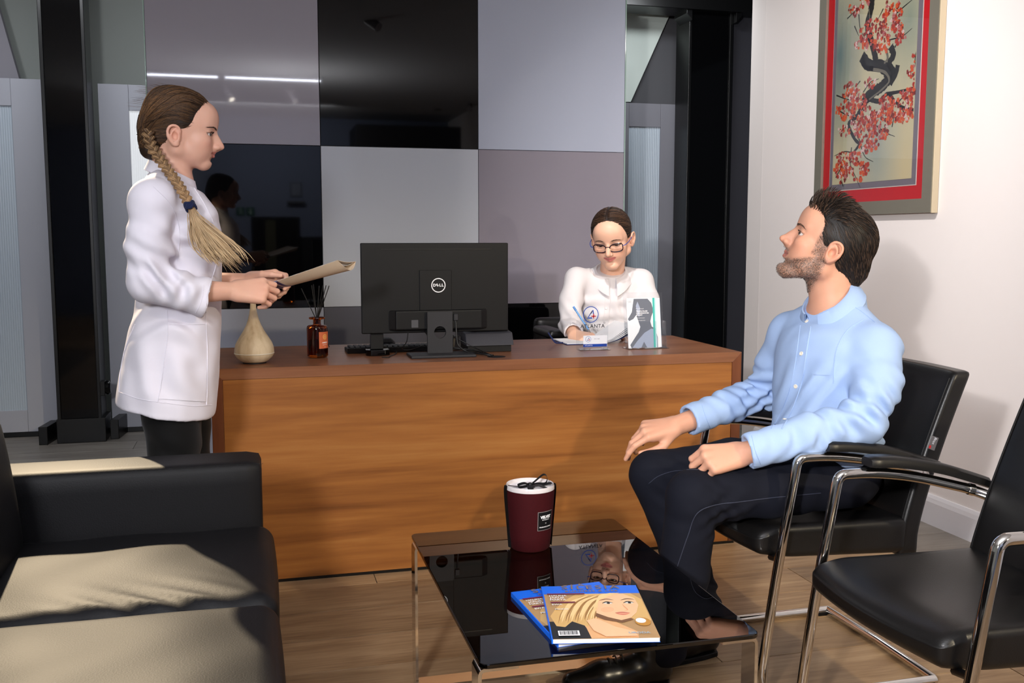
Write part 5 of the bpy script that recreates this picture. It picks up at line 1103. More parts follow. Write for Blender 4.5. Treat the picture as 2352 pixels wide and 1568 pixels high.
# ---- a head in its own frame (x forward, y to the person's left, z up; ear canal near the origin)
class Head:
    liner = 0.55; lz = 0.0; ez = 0.0; sm = 0.0
    def __init__(s, O, fwd, up, sc, male=0.0):
        f = unit(fwd); u = np.array(up, float); u = unit(u - f * (u @ f)); l = np.cross(u, f); s.R = np.stack([f, l, u], 1); s.O = np.array(O, float); s.s = sc; s.male = male
    def T(s, p): return s.O + s.s * (np.asarray(p, float) @ s.R.T)
    def inv(s, P): return ((np.asarray(P) - s.O) @ s.R) / s.s
    def sculpt(s, F, nose=1.0, smile=0.0, lids=0.0, eyes=True, lz=0.0, cz=0.0, ez=0.0, cx=0.0):
        m = s.male; S_ = s.s; R = s.R; s.lz = lz; s.ez = ez; s.sm = smile
        def E(c, r, k=0.012, mode='add', rr=None): F.ell(s.T(c), np.array(r) * S_, R if rr is None else R @ rr, k, mode)
        def K(a, b, ra, rb=None, k=0.008, mode='add', sq=None): F.cone(s.T(a), s.T(b), ra * S_, (ra if rb is None else rb) * S_, k, mode, None if sq is None else (R @ np.array(sq[0]), sq[1]))
        E((-.006, 0, .043), (.094, .0735, .080)); E((.032, 0, .028), (.061, .064, .078), .02); E((.040, 0, -.022 + .3 * cz), (.046, .0555, .066 - .3 * cz), .02)
        for y in (-1, 1):
            K((-.004, y * (.050 + .004 * m), -.050 + .5 * cz), (.070 + cx, y * (.013 + .006 * m), -.090 - .004 * m + cz), .017, .0155, .022)
            K((-.008, y * .056, -.005), (-.004, y * (.051 + .004 * m), -.052 + .5 * cz), .018, .016, .02)
            E((.060, y * .043, -.010), (.024, .019, .018), .018)
            K((.083, y * .010, .030), (.068, y * .046, .032), .008 + .0015 * m, .007, .014)
        ch = cz
        E((.078 + cx, 0, -.087 - .003 * m + ch), (.0165 + .003 * m, .021 + .004 * m, .0165), .014)
        E((.070, 0, -.044 + lz), (.0225, .031, .028), .018)
        E((.066, 0, .058), (.0325, .052, .038), .02)
        for y in (-1, 1):
            E((.050, y * .034, -.034), (.030, .024, .030), .02)
            E((.100, y * .0315, .0125), (.0195, .0175, .0115), .012, 'sub')
        # nose
        K((.090, 0, .018), (.1085, 0, -.012), .0074, .0084, .009); E((.1125 + .004 * (nose - 1), 0, -.0185), (.0100, .0092, .0086), .006)
        K((.094, 0, -.006), (.097, 0, -.024), .012, .012, .010)
        for y in (-1, 1):
            E((.1010, y * .0110, -.0225), (.0098, .0062, .0068), .005); E((.1065, y * .0058, -.0300), (.0048, .0026, .0026), .0015, 'sub')
        # mouth
        sm = smile
        for y in (-1, 1):
            K((.0925, 0, -.0450 + lz), (.0800, y * .0225, -.0495 + .006 * sm + lz), .0050, .0026, .004)
            K((.0910, 0, -.0565 + lz), (.0800, y * .0215, -.0520 + .006 * sm + lz), .0058, .0026, .004)
            K((.0985, 0, -.0503 + lz), (.0835, y * .0250, -.0500 + .007 * sm + lz), .0013, .0013, .0018, 'sub')
        E((.0945 + .5 * cx, 0, -.0705 + .5 * (ch + lz)), (.009, .018, .0050), .008, 'sub')
        # eyelids around the eyeballs
        if eyes:
            for y in (-1, 1):
                E((.0735, y * .0315, .0115), (.0142, .0152, .0132), .005)
                K((.0800, y * .0190, .0185), (.0765, y * .0440, .0165), .0042, .0038, .006)
                E((.0815, y * .0355, .0105 - .003 * lids), (.0145, .0158, .0050 * (1 - .5 * lids)), .0012, 'sub')
        # ears
        for y in (-1, 1):
            Ra = rot((0, 0, 1), y * 0.38) @ rot((0, 1, 0), -0.14)
            E((-.012, y * .0760, .001 + ez), (.0185, .0060, .0300), .005, 'add', Ra)
            rim = [(.003, .0765, .004), (.0045, .0795, .018), (-.002, .0830, .0285), (-.0125, .0860, .0310), (-.0225, .0880, .0255), (-.0270, .0880, .0130), (-.0250, .0865, .0000), (-.0190, .0835, -.0120), (-.0105, .0800, -.0220), (-.0030, .0775, -.0250), (.0015, .0755, -.0190)]
            rim = smooth_path(np.array([(p[0], y * p[1], p[2] * .92 + ez) for p in rim]), 3)
            for i in range(len(rim) - 1): K(rim[i], rim[i + 1], .0033 if i < 18 else .0048, None, .0022)
            anti = smooth_path(np.array([(-.006, y * .0815, .020), (-.0150, y * .0835, .012), (-.0165, y * .0830, -.002), (-.0105, y * .0800, -.0115)]) + np.array([0, 0, ez]), 3)
            for i in range(len(anti) - 1): K(anti[i], anti[i + 1], .0028, None, .003)
            E((-.0065, y * .0840, ez), (.0080, .0075, .0110), .003, 'sub', Ra)
            K((.004, y * .0770, .002 + ez), (.004, y * .0768, -.009 + ez), .0042, .004, .003)
    def neck(s, F, base, r0, r1, k=0.02): F.cone(s.T((-.022, 0, -.045)), base, r0 * s.s, r1, k)
    def colours(s, V, skin, lip, blush=(1.05, .78, .74), beard=0.0, dark=None):
        P = s.inv(V); c = np.tile(np.array(lin(skin)), (len(V), 1)); x, y, z = P.T
        inh = (np.abs(x) < .14) & (np.abs(y) < .1) & (np.abs(z) < .14)
        def mixc(mask, col): nonlocal c; c = c * (1 - mask[:, None]) + np.array(col) * mask[:, None]
        ay_ = np.abs(y)
        mk = np.exp(-(((x - .070) / .03) ** 2 + ((ay_ - .042) / .022) ** 2 + ((z + .018) / .022) ** 2)); mixc(np.where(inh, mk * .45, 0), np.array(lin(skin)) * np.array(blush))
        mk = np.exp(-(((x - .113) / .016) ** 2 + (y / .016) ** 2 + ((z + .02) / .012) ** 2)) * .25 + np.exp(-(((x + .01) / .03) ** 2 + ((ay_ - .082) / .012) ** 2 + (z / .03) ** 2)) * .35; mixc(np.where(inh, mk, 0), np.array(lin(skin)) * np.array((1.05, .70, .66)))
        zs = z - s.lz - .0065 * s.sm * np.clip(ay_ / .024, 0, 1.1) ** 1.6; lipm = np.clip(1.3 - ((ay_ / .0235) ** 2 + ((zs + .0508) / (.0098 - .12 * ay_)) ** 2), 0, .35) / .35 * (x > .074); mixc(np.where(inh, np.clip(lipm, 0, 1), 0), lin(lip))
        mk = np.exp(-((zs + .0503) / .0014) ** 2) * (ay_ < .024) * (x > .076); mixc(np.where(inh, mk * .7, 0), np.array(lin(lip)) * .35)
        mk = np.exp(-(((x - .1045) / .005) ** 2 + ((ay_ - .0062) / .0032) ** 2 + ((z + .029) / .0035) ** 2)); mixc(np.where(inh, mk * .8, 0), np.array(lin(skin)) * .18)
        mk = np.exp(-(((ay_ - .0315) / .016) ** 2 + ((z - .0125) / .0085) ** 2)) * (x > .07); mixc(np.where(inh, mk * .25, 0), np.array(lin(skin)) * np.array((.72, .58, .55)))
        ed = np.abs(((ay_ - .0345) / .0150) ** 2 + ((z - .0105) / .0050) ** 2 - 1.25); mk = np.exp(-(ed / .45) ** 2) * (x > .068) * (ay_ < .052) * (.35 + .65 * (z > .0105)); mixc(np.where(inh, mk * s.liner, 0), np.array(lin((40, 26, 22))))
        return c, P
    def eyeball_geo(s, look=(1, 0, 0)):
        out = []
        for y in (-1, 1):
            bm = bmesh.new(); bmesh.ops.create_uvsphere(bm, u_segments=28, v_segments=18, radius=.0125); V = np.array([tuple(v.co) for v in bm.verts]); bm.verts.index_update(); Fc = [tuple(v.index for v in f.verts) for f in bm.faces]; bm.free()
            V = V[:, [2, 0, 1]]; ang = np.arccos(np.clip(V @ unit(look) / .0125, -1, 1)); c = np.tile(np.array(lin((206, 196, 190))), (len(V), 1))
            c[ang < .56] = lin((66, 54, 46)); c[ang < .26] = (.004, .004, .004); V[:, 0] += .0736; V[:, 1] += y * .0315; V[:, 2] += .0112; out.append((s.T(V), Fc, c))
        return out
def strands(paths, rad, seg=5, flat=0.6, taper=True):
    mb = MB()
    for i, P in enumerate(paths):
        n = len(P); r = (rad[i] if np.ndim(rad) else rad) * np.ones(n)
        if taper: r = r * np.clip(np.minimum(np.linspace(0.25, 3.5, n), np.linspace(4.0, 0.25, n)), 0, 1)
        v, f = g_tube(P, r, seg, True, flat); mb.add(v, f)
    return np.concatenate(mb.v), mb.f
def ramp_cols(V, f, c0, c1, rs=None, jit=0.25, per=None):
    t = np.clip(f, 0, 1)[:, None]; c = np.array(lin(c0)) * (1 - t) + np.array(lin(c1)) * t
    return c
# ---- a posed hand: wrist W, direction f of the fingers, dorsal normal n, thumb side follows
def hand(F, W, f, n, thumb_side, L=0.178, curls=None, spread=(0.10, 0.02, -0.05, -0.14), thumb=None, k=0.007, fore=None, rw=(0.028, 0.036)):
    f = unit(f); n = np.array(n, float); n = unit(n - f * (n @ f)); s = np.cross(n, f); s = s if s @ np.array(thumb_side, float) > 0 else -s
    q = L / 0.178; tips = []
    W = np.array(W, float)
    kn = [f * .083 + s * .030 - n * .002, f * .088 + s * .010 + n * .002, f * .084 - s * .010 + n * .001, f * .076 - s * .028 - n * .003]
    ml = [(.042, .025, .021), (.046, .029, .022), (.043, .027, .022), (.034, .020, .019)]
    rr = [(.0092, .0082, .0074, .0062), (.0094, .0084, .0075, .0063), (.0090, .0080, .0072, .0060), (.0080, .0070, .0064, .0054)]
    base = [f * .008 + s * .016, f * .006 + s * .005, f * .006 - s * .006, f * .008 - s * .016]
    for i in range(4):
        a = W + q * base[i]; b = W + q * kn[i]; F.cone(a, b, .0150 * q, .0112 * q, .013, sq=None)
        F.cone(W + q * (base[i] * .9 + f * .01 - n * .006), W + q * (kn[i] * .85 - n * .010), .0115 * q, .0085 * q, .014)
    cu = curls or [(.3, .4, .25)] * 4
    for i in range(4):
        p = W + q * kn[i]; ang = 0; ax_ = np.cross(f, n)    # curl turns f toward -n
        d0 = unit(f + s * math.tan(spread[i])); axc = unit(np.cross(n, d0)); 
        for j in range(3):
            ang += cu[i][j]; d_ = rot(axc, ang) @ d0
            if d_ @ n > (rot(axc, -ang) @ d0) @ n: d_ = rot(axc, -ang) @ d0
            e = p + q * ml[i][j] * d_; F.cone(p, e, rr[i][j] * q, rr[i][j + 1] * q, .003 if j else .006); p = e
        tips.append((p, d_))
    t = thumb or dict(mc=(.50, .55, -.35), p1=(.85, .25, -.3), p2=(.95, .0, -.25))
    def dv(v): return unit(f * v[0] + s * v[1] + n * v[2])
    p0 = W + q * (f * .014 + s * .018 - n * .006); p1 = p0 + q * .046 * dv(t['mc']); p2 = p1 + q * .034 * dv(t['p1']); p3 = p2 + q * .028 * dv(t['p2'])
    F.cone(p0, p1, .0155 * q, .0115 * q, .012); F.cone(p1, p2, .0108 * q, .0092 * q, .004); F.cone(p2, p3, .0094 * q, .0066 * q, .003)
    tips.append((p3, dv(t['p2'])))
    if fore is not None: F.cone(W + f * .01, fore, rw[0], rw[1], .012, sq=(n, 1.18))
    return tips
from mathutils.bvhtree import BVHTree
def bvh_of(V, Fc): return BVHTree.FromPolygons([tuple(v) for v in V], [tuple(int(i) for i in f) for f in Fc])
def on_surface(bv, px, py, off=0.0015):
    d = Vector(ray(px, py)).normalized(); h = bv.ray_cast(Vector(_C), d)
    if h[0] is None: return None
    n = h[1] if h[1].dot(d) < 0 else -h[1]; return np.array(h[0] + n * off)
def seam(name, bv, pts, r, mat, parent, off=0.0006, n=8):
    P2 = smooth_path(np.array([(a, b, 0) for a, b in pts], float), n); P = [on_surface(bv, a, b, off) for a, b, _ in P2]; P = [p for p in P if p is not None]
    if len(P) < 2: return None
    return tube(name, P, r, mat, parent, 6)
def patch(name, bv, quad, mat, parent, off=0.002, n=10):
    """cloth patch laid on a garment: quad is four picture corners"""
    q = np.array(quad, float); V = []; ok = True
    for j in range(n + 1):
        for i in range(n + 1):
            u, v = i / n, j / n; p = (q[0] * (1 - u) + q[1] * u) * (1 - v) + (q[3] * (1 - u) + q[2] * u) * v; e = on_surface(bv, p[0], p[1], off)
            V.append(e if e is not None else V[-1])
    Fc = [(j * (n + 1) + i, j * (n + 1) + i + 1, (j + 1) * (n + 1) + i + 1, (j + 1) * (n + 1) + i) for j in range(n) for i in range(n)]
    return mesh_obj(name, V, Fc, mat, parent, True)
def buttons(bv, pts, mat, parent, r=0.0055, name='button'):
    for a, b in pts:
        p = on_surface(bv, a, b, 0.001); p2 = on_surface(bv, a + 3, b, 0.001); p3 = on_surface(bv, a, b + 3, 0.001)
        if p is None or p2 is None or p3 is None: continue
        n = unit(np.cross(p3 - p, p2 - p)); n = n if n @ (np.array(_C) - p) > 0 else -n; e = unit(p2 - p - n * ((p2 - p) @ n)); g = np.cross(n, e)
        V, Fc = g_lathe([(r, -.0008), (r, .0012), (r * .8, .002), (r * .55, .0015), (0, .0014)], (0, 0, 0), 16, False); mesh_obj(name, p + V[:, :1] * e + V[:, 1:2] * g + V[:, 2:] * n, Fc, mat, parent, True, sharp=50)
M['skin'] = vcol('skin', 0.45, 0.35, 0.12, 0.10, 500)
M['eye'] = vcol('eye', 0.08, 0.5)
M['hair'] = vcol('hair', 0.5, 0.3, bump=0.1)
def beardskin():
    m = vcol('bearded_skin', 0.5, 0.3, 0.10, 0.2, 420); n, l = m.node_tree.nodes, m.node_tree.links; b = n['Principled BSDF']
    at = n.new('ShaderNodeAttribute'); at.attribute_name = 'Beard'; tc = n.new('ShaderNodeTexCoord'); nz = n.new('ShaderNodeTexNoise'); nz.inputs['Scale'].default_value = 330; nz.inputs['Detail'].default_value = 3; l.new(tc.outputs['Object'], nz.inputs['Vector'])
    mr = n.new('ShaderNodeMapRange'); mr.inputs['From Min'].default_value = .35; mr.inputs['From Max'].default_value = .62; mr.inputs['To Min'].default_value = 1.0; mr.inputs['To Max'].default_value = 0.35; l.new(nz.outputs['Fac'], mr.inputs['Value'])
    mu = n.new('ShaderNodeMath'); mu.operation = 'MULTIPLY'; l.new(at.outputs['Fac'], mu.inputs[0]); l.new(mr.outputs[0], mu.inputs[1])
    old = b.inputs['Base Color'].links[0].from_socket; mx = n.new('ShaderNodeMix'); mx.data_type = 'RGBA'; l.new(mu.outputs[0], mx.inputs[0]); l.new(old, mx.inputs[6])
    nz2 = n.new('ShaderNodeTexNoise'); nz2.inputs['Scale'].default_value = 45; l.new(tc.outputs['Object'], nz2.inputs['Vector']); cr = n.new('ShaderNodeValToRGB'); cr.color_ramp.elements[0].position = .38; cr.color_ramp.elements[0].color = (*lin((50, 38, 32)), 1); cr.color_ramp.elements[1].position = .66; cr.color_ramp.elements[1].color = (*lin((138, 122, 112)), 1); l.new(nz2.outputs['Fac'], cr.inputs[0]); l.new(cr.outputs[0], mx.inputs[7]); l.new(mx.outputs[2], b.inputs['Base Color'])
    return m
def fabric(name, rgb, scale=900, vary=0.06, rough=0.85, sheen=0.1, bump=0.12): return plain(name, rgb, rough, spec=0.2, bump=bump, bscale=scale, sheen=sheen, vary=vary)
def brow(name, H, pts, r, col, parent, bv, nh=34, th=.0020):
    """eyebrow of short hairs lying along the brow"""
    P = smooth_path(np.array(pts), 8); paths = []; rs = random.Random(5)
    for k in range(nh):
        t = k / nh * (len(P) - 4); i = int(t); p = P[i] + (P[i + 1] - P[i]) * (t - i); d = unit(P[min(i + 3, len(P) - 1)] - P[i]); tp = th * (1.0 - .55 * k / nh); o = np.array([0, 0, rs.uniform(-tp, tp)]); u = np.array([0, 0, 1.0]); out = []
        for q in (p + o, p + o + (d + u * .35) * .004, p + o + (d + u * .12) * .0085):
            w_ = H.T(q); h = bv.find_nearest(Vector(w_)); n_ = h[1] if h[1].dot(Vector(H.R[:, 0])) > 0 else -h[1]; out.append(np.array(h[0]) + np.array(n_) * (.0006 + .0004 * len(out)))
        paths.append(np.array(out))
    V, Fc = strands(paths, r, 4, 0.7); return mesh_obj(name, V, Fc, M['hair'], parent, True, col=np.tile(np.array(lin(col)), (len(V), 1)))
def lashes(H, bv, parent, col=(20, 14, 12), r=.0006, ln=1.0, drop=0.0):
    """upper lash line along the lid edge"""
    for y in (-1, 1):
        ls = []
        for q in np.linspace(-.012, .0135, 22):
            a = q / .0150; p = np.array([.0736 + .0150 * math.cos(a) , y * (.0325 + q), .0152 - 8 * q * q - drop]); w_ = H.T(p); h = bv.find_nearest(Vector(w_)); b0 = np.array(h[0]); dr = unit(np.array([1.0, y * (.3 + 30 * max(0, q)), .15 - drop * 60]))
            ls.append(np.array([b0, b0 + H.R @ dr * .003 * ln, b0 + H.R @ (dr + np.array([0, 0, .35])) * .0062 * ln]))
        v, f = strands(ls, r, 4, 1.0); mesh_obj('eyelashes', v, f, M['hair'], parent, True, col=np.tile(np.array(lin(col)), (len(v), 1)))

def shirt_collar(name, c, axis, fwd, r, mat, parent, h=.036, spread=.40, tip=.028, flare=.020, stand=.020):
    """folded shirt collar: ring round the neck whose two leaves end in points at the front"""
    u = unit(axis); f = np.array(fwd, float); f = unit(f - u * (f @ u)); l = np.cross(u, f); n = 56; V = []; Fc = []; c = np.array(c, float)
    for i in range(n + 1):
        q = i / n; a = spread * .45 + (2 * PI - spread * .9) * q; e = min(q, 1 - q) * 2; tp = max(0, 1 - e / .22); d = f * math.cos(a) + l * math.sin(a)
        dip = -.022 * (math.cos(a) * .5 + .5) ** 1.5
        top = c + d * r + u * (stand + dip); inn = c + d * (r * .97) + u * (dip - .004); low = c + d * (r + flare + .006 * tp) + u * (stand + dip - h - tip * tp) + (f * .012 - l * math.copysign(.006, math.sin(a))) * tp
        mid = (top + low) / 2 + d * .006; th = .0022
        V += [inn, top - d * .001, top + d * .003 + u * .001, mid + d * th, low + d * th, low, mid]
    k = 7
    for i in range(n):
        for j in range(k - 1): Fc.append((k * i + j, k * i + j + 1, k * i + k + j + 1, k * i + k + j))
        Fc.append((k * i + 6, k * i + 1, k * i + k + 1, k * i + k + 6))
    return mesh_obj(name, V, Fc, mat, parent, True, sharp=70)
def lay(bv, pts, c, off):
    out = []
    for p in pts:
        h = bv.find_nearest(Vector(p)); n_ = h[1]; n_ = n_ if n_.dot(Vector(p - c)) > 0 else -n_; out.append(np.array(h[0]) + np.array(n_) * off)
    return np.array(out)
# ================================================================== STANDING WOMAN
def woman():
    YC = 3.05
    def P(px, py, y=YC): return ay(px, py, y)
    t = thing('person', (-0.25, YC, 0), 'standing woman in white clinic coat with long blonde braid, reading from a folder', 'person')
    # ---- skin: head, neck, shoulders, forearms and hands in one continuous surface
    H = Head(P(415, 311), (1, -0.02, -0.105), (0.105, 0, 1), 1.02)
    F = Field((-0.42, 2.80, 0.93), (0.16, 3.32, 1.66), 0.0022)
    H.sculpt(F, 0.7, 0.35, 0.35, lz=.007, cz=.017, ez=-.011, cx=-.006)
    nb = P(396, 428); H.neck(F, nb, .050, .058)
    sN, sF = P(362, 462, 2.90), P(362, 470, 3.21)
    F.cone(nb, sN, .045, .040, .03); F.cone(nb, sF, .045, .040, .03)
    eN, eF = P(345, 652, 2.87), P(352, 648, 3.26)
    F.cone(sN, eN, .036, .030, .02); F.cone(sF, eF, .036, .030, .02)
    wN, wF = P(536, 668, 2.925), P(572, 647, 3.13)
    F.cone(eN, P(440, 670, 2.885), .032, .034, .02); F.cone(P(440, 670, 2.885), wN, .034, .0255, .02, sq=((0, 1, .3), 1.15)); F.cone(eF, wF, .036, .026, .02)
    tipsN = hand(F, wN, unit((1, .10, .00)), (.05, -.86, .50), (0, 0, 1), .182, [(.62, 1.15, .7), (.70, 1.15, .7), (.78, 1.15, .7), (.85, 1.2, .7)], (.02, 0, -.03, -.08), dict(mc=(.80, .42, -.42), p1=(.95, .10, -.35), p2=(1, -.05, -.25)))
    hand(F, wF, unit((1, -.22, .02)), (.05, .80, .35), (0, 0, 1), .178, [(.55, .75, .5), (.6, .85, .5), (.7, .95, .5), (.8, 1.0, .6)], (.02, 0, -.03, -.08), dict(mc=(.75, .42, -.45), p1=(.95, .12, -.35), p2=(1, -.02, -.25)))
    V, Fc = chain_keep_biggest(*F.mesh(1))
    c, Pl = H.colours(V, (216, 168, 146), (186, 116, 104))
    hk = np.exp(-((V - P(606, 675, 2.94)) ** 2).sum(1) / .03 ** 2); c = c * (1 - .25 * hk[:, None] * np.array([0, .5, .6]))
    body = mesh_obj('body', V, Fc, M['skin'], t, True, col=c)
    mb = MB(); cols = []
    for v, f, cc in H.eyeball_geo(unit((1, -.42, 0))): mesh_obj('eye', v, f, M['eye'], body, True, col=cc)
    bb = bvh_of(V, Fc); lashes(H, bb, body)
    for y in (-1, 1): brow('eyebrow', H, [(.0955, y * .010, .0240), (.088, y * .034, .0310), (.062, y * .056, .0250)], .0008, (64, 46, 36), body, bb)
    # ---- hair pulled back
    rs = random.Random(11)
    Fh = Field(H.O + np.array([-.16, -.12, -.13]), H.O + np.array([.13, .12, .17]), 0.0028)
    def hE(c_, r, k=.012, mode='add'): Fh.ell(H.T(c_), np.array(r) * H.s, H.R, k, mode)
    hE((-.010, 0, .048), (.098, .0795, .0870)); hE((-.042, 0, .030), (.064, .066, .070), .015); hE((-.038, 0, .072), (.060, .058, .060), .015)
    Fh.cone(H.T((-.072, -.01, .0)), H.T((-.076, -.022, -.050)), .040, .030, .03)
    # hairline: clear the face and the ears
    Fh.ell(H.T((.113, 0, -.010)), np.array((.062, .100, .086)) * H.s, H.R, .008, 'sub')
    for y in (-1, 1):
        Fh.ell(H.T((.074, y * .062, .044)), np.array((.031, .034, .034)) * H.s, H.R, .010, 'sub'); Fh.ell(H.T((-.011, y * .084, -.016)), np.array((.022, .030, .030)) * H.s, H.R, .006, 'sub'); Fh.ell(H.T((.034, y * .075, -.046)), np.array((.050, .05, .060)) * H.s, H.R, .01, 'sub')
    Fh.ell(H.T((.02, 0, -.12)), np.array((.085, .09, .070)) * H.s, H.R, .008, 'sub')
    Vh, Fhc = chain_keep_biggest(*Fh.mesh(2)); bvh = bvh_of(Vh, Fhc)
    Pl = H.inv(Vh); tt = np.clip((.02 - Pl[:, 0]) / .12, 0, 1) * .35 * np.clip((Pl[:, 2] - .02) / .06, 0, 1)  # rim light from behind painted in as paler back and crown
    hair = mesh_obj('hair', Vh, Fhc, M['hair'], t, True, col=ramp_cols(Vh, tt, (38, 26, 19), (66, 46, 30)))
    root = np.array((-.086, -.024, -.034)); paths = []; rad = []
    hl = smooth_path(np.array([(.085, 0, .093), (.073, .034, .092), (.048, .058, .081), (.042, .065, .059), (.028, .071, .035), (.014, .075, .017), (-.004, .077, .030), (-.024, .077, .034)]), 6)
    Plc = H.inv(Vh)
    for k in range(1000):
        if k < 200: a = hl[rs.randrange(len(hl))].copy(); a[1] *= -1 if rs.random() < .7 else 1
        else:
            while True:
                a = Plc[rs.randrange(len(Plc))].copy()
                if k < 480 and not (a[0] > -.015 and a[1] < -.035): continue
                if (a[1] < .0 or rs.random() < .3) and a[2] > -.03: break
        end = root + np.array([rs.uniform(-.008, .012), rs.uniform(-.020, .016), rs.uniform(-.018, .022)])
        w1 = a * .62 + end * .38 + np.array([-.012, 0, .034 * (1 if a[2] > .03 else .3)]); w2 = a * .25 + end * .75 + np.array([-.022, 0, .022 * (1 if a[2] > .03 else .3)])
        W_ = H.T(smooth_path(np.array([a, w1, w2, end]), 6)); out = []; lift = rs.uniform(.0002, .0016) + (.004 * rs.random() if k % 23 == 0 else 0)
        for p in W_:
            r_ = bvh.find_nearest(Vector(p)); n_ = r_[1]; cdir = Vector(p - H.T((-.01, 0, .03))); n_ = n_ if n_.dot(cdir) > 0 else -n_; out.append(np.array(r_[0]) + np.array(n_) * lift)
        paths.append(np.array(out)); rad.append(rs.uniform(.0009, .0022))
    for k in range(60):     # flyaway wisps at the back of the crown
        a = np.array([rs.uniform(-.105, -.03), rs.uniform(-.06, .05), rs.uniform(.06, .125)]); r_ = bvh.find_nearest(Vector(H.T(a))); p0 = np.array(r_[0]); o_ = unit(p0 - H.T((-.01, 0, .03))); bk = H.R @ np.array([-1, rs.uniform(-.3, .3), -.15])
        paths.append(smooth_path([p0, p0 + o_ * .006 + bk * .014, p0 + o_ * rs.uniform(.006, .014) + bk * rs.uniform(.025, .04)], 6)); rad.append(.0004)
    V, Fc = strands(paths, rad, 5, .55); j = np.repeat([rs.uniform(0, 1) for _ in paths], [len(p) * 5 for p in paths]); Pl = H.inv(V)
    tt = np.clip(j * .35 + .55 * np.clip((.05 - Pl[:, 0]) / .13, 0, 1) * np.clip((Pl[:, 2] - .0) / .07, .3, 1) * j, 0, 1)  # strands also coloured paler at back and crown, imitating the rim light
    mesh_obj('hair_strands', V, Fc, M['hair'], hair, True, col=ramp_cols(V, tt, (40, 27, 20), (128, 92, 58)))['kind'] = 'stuff'
    # ---- braid over the near shoulder
    bp = smooth_path([P(340, 300, 2.985), P(342, 319, 2.972), P(350, 340, 2.962), P(365, 362, 2.948), P(382, 386, 2.928), P(407, 420, 2.893), P(424, 448, 2.870), P(437, 474, 2.853)], 12)
    T_, N_, B_ = frames(bp); n = len(bp); seg = np.concatenate([[0], np.cumsum(np.linalg.norm(np.diff(bp, axis=0), axis=1))]); ths = seg / .040 * 2 * PI * .75
    for kk in range(3):
        ph = kk * 2 * PI / 3; A = np.linspace(.0112, .0085, n); off = np.sin(ths + ph)[:, None] * A[:, None] * N_ + np.sin(2 * (ths + ph))[:, None] * A[:, None] * .48 * B_
        pth = bp + off; core = []; 
        for q in range(26):
            a = rs.random() * 2 * PI; r_ = (.6 + .4 * rs.random()) * .0068; core.append(pth + r_ * (math.cos(a) * N_ + math.sin(a) * B_))
        V, Fc = strands([pth] + core, [.0064] + [.0014] * 26, 6, .9, False); tt = np.repeat([[.1] + [rs.random() for _ in range(26)]], n * 6, axis=1).ravel()[:len(V)]
        base = np.tile(np.repeat(np.linspace(0, 1, n), 6), 27)[:len(V)]; mesh_obj('braid_strand', V, Fc, M['hair'], hair, True, col=ramp_cols(V, .20 + .45 * base + .5 * (tt - .4), (66, 46, 32), (196, 158, 114)))
    e0 = bp[-1]; mb = MB()
    for k in range(5):
        a = k * 1.3; q = [e0 + .0125 * (math.cos(x) * N_[-1] + math.sin(x) * B_[-1]) + T_[-1] * (.004 * math.sin(3 * x + a) + (k - 2) * .003) for x in np.linspace(0, 2 * PI, 25)]; v, f = g_tube(q, .0042, 6, False); mb.add(v, f)
    mb.build('hair_tie', fabric('navy_tie', (26, 34, 66)), hair, True)
    paths = []; rad = []; 
    for k in range(420):
        a = rs.random() * 2 * PI; r_ = math.sqrt(rs.random()); st = e0 + .009 * r_ * (math.cos(a) * N_[-1] + math.sin(a) * B_[-1])
        ex = rs.gauss(0, 1); wild = rs.random() < .18; ln = rs.uniform(.75, 1.0); endp = P(500 + 17 * ex + 46 * (ln - .75) * 4 * abs(rs.random()), 470 + (600 - 470 + 14 * rs.random()) * ln + (14 * rs.random() if wild else 0), 2.875 + rs.uniform(-.03, .02))
        if wild: endp = P(rs.uniform(515, 560), rs.uniform(575, 630), 2.89 + rs.uniform(-.02, .03))
        m1 = P(452 + 7 * ex, 510, 2.845 + rs.uniform(-.008, .008)); m2 = (m1 * .4 + endp * .6) + np.array([.006 * ex, rs.uniform(-.008, .004), -.006])
        paths.append(smooth_path([st, m1, m2, endp], 6)); rad.append(rs.uniform(.0007, .0020) if not wild else .0005)
    V, Fc = strands(paths, rad, 4, .8); j = np.repeat([rs.random() for _ in paths], [len(p) * 4 for p in paths]); ln_ = np.concatenate([np.repeat(np.linspace(0, 1, len(p)), 4) for p in paths])
    mesh_obj('hair_tail', V, Fc, M['hair'], hair, True, col=ramp_cols(V, .3 + .5 * ln_ + .35 * (j - .5), (140, 104, 70), (228, 202, 162)))['kind'] = 'stuff'
    for q, dz in ((H.T((-.0045, -.0805, -.0330)), 0), (H.T((-.0085, -.0825, -.0260)), 1)): lathe('earring', [(0, -.002), (.0022, 0), (0, .002)], q, M['chrome'], body, 12)
    # ---- coat
    F = Field((-0.48, 2.74, 0.58), (0.02, 3.40, 1.42), 0.0048)
    F.chain([P(350, 465, 2.885), P(340, 560, 2.865), P(343, 648, 2.862)], [.055, .055, .056], .03); F.chain([P(343, 648, 2.862), P(412, 668, 2.872), P(482, 684, 2.888)], [.058, .057, .0525], .015)
    fN = unit(P(482, 684, 2.888) - P(412, 668, 2.872)); pc = P(473, 683, 2.886); F.cut(pc, unit(fN + np.array([.0, 0, -.10])), .002, pc - np.array([.03, .12, .12]), pc + np.array([.12, .12, .12])); F.cone(pc - fN * .002, pc + fN * .05, .0365, .0365, .001, 'sub')
    def st(pb, pf, py, hw):
        a, b = P(pb, py), P(pf, py); return (a + b) / 2, (b[0] - a[0]) / 2, hw
    rows = [(352, 446, 425, .085), (322, 466, 455, .145), (314, 496, 500, .150), (316, 506, 545, .150), (318, 506, 600, .140), (320, 505, 660, .132), (312, 505, 720, .138), (294, 503, 780, .160), (280, 501, 850, .178), (271, 496, 905, .186), (266, 491, 965, .190)]
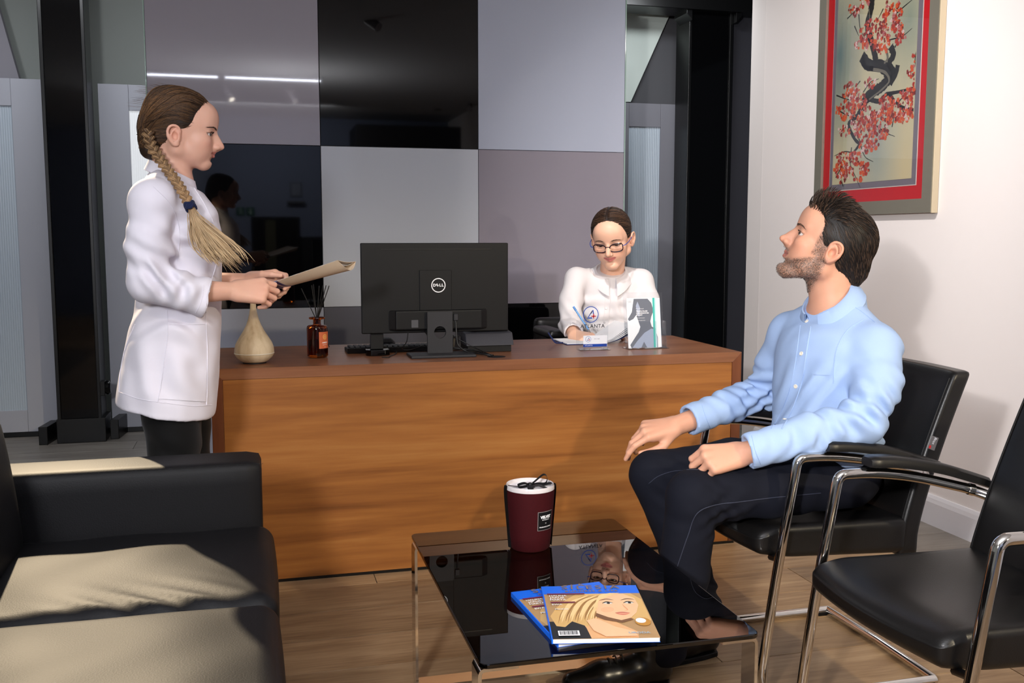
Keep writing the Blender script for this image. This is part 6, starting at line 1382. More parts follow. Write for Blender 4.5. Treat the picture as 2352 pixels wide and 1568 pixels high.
    st_ = [st(*r) for r in rows]
    for i in range(len(st_) - 1):
        (c0, a0, b0), (c1, a1, b1) = st_[i], st_[i + 1]
        # elliptic slices between stations
        for q in np.linspace(0, 1, 4 if i else 3, endpoint=False):
            c_ = c0 * (1 - q) + c1 * q; a_ = a0 + (a1 - a0) * q; b_ = b0 + (b1 - b0) * q; h_ = np.linalg.norm(c1 - c0) * .75
            F.ell(c_, (a_, b_, max(h_, .05)), None, .02)
    F.ell(P(432, 505, 2.98), (.070, .062, .062), None, .05); F.ell(P(432, 507, 3.12), (.066, .062, .062), None, .05)
    # shoulders and three-quarter sleeves
    F.cone(P(392, 432), P(350, 462, 2.885), .055, .056, .04); F.cone(P(392, 432), P(356, 470, 3.22), .055, .056, .04)
    F.chain([P(356, 470, 3.22), P(350, 560, 3.255), P(352, 640, 3.26)], [.056, .058, .060], .03); F.chain([P(352, 640, 3.26), P(420, 650, 3.23), P(488, 655, 3.19)], [.060, .056, .050], .015)
    # hem plane and neck opening
    hd = P(490, 951) - P(268, 921); F.cut(P(380, 938), (hd[2], 0, -hd[0]), .003)
    nk = P(398, 406); tl = P(444, 430) - P(346, 378); F.cut(nk, (-tl[2], 0, tl[0]), .004)
    # folds
    F.folds(0.0034, [(60, 16, 84), (48, -20, 110)], P(345, 560, 2.85), (.10, .10, .10), 3); F.folds(0.0133, [(96, 40, 92), (120, -20, 60)], P(372, 622, 2.82), (.06, .07, .05), 4); F.folds(0.0101, [(140, 20, 20), (110, 0, -60)], P(420, 668, 2.83), (.06, .07, .05), 9)
    F.folds(0.0101, [(16, 44, 68), (-40, 28, 56)], P(410, 735, 2.90), (.16, .10, .07), 5); F.folds(0.0067, [(44, 36, 12), (60, -24, 20)], P(390, 860, 2.88), (.16, .12, .12), 6); F.folds(0.0077, [(52, 20, 80), (36, 40, -60)], P(440, 560, 2.90), (.10, .1, .12), 8)
    V, Fc = chain_keep_biggest(*F.mesh(2)); cm = fabric('white_coat_cotton', (226, 222, 232), 1200, .02, .8, 0.0, .05)
    coat = mesh_obj('coat', V, Fc, cm, t, True); bv = bvh_of(V, Fc)
    # stand collar
    Vc = []; Fcc = []; ns = 48; kb_, kf_ = P(346, 368), P(444, 414); a_lo, a_hi = -2.9, 2.9 + .5
    sl = (kf_[2] - kb_[2]) / (kf_[0] - kb_[0]); ctr1 = (kb_ + kf_) / 2; ctr0 = ctr1 + np.array([-.004, 0, -.034])
    a_lo, a_hi = .16, 2 * PI + .02
    for i in range(ns + 1):
        a = a_lo + (a_hi - a_lo) * i / ns
        for (c_, rx, ry) in ((ctr0, .074, .074), (ctr1, .063, .061), (ctr1, .0605, .0585), (ctr0, .069, .069)):
            dx = rx * math.cos(a); Vc.append(c_ + np.array([dx, ry * math.sin(a), sl * dx]))
    for i in range(ns):
        for k in range(4): k2 = (k + 1) % 4; Fcc.append((4 * i + k, 4 * i + 4 + k, 4 * i + 4 + k2, 4 * i + k2))
    Fcc += [(0, 1, 2, 3), (4 * ns + 3, 4 * ns + 2, 4 * ns + 1, 4 * ns)]
    mesh_obj('stand_collar', Vc, Fcc, cm, coat, True, sharp=60)
    sm = cm
    seam('coat_placket', bv, [(446, 432), (470, 470), (492, 520), (497, 600), (474, 690), (476, 800), (476, 890), (474, 930)], .0016, sm, coat)
    seam('princess_seam', bv, [(384, 712), (386, 770), (375, 850), (363, 922)], .0014, sm, coat); seam('side_seam', bv, [(310, 745), (288, 800), (276, 860), (274, 900)], .0014, sm, coat)
    seam('hem_stitch', bv, [(274, 900), (320, 916), (380, 925), (440, 932), (486, 930)], .0009, sm, coat); seam('cuff_stitch', bv, [(468, 655), (463, 690), (450, 718)], .0009, sm, coat)
    patch('pocket', bv, [(380, 843), (474, 852), (470, 922), (364, 916)], sm, coat, .0025); seam('pocket_welt', bv, [(386, 742), (425, 745), (470, 744)], .0016, sm, coat); patch('chest_pocket', bv, [(484, 512), (497, 510), (499, 530), (486, 530)], sm, coat, .002)
    seam('armhole_seam', bv, [(352, 428), (392, 470), (412, 530), (408, 600)], .0011, sm, coat)
    # ---- trousers and shoes
    F = Field((-0.42, 2.86, 0.02), (-0.05, 3.26, 0.80), 0.006)
    for y, dx in ((2.965, 0), (3.135, .02)):
        F.chain([(-.245 + dx, y, .76), (-.235 + dx, y, .48), (-.255 + dx, y, .10)], [.092, .066, .052], .02)
    F.folds(.004, [(10, 10, 60)], (-.24, 3.0, .5), (.2, .2, .15), 2); F.cut((0, 0, .075), (0, 0, -1), .002)
    V, Fc = F.mesh(1); mesh_obj('trousers', V, Fc, fabric('black_trouser_cloth', (10, 10, 11), 900, .05, .7), t, True)
    for y, dx in ((2.965, 0), (3.135, .02)):
        F = Field((-.36 + dx, y - .06, -0.002), (-.02 + dx, y + .06, .10), .004); F.cone((-.28 + dx, y, .036), (-.12 + dx, y, .030), .036, .034, .02); F.cone((-.12 + dx, y, .028), (-.07 + dx, y, .024), .032, .022, .02); F.cone((-.26 + dx, y, .05), (-.26 + dx, y, .12), .040, .044, .02); F.cut((0, 0, .002), (0, 0, -1), .001); V, Fc = F.mesh(1); mesh_obj('shoe', V, Fc, M['leather'], t, True)
    # ---- the folder in her hands
    fo = thing('folder', P(700, 632, 3.0), 'cream paper folder with navy band held open by the standing woman', 'folder')
    A = P(600, 657, 2.975); Bn = P(775, 597, 2.965); Bf = P(817, 600, 3.10); ax_ = Bn - A; Lx = np.linalg.norm(ax_); lat = Bf - Bn; nu, nv = 24, 12
    nrm = unit(np.cross(ax_, lat)); nrm = nrm if nrm[2] > 0 else -nrm
    cream = plain('cream_card', (216, 196, 172), 0.6); navyc = plain('navy_band', (24, 32, 92), 0.4)
    def sheet_(name, sag, m, u0=0.0, u1=1.0, th=.0012, extra=0.0):
        V = []; Fc = []
        for i in range(nu + 1):
            u = u0 + (u1 - u0) * i / nu
            for j in range(nv + 1):
                v = j / nv; p = A + ax_ * u + lat * v - nrm * ((sag * (.35 + .65 * u)) * math.sin(PI * v) + extra); V += [p, p - nrm * th]
        def id_(i, j, k): return 2 * (i * (nv + 1) + j) + k
        for i in range(nu):
            for j in range(nv): Fc += [(id_(i, j, 0), id_(i + 1, j, 0), id_(i + 1, j + 1, 0), id_(i, j + 1, 0)), (id_(i, j, 1), id_(i, j + 1, 1), id_(i + 1, j + 1, 1), id_(i + 1, j, 1))]
        for i in range(nu):
            for j in (0, nv): Fc.append((id_(i, j, 0), id_(i, j, 1), id_(i + 1, j, 1), id_(i + 1, j, 0)))
        for j in range(nv):
            for i in (0, nu): Fc.append((id_(i, j, 0), id_(i, j + 1, 0), id_(i, j + 1, 1), id_(i, j, 1)))
        return mesh_obj(name, V, Fc, m, fo, True, sharp=40)
    sheet_('back_cover', .030, cream); sheet_('front_cover', .004, cream); sheet_('inner_page', .012, M['paper'], .0, .97, .0008)
    sheet_('navy_band', .0306, navyc, .0, .145, .0018); sheet_('navy_band', .0306, navyc, .165, .205, .0018); sheet_('navy_edge', .0034, navyc, 0, .2, .0016, -.0012)
    return t
woman()
# ================================================================== SEATED MAN
def man():
    t = thing('person', (1.50, 2.40, 0.0), 'bearded man in light blue shirt and dark jeans sitting on a chrome chair', 'person')
    P = ay
    f2 = unit((-.86, .51, 0)); tl = math.radians(24); fwd = f2 * math.cos(tl) + np.array([0, 0, math.sin(tl)]); upv = np.array([0, 0, math.cos(tl)]) - f2 * math.sin(tl)
    H = Head((0, 0, 0), fwd, upv, 1.09, 1.0); H.liner = .35; ear = P(1915, 583, 2.325); H.O = ear - H.s * (H.R @ np.array([-.012, .0765, -.003]))
    F = Field((0.94, 2.02, 0.52), (1.80, 2.80, 1.36), 0.0027)
    H.sculpt(F, 1.3, .55, .40, ez=-.003, cz=.003)
    nb = P(1917, 718, 2.39); H.neck(F, nb, .058, .060)
    # adam's apple and jaw-to-neck
    sN, sF = np.array([1.570, 2.225, .900]), np.array([1.515, 2.565, .905]); eN, eF = P(1984, 968, 2.158), P(1756, 900, 2.665); wN, wF = P(1706, 1042, 2.235), P(1552, 978, 2.60)
    F.cone(nb, sN, .055, .045, .03); F.cone(nb, sF, .055, .045, .03); F.cone(sN, eN, .042, .034, .02); F.cone(sF, eF, .042, .034, .02); F.cone(eN, wN, .034, .029, .02); F.cone(eF, wF, .034, .029, .02)
    hand(F, wF, unit((-1, .10, -.10)), (-.18, -.42, .90), (0, -1, -.2), .196, [(.45, .45, .25), (.75, .55, .3), (.95, .6, .35), (1.1, .65, .35)], (.10, .02, -.05, -.12), dict(mc=(.70, .50, -.50), p1=(.95, .05, -.30), p2=(1, -.12, -.10)))
    hand(F, wN, unit((-1, .10, -.12)), (-.22, -.66, .72), (0, 1, .3), .196, [(.95, 1.3, .8), (1.0, 1.35, .8), (1.05, 1.35, .8), (1.1, 1.3, .8)], (.02, 0, -.03, -.06), dict(mc=(.75, .35, -.5), p1=(.95, -.1, -.3), p2=(.9, -.3, -.3)))
    V, Fc = chain_keep_biggest(*F.mesh(1)); c, Pl = H.colours(V, (208, 154, 128), (176, 112, 100)); x, y, z = Pl.T; ya = np.abs(y)
    # beard: cheeks below a line from sideburn to mouth corner, chin, moustache and upper neck
    def sst(v, a, b): q = np.clip((v - a) / (b - a), 0, 1); return q * q * (3 - 2 * q)
    line = -.020 - .036 * np.clip((x - .01) / .065, 0, 1) ** 1.2; bd = sst(line - z, -.006, .008) * sst(x, -.014, .006) * sst(z, -.135, -.105)
    side = sst(x, .004, .012) * sst(.042 - x, 0, .010) * sst(z, -.03, -.02) * sst(.07 - z, 0, .02) * (ya > .05)
    mou = np.exp(-(((z + .0385) / .0055) ** 2 + (ya / .026) ** 4)) * (x > .075); lipz = np.clip(1.4 - ((ya / .0235) ** 2 + ((z + .0508) / .009) ** 2), 0, .4) / .4 * (x > .074)
    nk = sst(x, .0, .02) * 0
    inh = (x > -.03) & (ya < .09) & (z > -.14) & (z < .06); B = np.where(inh, np.clip(np.maximum(np.maximum(bd, side * .85), mou * .95) * (1 - lipz), 0, 1), 0)
    M['beard'] = beardskin(); body = mesh_obj('body', V, Fc, M['beard'], t, True, col=c); at = body.data.attributes.new('Beard', 'FLOAT', 'POINT'); at.data.foreach_set('value', B.astype(np.float32))
    for v, f, cc in H.eyeball_geo(unit((1, .40, .10))): mesh_obj('eye', v, f, M['eye'], body, True, col=cc)
    bb = bvh_of(V, Fc); lashes(H, bb, body, r=.0005, ln=.7)
    for s in (-1, 1): brow('eyebrow', H, [(.0965, s * .010, .0260), (.090, s * .034, .0300), (.066, s * .054, .0250)], .0008, (58, 44, 36), body, bb, 46, .0030)
    # short beard hairs for relief
    rs = random.Random(4); idx = np.where(B > .40)[0]; paths = []
    for k in range(4200):
        i = idx[rs.randrange(len(idx))]; p = V[i]; h = bb.find_nearest(Vector(p)); n_ = np.array(h[1]); n_ = n_ if n_ @ (p - H.T((.02, 0, -.04))) > 0 else -n_; d = unit(n_ * .55 + H.R @ np.array([.35, 0, -.8]) + np.array([rs.uniform(-.3, .3) for _ in range(3)]))
        paths.append(np.array([p - n_ * .0005, p + d * .0016 + n_ * .0004, p + d * .0034]))
    v, f = strands(paths, .00030, 3, 1.0); jt = np.repeat([rs.random() ** 2 for _ in paths], 9)
    mesh_obj('beard', v, f, M['hair'], body, True, col=ramp_cols(v, jt + .25 * (H.inv(v)[:, 0] > .075), (58, 46, 40), (170, 156, 146)))['kind'] = 'stuff'
    # ---- hair
    Fh = Field(H.O - .19, H.O + .19, 0.003)
    def hE(c_, r, k=.010, mode='add'): Fh.ell(H.T(c_), np.array(r) * H.s, H.R, k, mode)
    hE((-.006, 0, .044), (.0965, .0775, .0825)); hE((-.030, 0, .020), (.072, .0735, .085), .015); hE((.022, 0, .078), (.064, .058, .046), .02); Fh.cone(H.T((-.070, 0, -.02)), H.T((-.062, 0, -.085)), .046, .036, .02)
    hE((.112, 0, -.008), (.062, .100, .092), .006, 'sub')
    for s in (-1, 1):
        hE((.073, s * .062, .040), (.034, .034, .040), .008, 'sub'); hE((-.012, s * .084, -.008), (.0195, .026, .030), .005, 'sub'); hE((.040, s * .075, -.066), (.046, .05, .052), .008, 'sub'); hE((.0, s * .078, -.062), (.034, .05, .036), .008, 'sub'); hE((-.03, s * .085, -.085), (.035, .05, .035), .008, 'sub')
    hE((.02, 0, -.13), (.075, .10, .075), .008, 'sub')
    Vh, Fhc = chain_keep_biggest(*Fh.mesh(2)); hb = bvh_of(Vh, Fhc); Pc = H.inv(Vh)
    hair = mesh_obj('hair', Vh, Fhc, M['hair'], t, True, col=ramp_cols(Vh, np.clip((-.00 - Pc[:, 2]) / .08, 0, 1) * .4, (22, 17, 15), (60, 48, 40))); paths = []; rad = []; cen = H.T((-.01, 0, .03)); jc = []
    for k in range(5200):
        i = rs.randrange(len(Vh)); p = Pc[i]
        if p[2] < -.09: continue
        if p[1] < -.03 and rs.random() < .5: continue
        w0 = Vh[i]; h = hb.find_nearest(Vector(w0)); n_ = np.array(h[1]); n_ = n_ if n_ @ (w0 - cen) > 0 else -n_
        topness = min(1, max(0, (p[2] - .062) / .03))
        fr = min(1, max(0, (p[0] + .02) / .08))
        if topness > .25 and fr > .15:
            d1 = H.R @ unit(np.array([-.95 + 1.05 * fr, p[1] * 3, -.10 + .62 * fr])); ln = .012 + .016 * fr * topness + rs.uniform(-.003, .005)
            q = smooth_path([w0 - n_ * .001, w0 + n_ * .004 * (.4 + fr) + d1 * ln * .5, w0 + n_ * .005 * (.3 + fr) + d1 * ln + H.R @ np.array([-.004, 0, -.001])], 5); r_ = rs.uniform(.0005, .0012)
        else:
            d1 = H.R @ unit(np.array([-.75, 0, -.75 + .9 * topness])); ln = rs.uniform(.014, .026) * (1 if p[2] > -.02 else .6)
            q = lay(hb, smooth_path([w0, w0 + d1 * ln * .5, w0 + d1 * ln], 4), cen, rs.uniform(.0004, .0016)); r_ = rs.uniform(.0004, .0010)
        paths.append(q); rad.append(r_); jc.append(rs.random() ** 2)
    v, f = strands(paths, rad, 4, .7); jt = np.repeat(jc, [len(p) * 4 for p in paths]); mesh_obj('hair_strands', v, f, M['hair'], hair, True, col=ramp_cols(v, jt * .75, (24, 17, 14), (98, 76, 60)))['kind'] = 'stuff'
    # ---- shirt
    F = Field((0.98, 2.00, 0.44), (1.82, 2.82, 1.10), 0.0050)
    st = [((1.520, 2.395, .47), .125, .172), ((1.525, 2.395, .56), .128, .172), ((1.530, 2.395, .66), .126, .168), ((1.535, 2.395, .76), .130, .178), ((1.540, 2.395, .85), .126, .186), ((1.545, 2.395, .92), .108, .176)]
    for i in range(len(st) - 1):
        for q in np.linspace(0, 1, 4, endpoint=False):
            c_ = np.array(st[i][0]) * (1 - q) + np.array(st[i + 1][0]) * q; a_ = st[i][1] * (1 - q) + st[i + 1][1] * q; b_ = st[i][2] * (1 - q) + st[i + 1][2] * q; F.ell(c_, (a_, b_, .07), None, .02)
    nbs = P(1925, 715, 2.385); F.cone(nbs, sN + np.array([.0, .02, .01]), .064, .050, .03); F.cone(nbs, sF + np.array([.0, -.01, .01]), .062, .050, .03); F.cone(P(1940, 690, 2.385), nbs, .055, .064, .02)
    F.ell(sN + np.array([0, 0, -.02]), (.062, .052, .066), None, .03); F.ell(sF + np.array([0, 0, -.02]), (.060, .052, .066), None, .03)
    mN = (sN + eN) / 2 + np.array([.012, -.01, 0]); F.chain([sN, mN, eN], [.057, .058, .053], .03); cN = P(1728, 1034, 2.212); F.chain([eN, (eN + cN) / 2 + np.array([0, 0, .004]), cN], [.056, .052, .043], .02)
    mF = (sF + eF) / 2; F.chain([sF, mF, eF], [.056, .056, .051], .03); cF = P(1590, 962, 2.61); F.chain([eF, (eF + cF) / 2, cF], [.054, .049, .042], .02)
    # cuff ends
    for c_, e_, r_, px in ((cN, eN, .044, 'n'), (cF, eF, .044, 'f')):
        d = unit(c_ - e_); cp = c_ + d * .014; F.cone(c_ - d * .05, c_ + d * .03, r_ + .001, r_ + .003, .006); F.cut(cp, d, .002, cp - .075, cp + .09); F.cone(cp - d * .025, cp + d * .05, r_ - .010, r_ - .009, .002, 'sub')
    cc_ = P(1902, 690, 2.385); F.cut(cc_, unit((-.62, -.05, 1)), .004, cc_ - np.array([.13, .11, .06]), cc_ + np.array([.12, .11, .16])); F.cut((1.5, 2.4, .585), (0, 0, -1), .003, (1.32, 2.0, .40), (1.80, 2.80, .64))
    # cloth folds
    F.folds(0.0070, [(60, 40, 80), (48, -60, 92)], np.array([1.60, 2.24, .78]), (.10, .10, .14), 3); F.folds(0.0118, [(100, 20, 120), (124, -40, 68)], eN + np.array([-.02, -.03, .03]), (.09, .08, .07), 4); F.folds(0.0082, [(140, 20, 40), (110, 40, -60)], (eN + cN) / 2, (.11, .07, .06), 5)
    F.folds(0.0118, [(112, 40, 100), (80, 20, -132)], eF + np.array([-.03, -.03, 0]), (.10, .08, .08), 6); F.folds(0.0070, [(128, 40, 68)], (eF + cF) / 2, (.10, .06, .06), 7); F.folds(0.0082, [(16, 52, 60), (-24, 68, 44)], np.array([1.44, 2.33, .72]), (.10, .14, .16), 8); F.folds(0.0118, [(80, 20, 88), (60, 60, -100)], np.array([1.64, 2.26, .66]), (.07, .10, .14), 9)
    V, Fc = chain_keep_biggest(*F.mesh(2)); sm = fabric('light_blue_oxford', (160, 184, 222), 1400, .10, .85, 0.0, .10); shirt = mesh_obj('shirt', V, Fc, sm, t, True); bv = bvh_of(V, Fc)
    shirt_collar('collar', P(1903, 694, 2.385), unit((-.60, -.05, 1)), (-.93, -.16, -.5), .070, sm, shirt, .046, .80, .046, .024, .024)
    ivory = plain('ivory_button', (228, 220, 204), 0.3)
    seam('placket_edge', bv, [(1862, 750), (1852, 812), (1840, 885), (1815, 950), (1796, 985)], .0016, sm, shirt); seam('placket_edge', bv, [(1838, 748), (1830, 812), (1816, 885), (1792, 950), (1772, 985)], .0011, sm, shirt)
    buttons(bv, [(1853, 738), (1841, 812), (1828, 887), (1803, 962)], ivory, shirt, .0058); patch('chest_pocket', bv, [(1860, 832), (1912, 838), (1908, 862), (1866, 860)], sm, shirt, .0016, 6)
    seam('shoulder_seam', bv, [(1935, 690), (1975, 712), (2010, 740)], .0012, sm, shirt); seam('armhole_seam', bv, [(1985, 733), (1945, 760), (1920, 810), (1915, 880)], .0013, sm, shirt)
    seam('cuff_seam', bv, [(1727, 1000), (1735, 1035), (1748, 1066)], .0011, sm, shirt); seam('cuff_seam', bv, [(1612, 930), (1622, 960), (1636, 990)], .0011, sm, shirt); buttons(bv, [(1582, 982)], ivory, shirt, .005, 'cuff_button')
    # ---- jeans
    F = Field((0.88, 2.04, 0.05), (1.74, 2.74, 0.66), 0.0055)
    hN, hF = np.array([1.53, 2.300, .535]), np.array([1.53, 2.490, .535]); kN, kF = P(1592, 1140, 2.26), P(1502, 1090, 2.52); aN, aF = np.array([1.030, 2.325, .10]), np.array([1.215, 2.47, .10])
    F.ell((1.545, 2.395, .535), (.125, .175, .085), None, .03)
    F.chain([hN, (hN + kN) / 2 + np.array([0, 0, -.004]), kN], [.086, .080, .066], .03); F.chain([hF, (hF + kF) / 2, kF], [.086, .080, .066], .03)
    F.chain([kN, kN * .5 + aN * .5 + np.array([.012, 0, 0]), aN], [.066, .066, .058], .02); F.chain([kF, kF * .5 + aF * .5 + np.array([.012, 0, 0]), aF], [.066, .064, .056], .02)
    F.cut((0, 0, .464), (0, 0, -1), .004, (1.22, 2.1, .30), (1.74, 2.72, .50)); F.cut((0, 0, .062), (0, 0, -1), .002, (.88, 2.04, .05), (1.4, 2.74, .10))
    F.folds(.0075, [(110, 20, 130), (90, 60, -120)], kN + np.array([.05, 0, -.03]), (.07, .09, .07), 2); F.folds(.0075, [(100, 20, 120)], kF + np.array([.05, 0, -.03]), (.07, .09, .07), 3); F.folds(.008, [(90, 90, 40), (70, -80, 60)], (hN + hF) / 2 + np.array([-.12, 0, .05]), (.13, .14, .07), 4); F.folds(.008, [(20, 50, 150), (40, -30, 120)], np.array([1.10, 2.40, .18]), (.2, .2, .10), 5); F.folds(.005, [(60, 60, 30)], (hN + kN) / 2, (.16, .1, .1), 6)
    V, Fc = chain_keep_biggest(*F.mesh(2)); jm = fabric('dark_denim', (16, 18, 28), 1600, .25, .85, 0.0, .12); je = mesh_obj('jeans', V, Fc, jm, t, True); bj = bvh_of(V, Fc); th = plain('denim_seam', (44, 48, 64), .8)
    seam('outseam', bj, [(1885, 1132), (1780, 1142), (1700, 1152), (1640, 1160), (1600, 1180), (1580, 1230), (1556, 1300)], .0012, th, je); seam('inseam', bj, [(1640, 1078), (1560, 1080), (1515, 1092), (1490, 1110)], .0010, th, je)
    # ---- shoes
    def shoe(heel, toe):
        heel = np.array(heel); toe = np.array(toe); d = toe - heel; L = np.linalg.norm(d); d /= L; s = np.array([-d[1], d[0], 0]); lo = np.minimum(heel, toe) - .08; hi = np.maximum(heel, toe) + .08; lo[2] = -.003; hi[2] = .15; F = Field(lo, hi, .0035)
        F.cone(heel + d * .03 + np.array([0, 0, .045]), heel + d * .10 + np.array([0, 0, .050]), .036, .038, .02); F.cone(heel + d * .10 + np.array([0, 0, .042]), heel + d * .19 + np.array([0, 0, .034]), .040, .042, .02); F.cone(heel + d * .19 + np.array([0, 0, .032]), toe - d * .035 + np.array([0, 0, .026]), .043, .030, .02); F.cone(heel + d * .05 + np.array([0, 0, .06]), heel + d * .055 + np.array([0, 0, .11]), .040, .042, .02)
        F.cut((0, 0, .014), (0, 0, -1), .002); V, Fc = F.mesh(1); sh = mesh_obj('shoe', V, Fc, plain('black_shoe_leather', (10, 10, 10), .28, spec=.5, bump=.05, bscale=120), t, True)
        out = [heel + d * q * L + s * w_ for q, w_ in ((0, 0), (.04, .028), (.2, .036), (.5, .040), (.72, .046), (.88, .038), (.98, .014), (1.0, 0), (.98, -.014), (.88, -.038), (.72, -.046), (.5, -.040), (.2, -.036), (.04, -.028))]
        V, Fc = g_prism([(p[0], p[1]) for p in out], 0.0, .0145, .002, 1); mesh_obj('sole', V, Fc, M['black_plastic'], sh)
        for k in range(5):
            b0 = heel + d * (.135 + .017 * k) + np.array([0, 0, .094 - .0055 * k]); tube('shoelace', smooth_path([b0 - s * .020 - np.array([0, 0, .010]), b0 + s * 0, b0 + s * .020 - np.array([0, 0, .010])], 5), .0022, plain('lace_black', (26, 26, 26), .5), sh, 6)
    shoe((1.045, 2.325, 0), (.745, 2.345, 0)); shoe((1.255, 2.475, 0), (.965, 2.435, 0))
    return t
man()
# ================================================================== RECEPTIONIST
def receptionist():
    P = ay
    t = thing('person', (1.50, 4.25, 0), 'receptionist with glasses and white blouse writing in a notebook behind the desk', 'person')
    f2 = unit((-.50, -.86, 0)); tl = math.radians(21); fwd = f2 * math.cos(tl) - np.array([0, 0, math.sin(tl)]); upv = np.array([0, 0, math.cos(tl)]) + f2 * math.sin(tl) + np.array([-.06, .03, 0])
    H = Head(P(1406, 551, 4.12), fwd, upv, 1.10); H.liner = .75
    F = Field((1.14, 3.78, 0.74), (1.86, 4.40, 1.36), 0.0027)
    H.sculpt(F, .8, .75, .70, lz=.004, cz=.008, ez=-.006)
    nb = P(1404, 640, 4.22); H.neck(F, nb, .050, .055)
    sR, sL = P(1322, 640, 4.20), P(1476, 645, 4.20); eR, eL = P(1312, 742, 4.10), P(1488, 738, 4.10); wR, wL = P(1318, 770, 3.945), P(1466, 777, 3.955)
    F.cone(nb - np.array([0, -.005, .015]), sR - np.array([0, 0, .012]), .036, .030, .02); F.cone(nb - np.array([0, -.005, .015]), sL - np.array([0, 0, .012]), .036, .030, .02); F.cone(sR - np.array([0, 0, .012]), eR, .030, .030, .02); F.cone(sL - np.array([0, 0, .012]), eL, .030, .030, .02); F.cone(eR, wR, .036, .026, .02); F.cone(eL, wL, .036, .026, .02)
    hand(F, wR, unit((.35, -.90, -.03)), (-.30, -.15, .9), (1, .2, .1), .178, [(.5, .9, .5), (.6, 1.0, .6), (.75, 1.1, .6), (.9, 1.1, .6)], (.04, 0, -.03, -.08), dict(mc=(.70, .50, -.35), p1=(.95, -.05, -.2), p2=(.9, -.35, -.1)))
    hand(F, wL, unit((-.5, -.75, -.02)), (.25, -.5, -.75), (-.3, .3, .9), .178, [(.3, .4, .3), (.35, .45, .3), (.4, .5, .3), (.5, .5, .3)], (.06, .01, -.04, -.10))
    V, Fc = chain_keep_biggest(*F.mesh(1)); c, Pl = H.colours(V, (226, 178, 152), (200, 118, 112)); body = mesh_obj('body', V, Fc, M['skin'], t, True, col=c)
    for v, f, cc in H.eyeball_geo(unit((1, 0, -.45))): mesh_obj('eye', v, f, M['eye'], body, True, col=cc)
    bb = bvh_of(V, Fc); lashes(H, bb, body, drop=.004, r=.0008)
    for s in (-1, 1): brow('eyebrow', H, [(.0955, s * .011, .0290), (.090, s * .032, .0335), (.068, s * .052, .0250)], .0008, (58, 40, 32), body, bb)
    # ---- hair, parted in the middle and tied back
    rs = random.Random(31); Fh = Field(H.O - .19, H.O + .19, 0.003)
    def hE(c_, r, k=.012, mode='add'): Fh.ell(H.T(c_), np.array(r) * H.s, H.R, k, mode)
    hE((-.008, 0, .046), (.0975, .0790, .0850)); hE((-.040, 0, .020), (.062, .066, .070), .015)
    hE((.115, 0, -.014), (.062, .100, .081), .008, 'sub')
    for s in (-1, 1): hE((.078, s * .062, .034), (.030, .034, .036), .010, 'sub'); hE((-.011, s * .084, -.012), (.021, .030, .030), .006, 'sub'); hE((.036, s * .075, -.048), (.050, .05, .060), .01, 'sub')
    hE((.02, 0, -.12), (.085, .09, .070), .008, 'sub')
    Vh, Fhc = chain_keep_biggest(*Fh.mesh(2)); hb = bvh_of(Vh, Fhc); cen = H.T((-.01, 0, .03)); Pc = H.inv(Vh)
    hair = mesh_obj('hair', Vh, Fhc, M['hair'], t, True, col=np.tile(np.array(lin((34, 23, 18))), (len(Vh), 1))); paths = []; rad = []; jc = []
    for k in range(800):
        s = -1 if k % 2 else 1
        if k < 380: a = np.array([.088 - .13 * (u := rs.random()), s * .004, .092 + .045 * math.sin(PI * u)])
        else: a = Pc[rs.randrange(len(Pc))]; s = -1 if a[1] < 0 else 1
        end = np.array([-.092, s * .016, -.008]) + np.array([rs.uniform(-.006, .006), rs.uniform(-.012, .012), rs.uniform(-.02, .02)]); m1 = a * .6 + end * .4 + np.array([.01, s * .045, .012]); m2 = a * .25 + end * .75 + np.array([-.01, s * .040, .004])
        paths.append(lay(hb, H.T(smooth_path(np.array([a, m1, m2, end]), 5)), cen, rs.uniform(.0003, .0015))); rad.append(rs.uniform(.0009, .0020)); jc.append(rs.random() ** 2)
    r0 = H.T((-.098, 0, -.005))
    for k in range(90):
        o = np.array([rs.uniform(-.02, .02), rs.uniform(-.01, .01), 0]); paths.append(smooth_path([r0 + o * .3, r0 + o * .8 + np.array([.0, .02, -.03]), r0 + o + np.array([.012, .03, -.09]), r0 + o * 1.3 + np.array([.02 + .01 * rs.random(), .028, -.15 - .03 * rs.random()])], 5)); rad.append(rs.uniform(.0015, .003)); jc.append(rs.random() ** 2)
    v, f = strands(paths, rad, 4, .65); mesh_obj('hair_strands', v, f, M['hair'], hair, True, col=ramp_cols(v, np.repeat(jc, [len(p) * 4 for p in paths]) * .8, (30, 20, 16), (104, 74, 54)))['kind'] = 'stuff'
    # ---- glasses
    gl = thing('eyeglasses', H.T((.10, 0, .0)), 'dark rimmed eyeglasses with blue temples worn by the receptionist', 'glasses'); fr_m = plain('dark_plum_acetate', (34, 20, 34), .2); bl = plain('blue_temple', (40, 66, 150), .3)
    for s in (-1, 1):
        loop = []
        for k in range(33):
            a = 2 * PI * k / 32; ca, sa = math.cos(a), math.sin(a); rx = .0255; rz = .0170; e = .72
            loop.append(H.T((.1035 - .010 * abs(.032 + .0255 * math.copysign(abs(ca) ** e, ca) * 1) / .06 * 1.0, s * (.0330 + rx * math.copysign(abs(ca) ** e, ca)), .0035 + rz * math.copysign(abs(sa) ** e, sa) + .003 * ca * (sa > 0))))
        tube('lens_rim', loop, .0024, fr_m, gl, 6)
        mesh_obj('lens', loop[:-1], [tuple(range(32))], M.setdefault('lens', smoked('lens_glass', (.97, .97, .97), 1.3)), gl)
        tube('temple', H.T(smooth_path(np.array([(.0945, s * .0590, .010), (.088, s * .070, .011), (.05, s * .0795, .012), (.0, s * .0815, .010), (-.022, s * .0790, .002)]), 6)), .0017, bl, gl, 6)
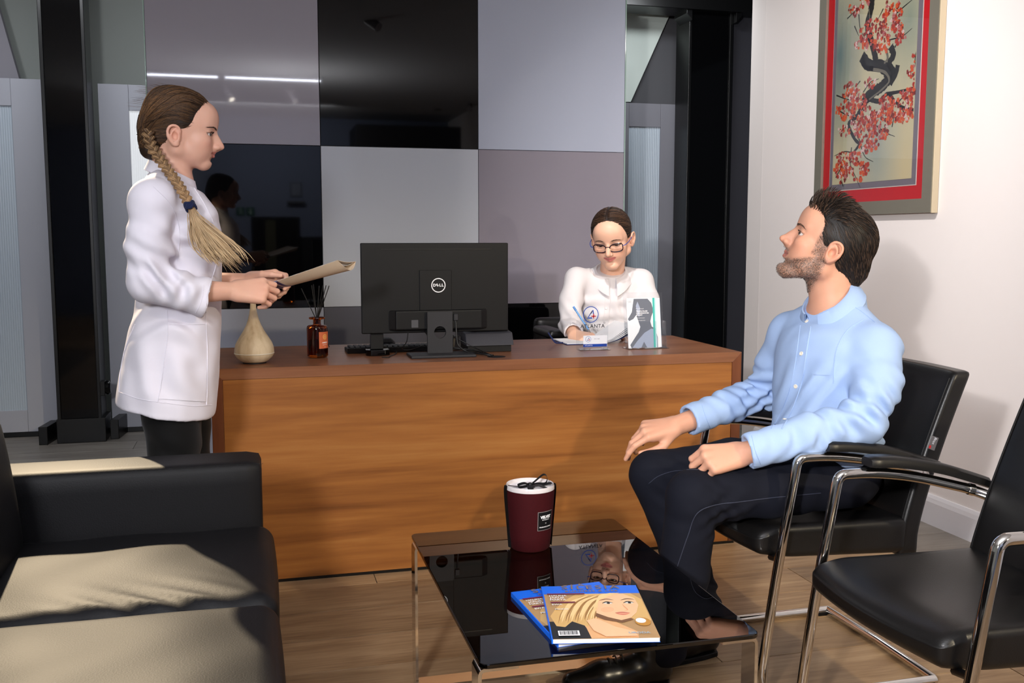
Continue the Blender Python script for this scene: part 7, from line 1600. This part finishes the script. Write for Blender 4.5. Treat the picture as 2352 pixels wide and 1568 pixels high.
    tube('bridge', H.T(smooth_path(np.array([(.1015, -.0085, .008), (.1055, 0, .011), (.1015, .0085, .008)]), 5)), .0017, fr_m, gl, 6)
    # ---- blouse
    F = Field((1.12, 3.86, 0.62), (1.92, 4.46, 1.14), 0.0050)
    for i, ((z, hd, hw)) in enumerate(((.66, .100, .150), (.72, .105, .155), (.78, .108, .160), (.84, .112, .166), (.90, .110, .170), (.95, .095, .168), (.985, .080, .150))):
        c_ = np.array([nb[0] + .008, 4.235 - .02 * (z - .66), z]); F.ell(c_, (hw, hd, .07), None, .02)
    F.cone(nb - np.array([0, -.01, .02]), sR + np.array([.01, 0, 0]), .056, .046, .04); F.cone(nb - np.array([0, -.01, .02]), sL + np.array([-.01, 0, 0]), .056, .046, .04)
    F.chain([sR, (sR + eR) / 2 + np.array([-.012, 0, 0]), eR], [.048, .048, .050], .03); F.chain([sL, (sL + eL) / 2 + np.array([.012, 0, 0]), eL], [.048, .048, .050], .03); cR = wR + unit(eR - wR) * .035; cL = wL + unit(eL - wL) * .035
    F.chain([eR, cR], [.050, .042], .02); F.chain([eL, cL], [.050, .042], .02)
    for c_, e_ in ((cR, eR), (cL, eL)): d = unit(c_ - e_); F.cut(c_ + d * .010, d, .002, c_ - .07, c_ + .07); F.cone(c_, c_ + d * .05, .034, .034, .002, 'sub')
    cc = P(1402, 622, 4.195); F.cone(P(1404, 660, 4.21), cc, .072, .068, .03); F.cut(cc, unit((-.10, -.42, 1)), .004, cc - np.array([.085, .10, .05]), cc + np.array([.085, .09, .14])); F.cut((0, 0, .757), (0, 0, -1), .003, (1.1, 3.8, .6), (1.95, 4.022, .80))
    F.folds(.0065, [(90, 30, 70), (70, -50, 90)], eR, (.10, .10, .09), 3); F.folds(.0065, [(80, 30, 80), (70, -50, 90)], eL, (.10, .10, .09), 4); F.folds(.0055, [(70, 20, 30), (46, 10, -40)], np.array([nb[0], 4.13, .86]), (.16, .10, .12), 5)
    V, Fc = chain_keep_biggest(*F.mesh(2)); bm_ = fabric('white_blouse', (216, 211, 213), 1400, .02, .75, 0.0, .04); bl_ = mesh_obj('blouse', V, Fc, bm_, t, True); bv = bvh_of(V, Fc)
    shirt_collar('collar', cc + np.array([.0, -.004, -.006]), unit((-.10, -.42, 1)), (-.20, -.95, -.4), .066, bm_, bl_, .042, .50, .022, .034, .022)
    seam('placket_edge', bv, [(1402, 640), (1402, 690), (1398, 740)], .0014, bm_, bl_); seam('placket_edge', bv, [(1390, 640), (1390, 690), (1386, 740)], .001, bm_, bl_); buttons(bv, [(1396, 645), (1394, 674), (1392, 708)], plain('pearl_button', (226, 220, 220), .2), bl_, .0052)
    # ---- dark trousers on the seat, mostly hidden by the desk
    F = Field((1.28, 3.72, .02), (1.72, 4.52, .70), .008)
    F.ell((1.50, 4.30, .57), (.165, .125, .10), None, .03)
    for x in (1.41, 1.59): F.chain([(x, 4.28, .555), (x, 3.93, .555), (x, 3.96, .10)], [.082, .066, .050], .03)
    F.cut((0, 0, .488), (0, 0, -1), .003, (1.2, 4.2, .4), (1.8, 4.6, .60)); V, Fc = F.mesh(1); mesh_obj('trousers', V, Fc, fabric('charcoal_trousers', (22, 22, 26), 900, .05), t, True)
    for x in (1.41, 1.59):
        F = Field((x - .06, 3.74, -.002), (x + .06, 4.04, .12), .005); F.cone((x, 3.97, .05), (x, 3.86, .035), .042, .038, .02); F.cone((x, 3.86, .034), (x, 3.80, .028), .038, .026, .02); F.cut((0, 0, .002), (0, 0, -1), .001); V, Fc = F.mesh(1); mesh_obj('shoe', V, Fc, M['leather'], t, True)
    # ---- pen in her right hand
    pa, pb = P(1317, 704, 3.93), P(1352, 757, 3.885); d = unit(pb - pa); pen = thing('pen', pb, 'light blue ballpoint pen in the receptionist\'s hand', 'pen'); lb = plain('pen_blue', (110, 160, 214), .35)
    tube('pen_barrel', [pa + d * .02, pa + (pb - pa) * .55, pb], [.0042, .0044, .0040], lb, pen, 10); tube('pen_clicker', [pa, pa + d * .02], [.0046, .0048], plain('pen_cap_blue', (84, 136, 200), .35), pen, 10); tube('pen_tip', [pb, pb + d * .022], [.0038, .0010], M['chrome'], pen, 10)
receptionist()
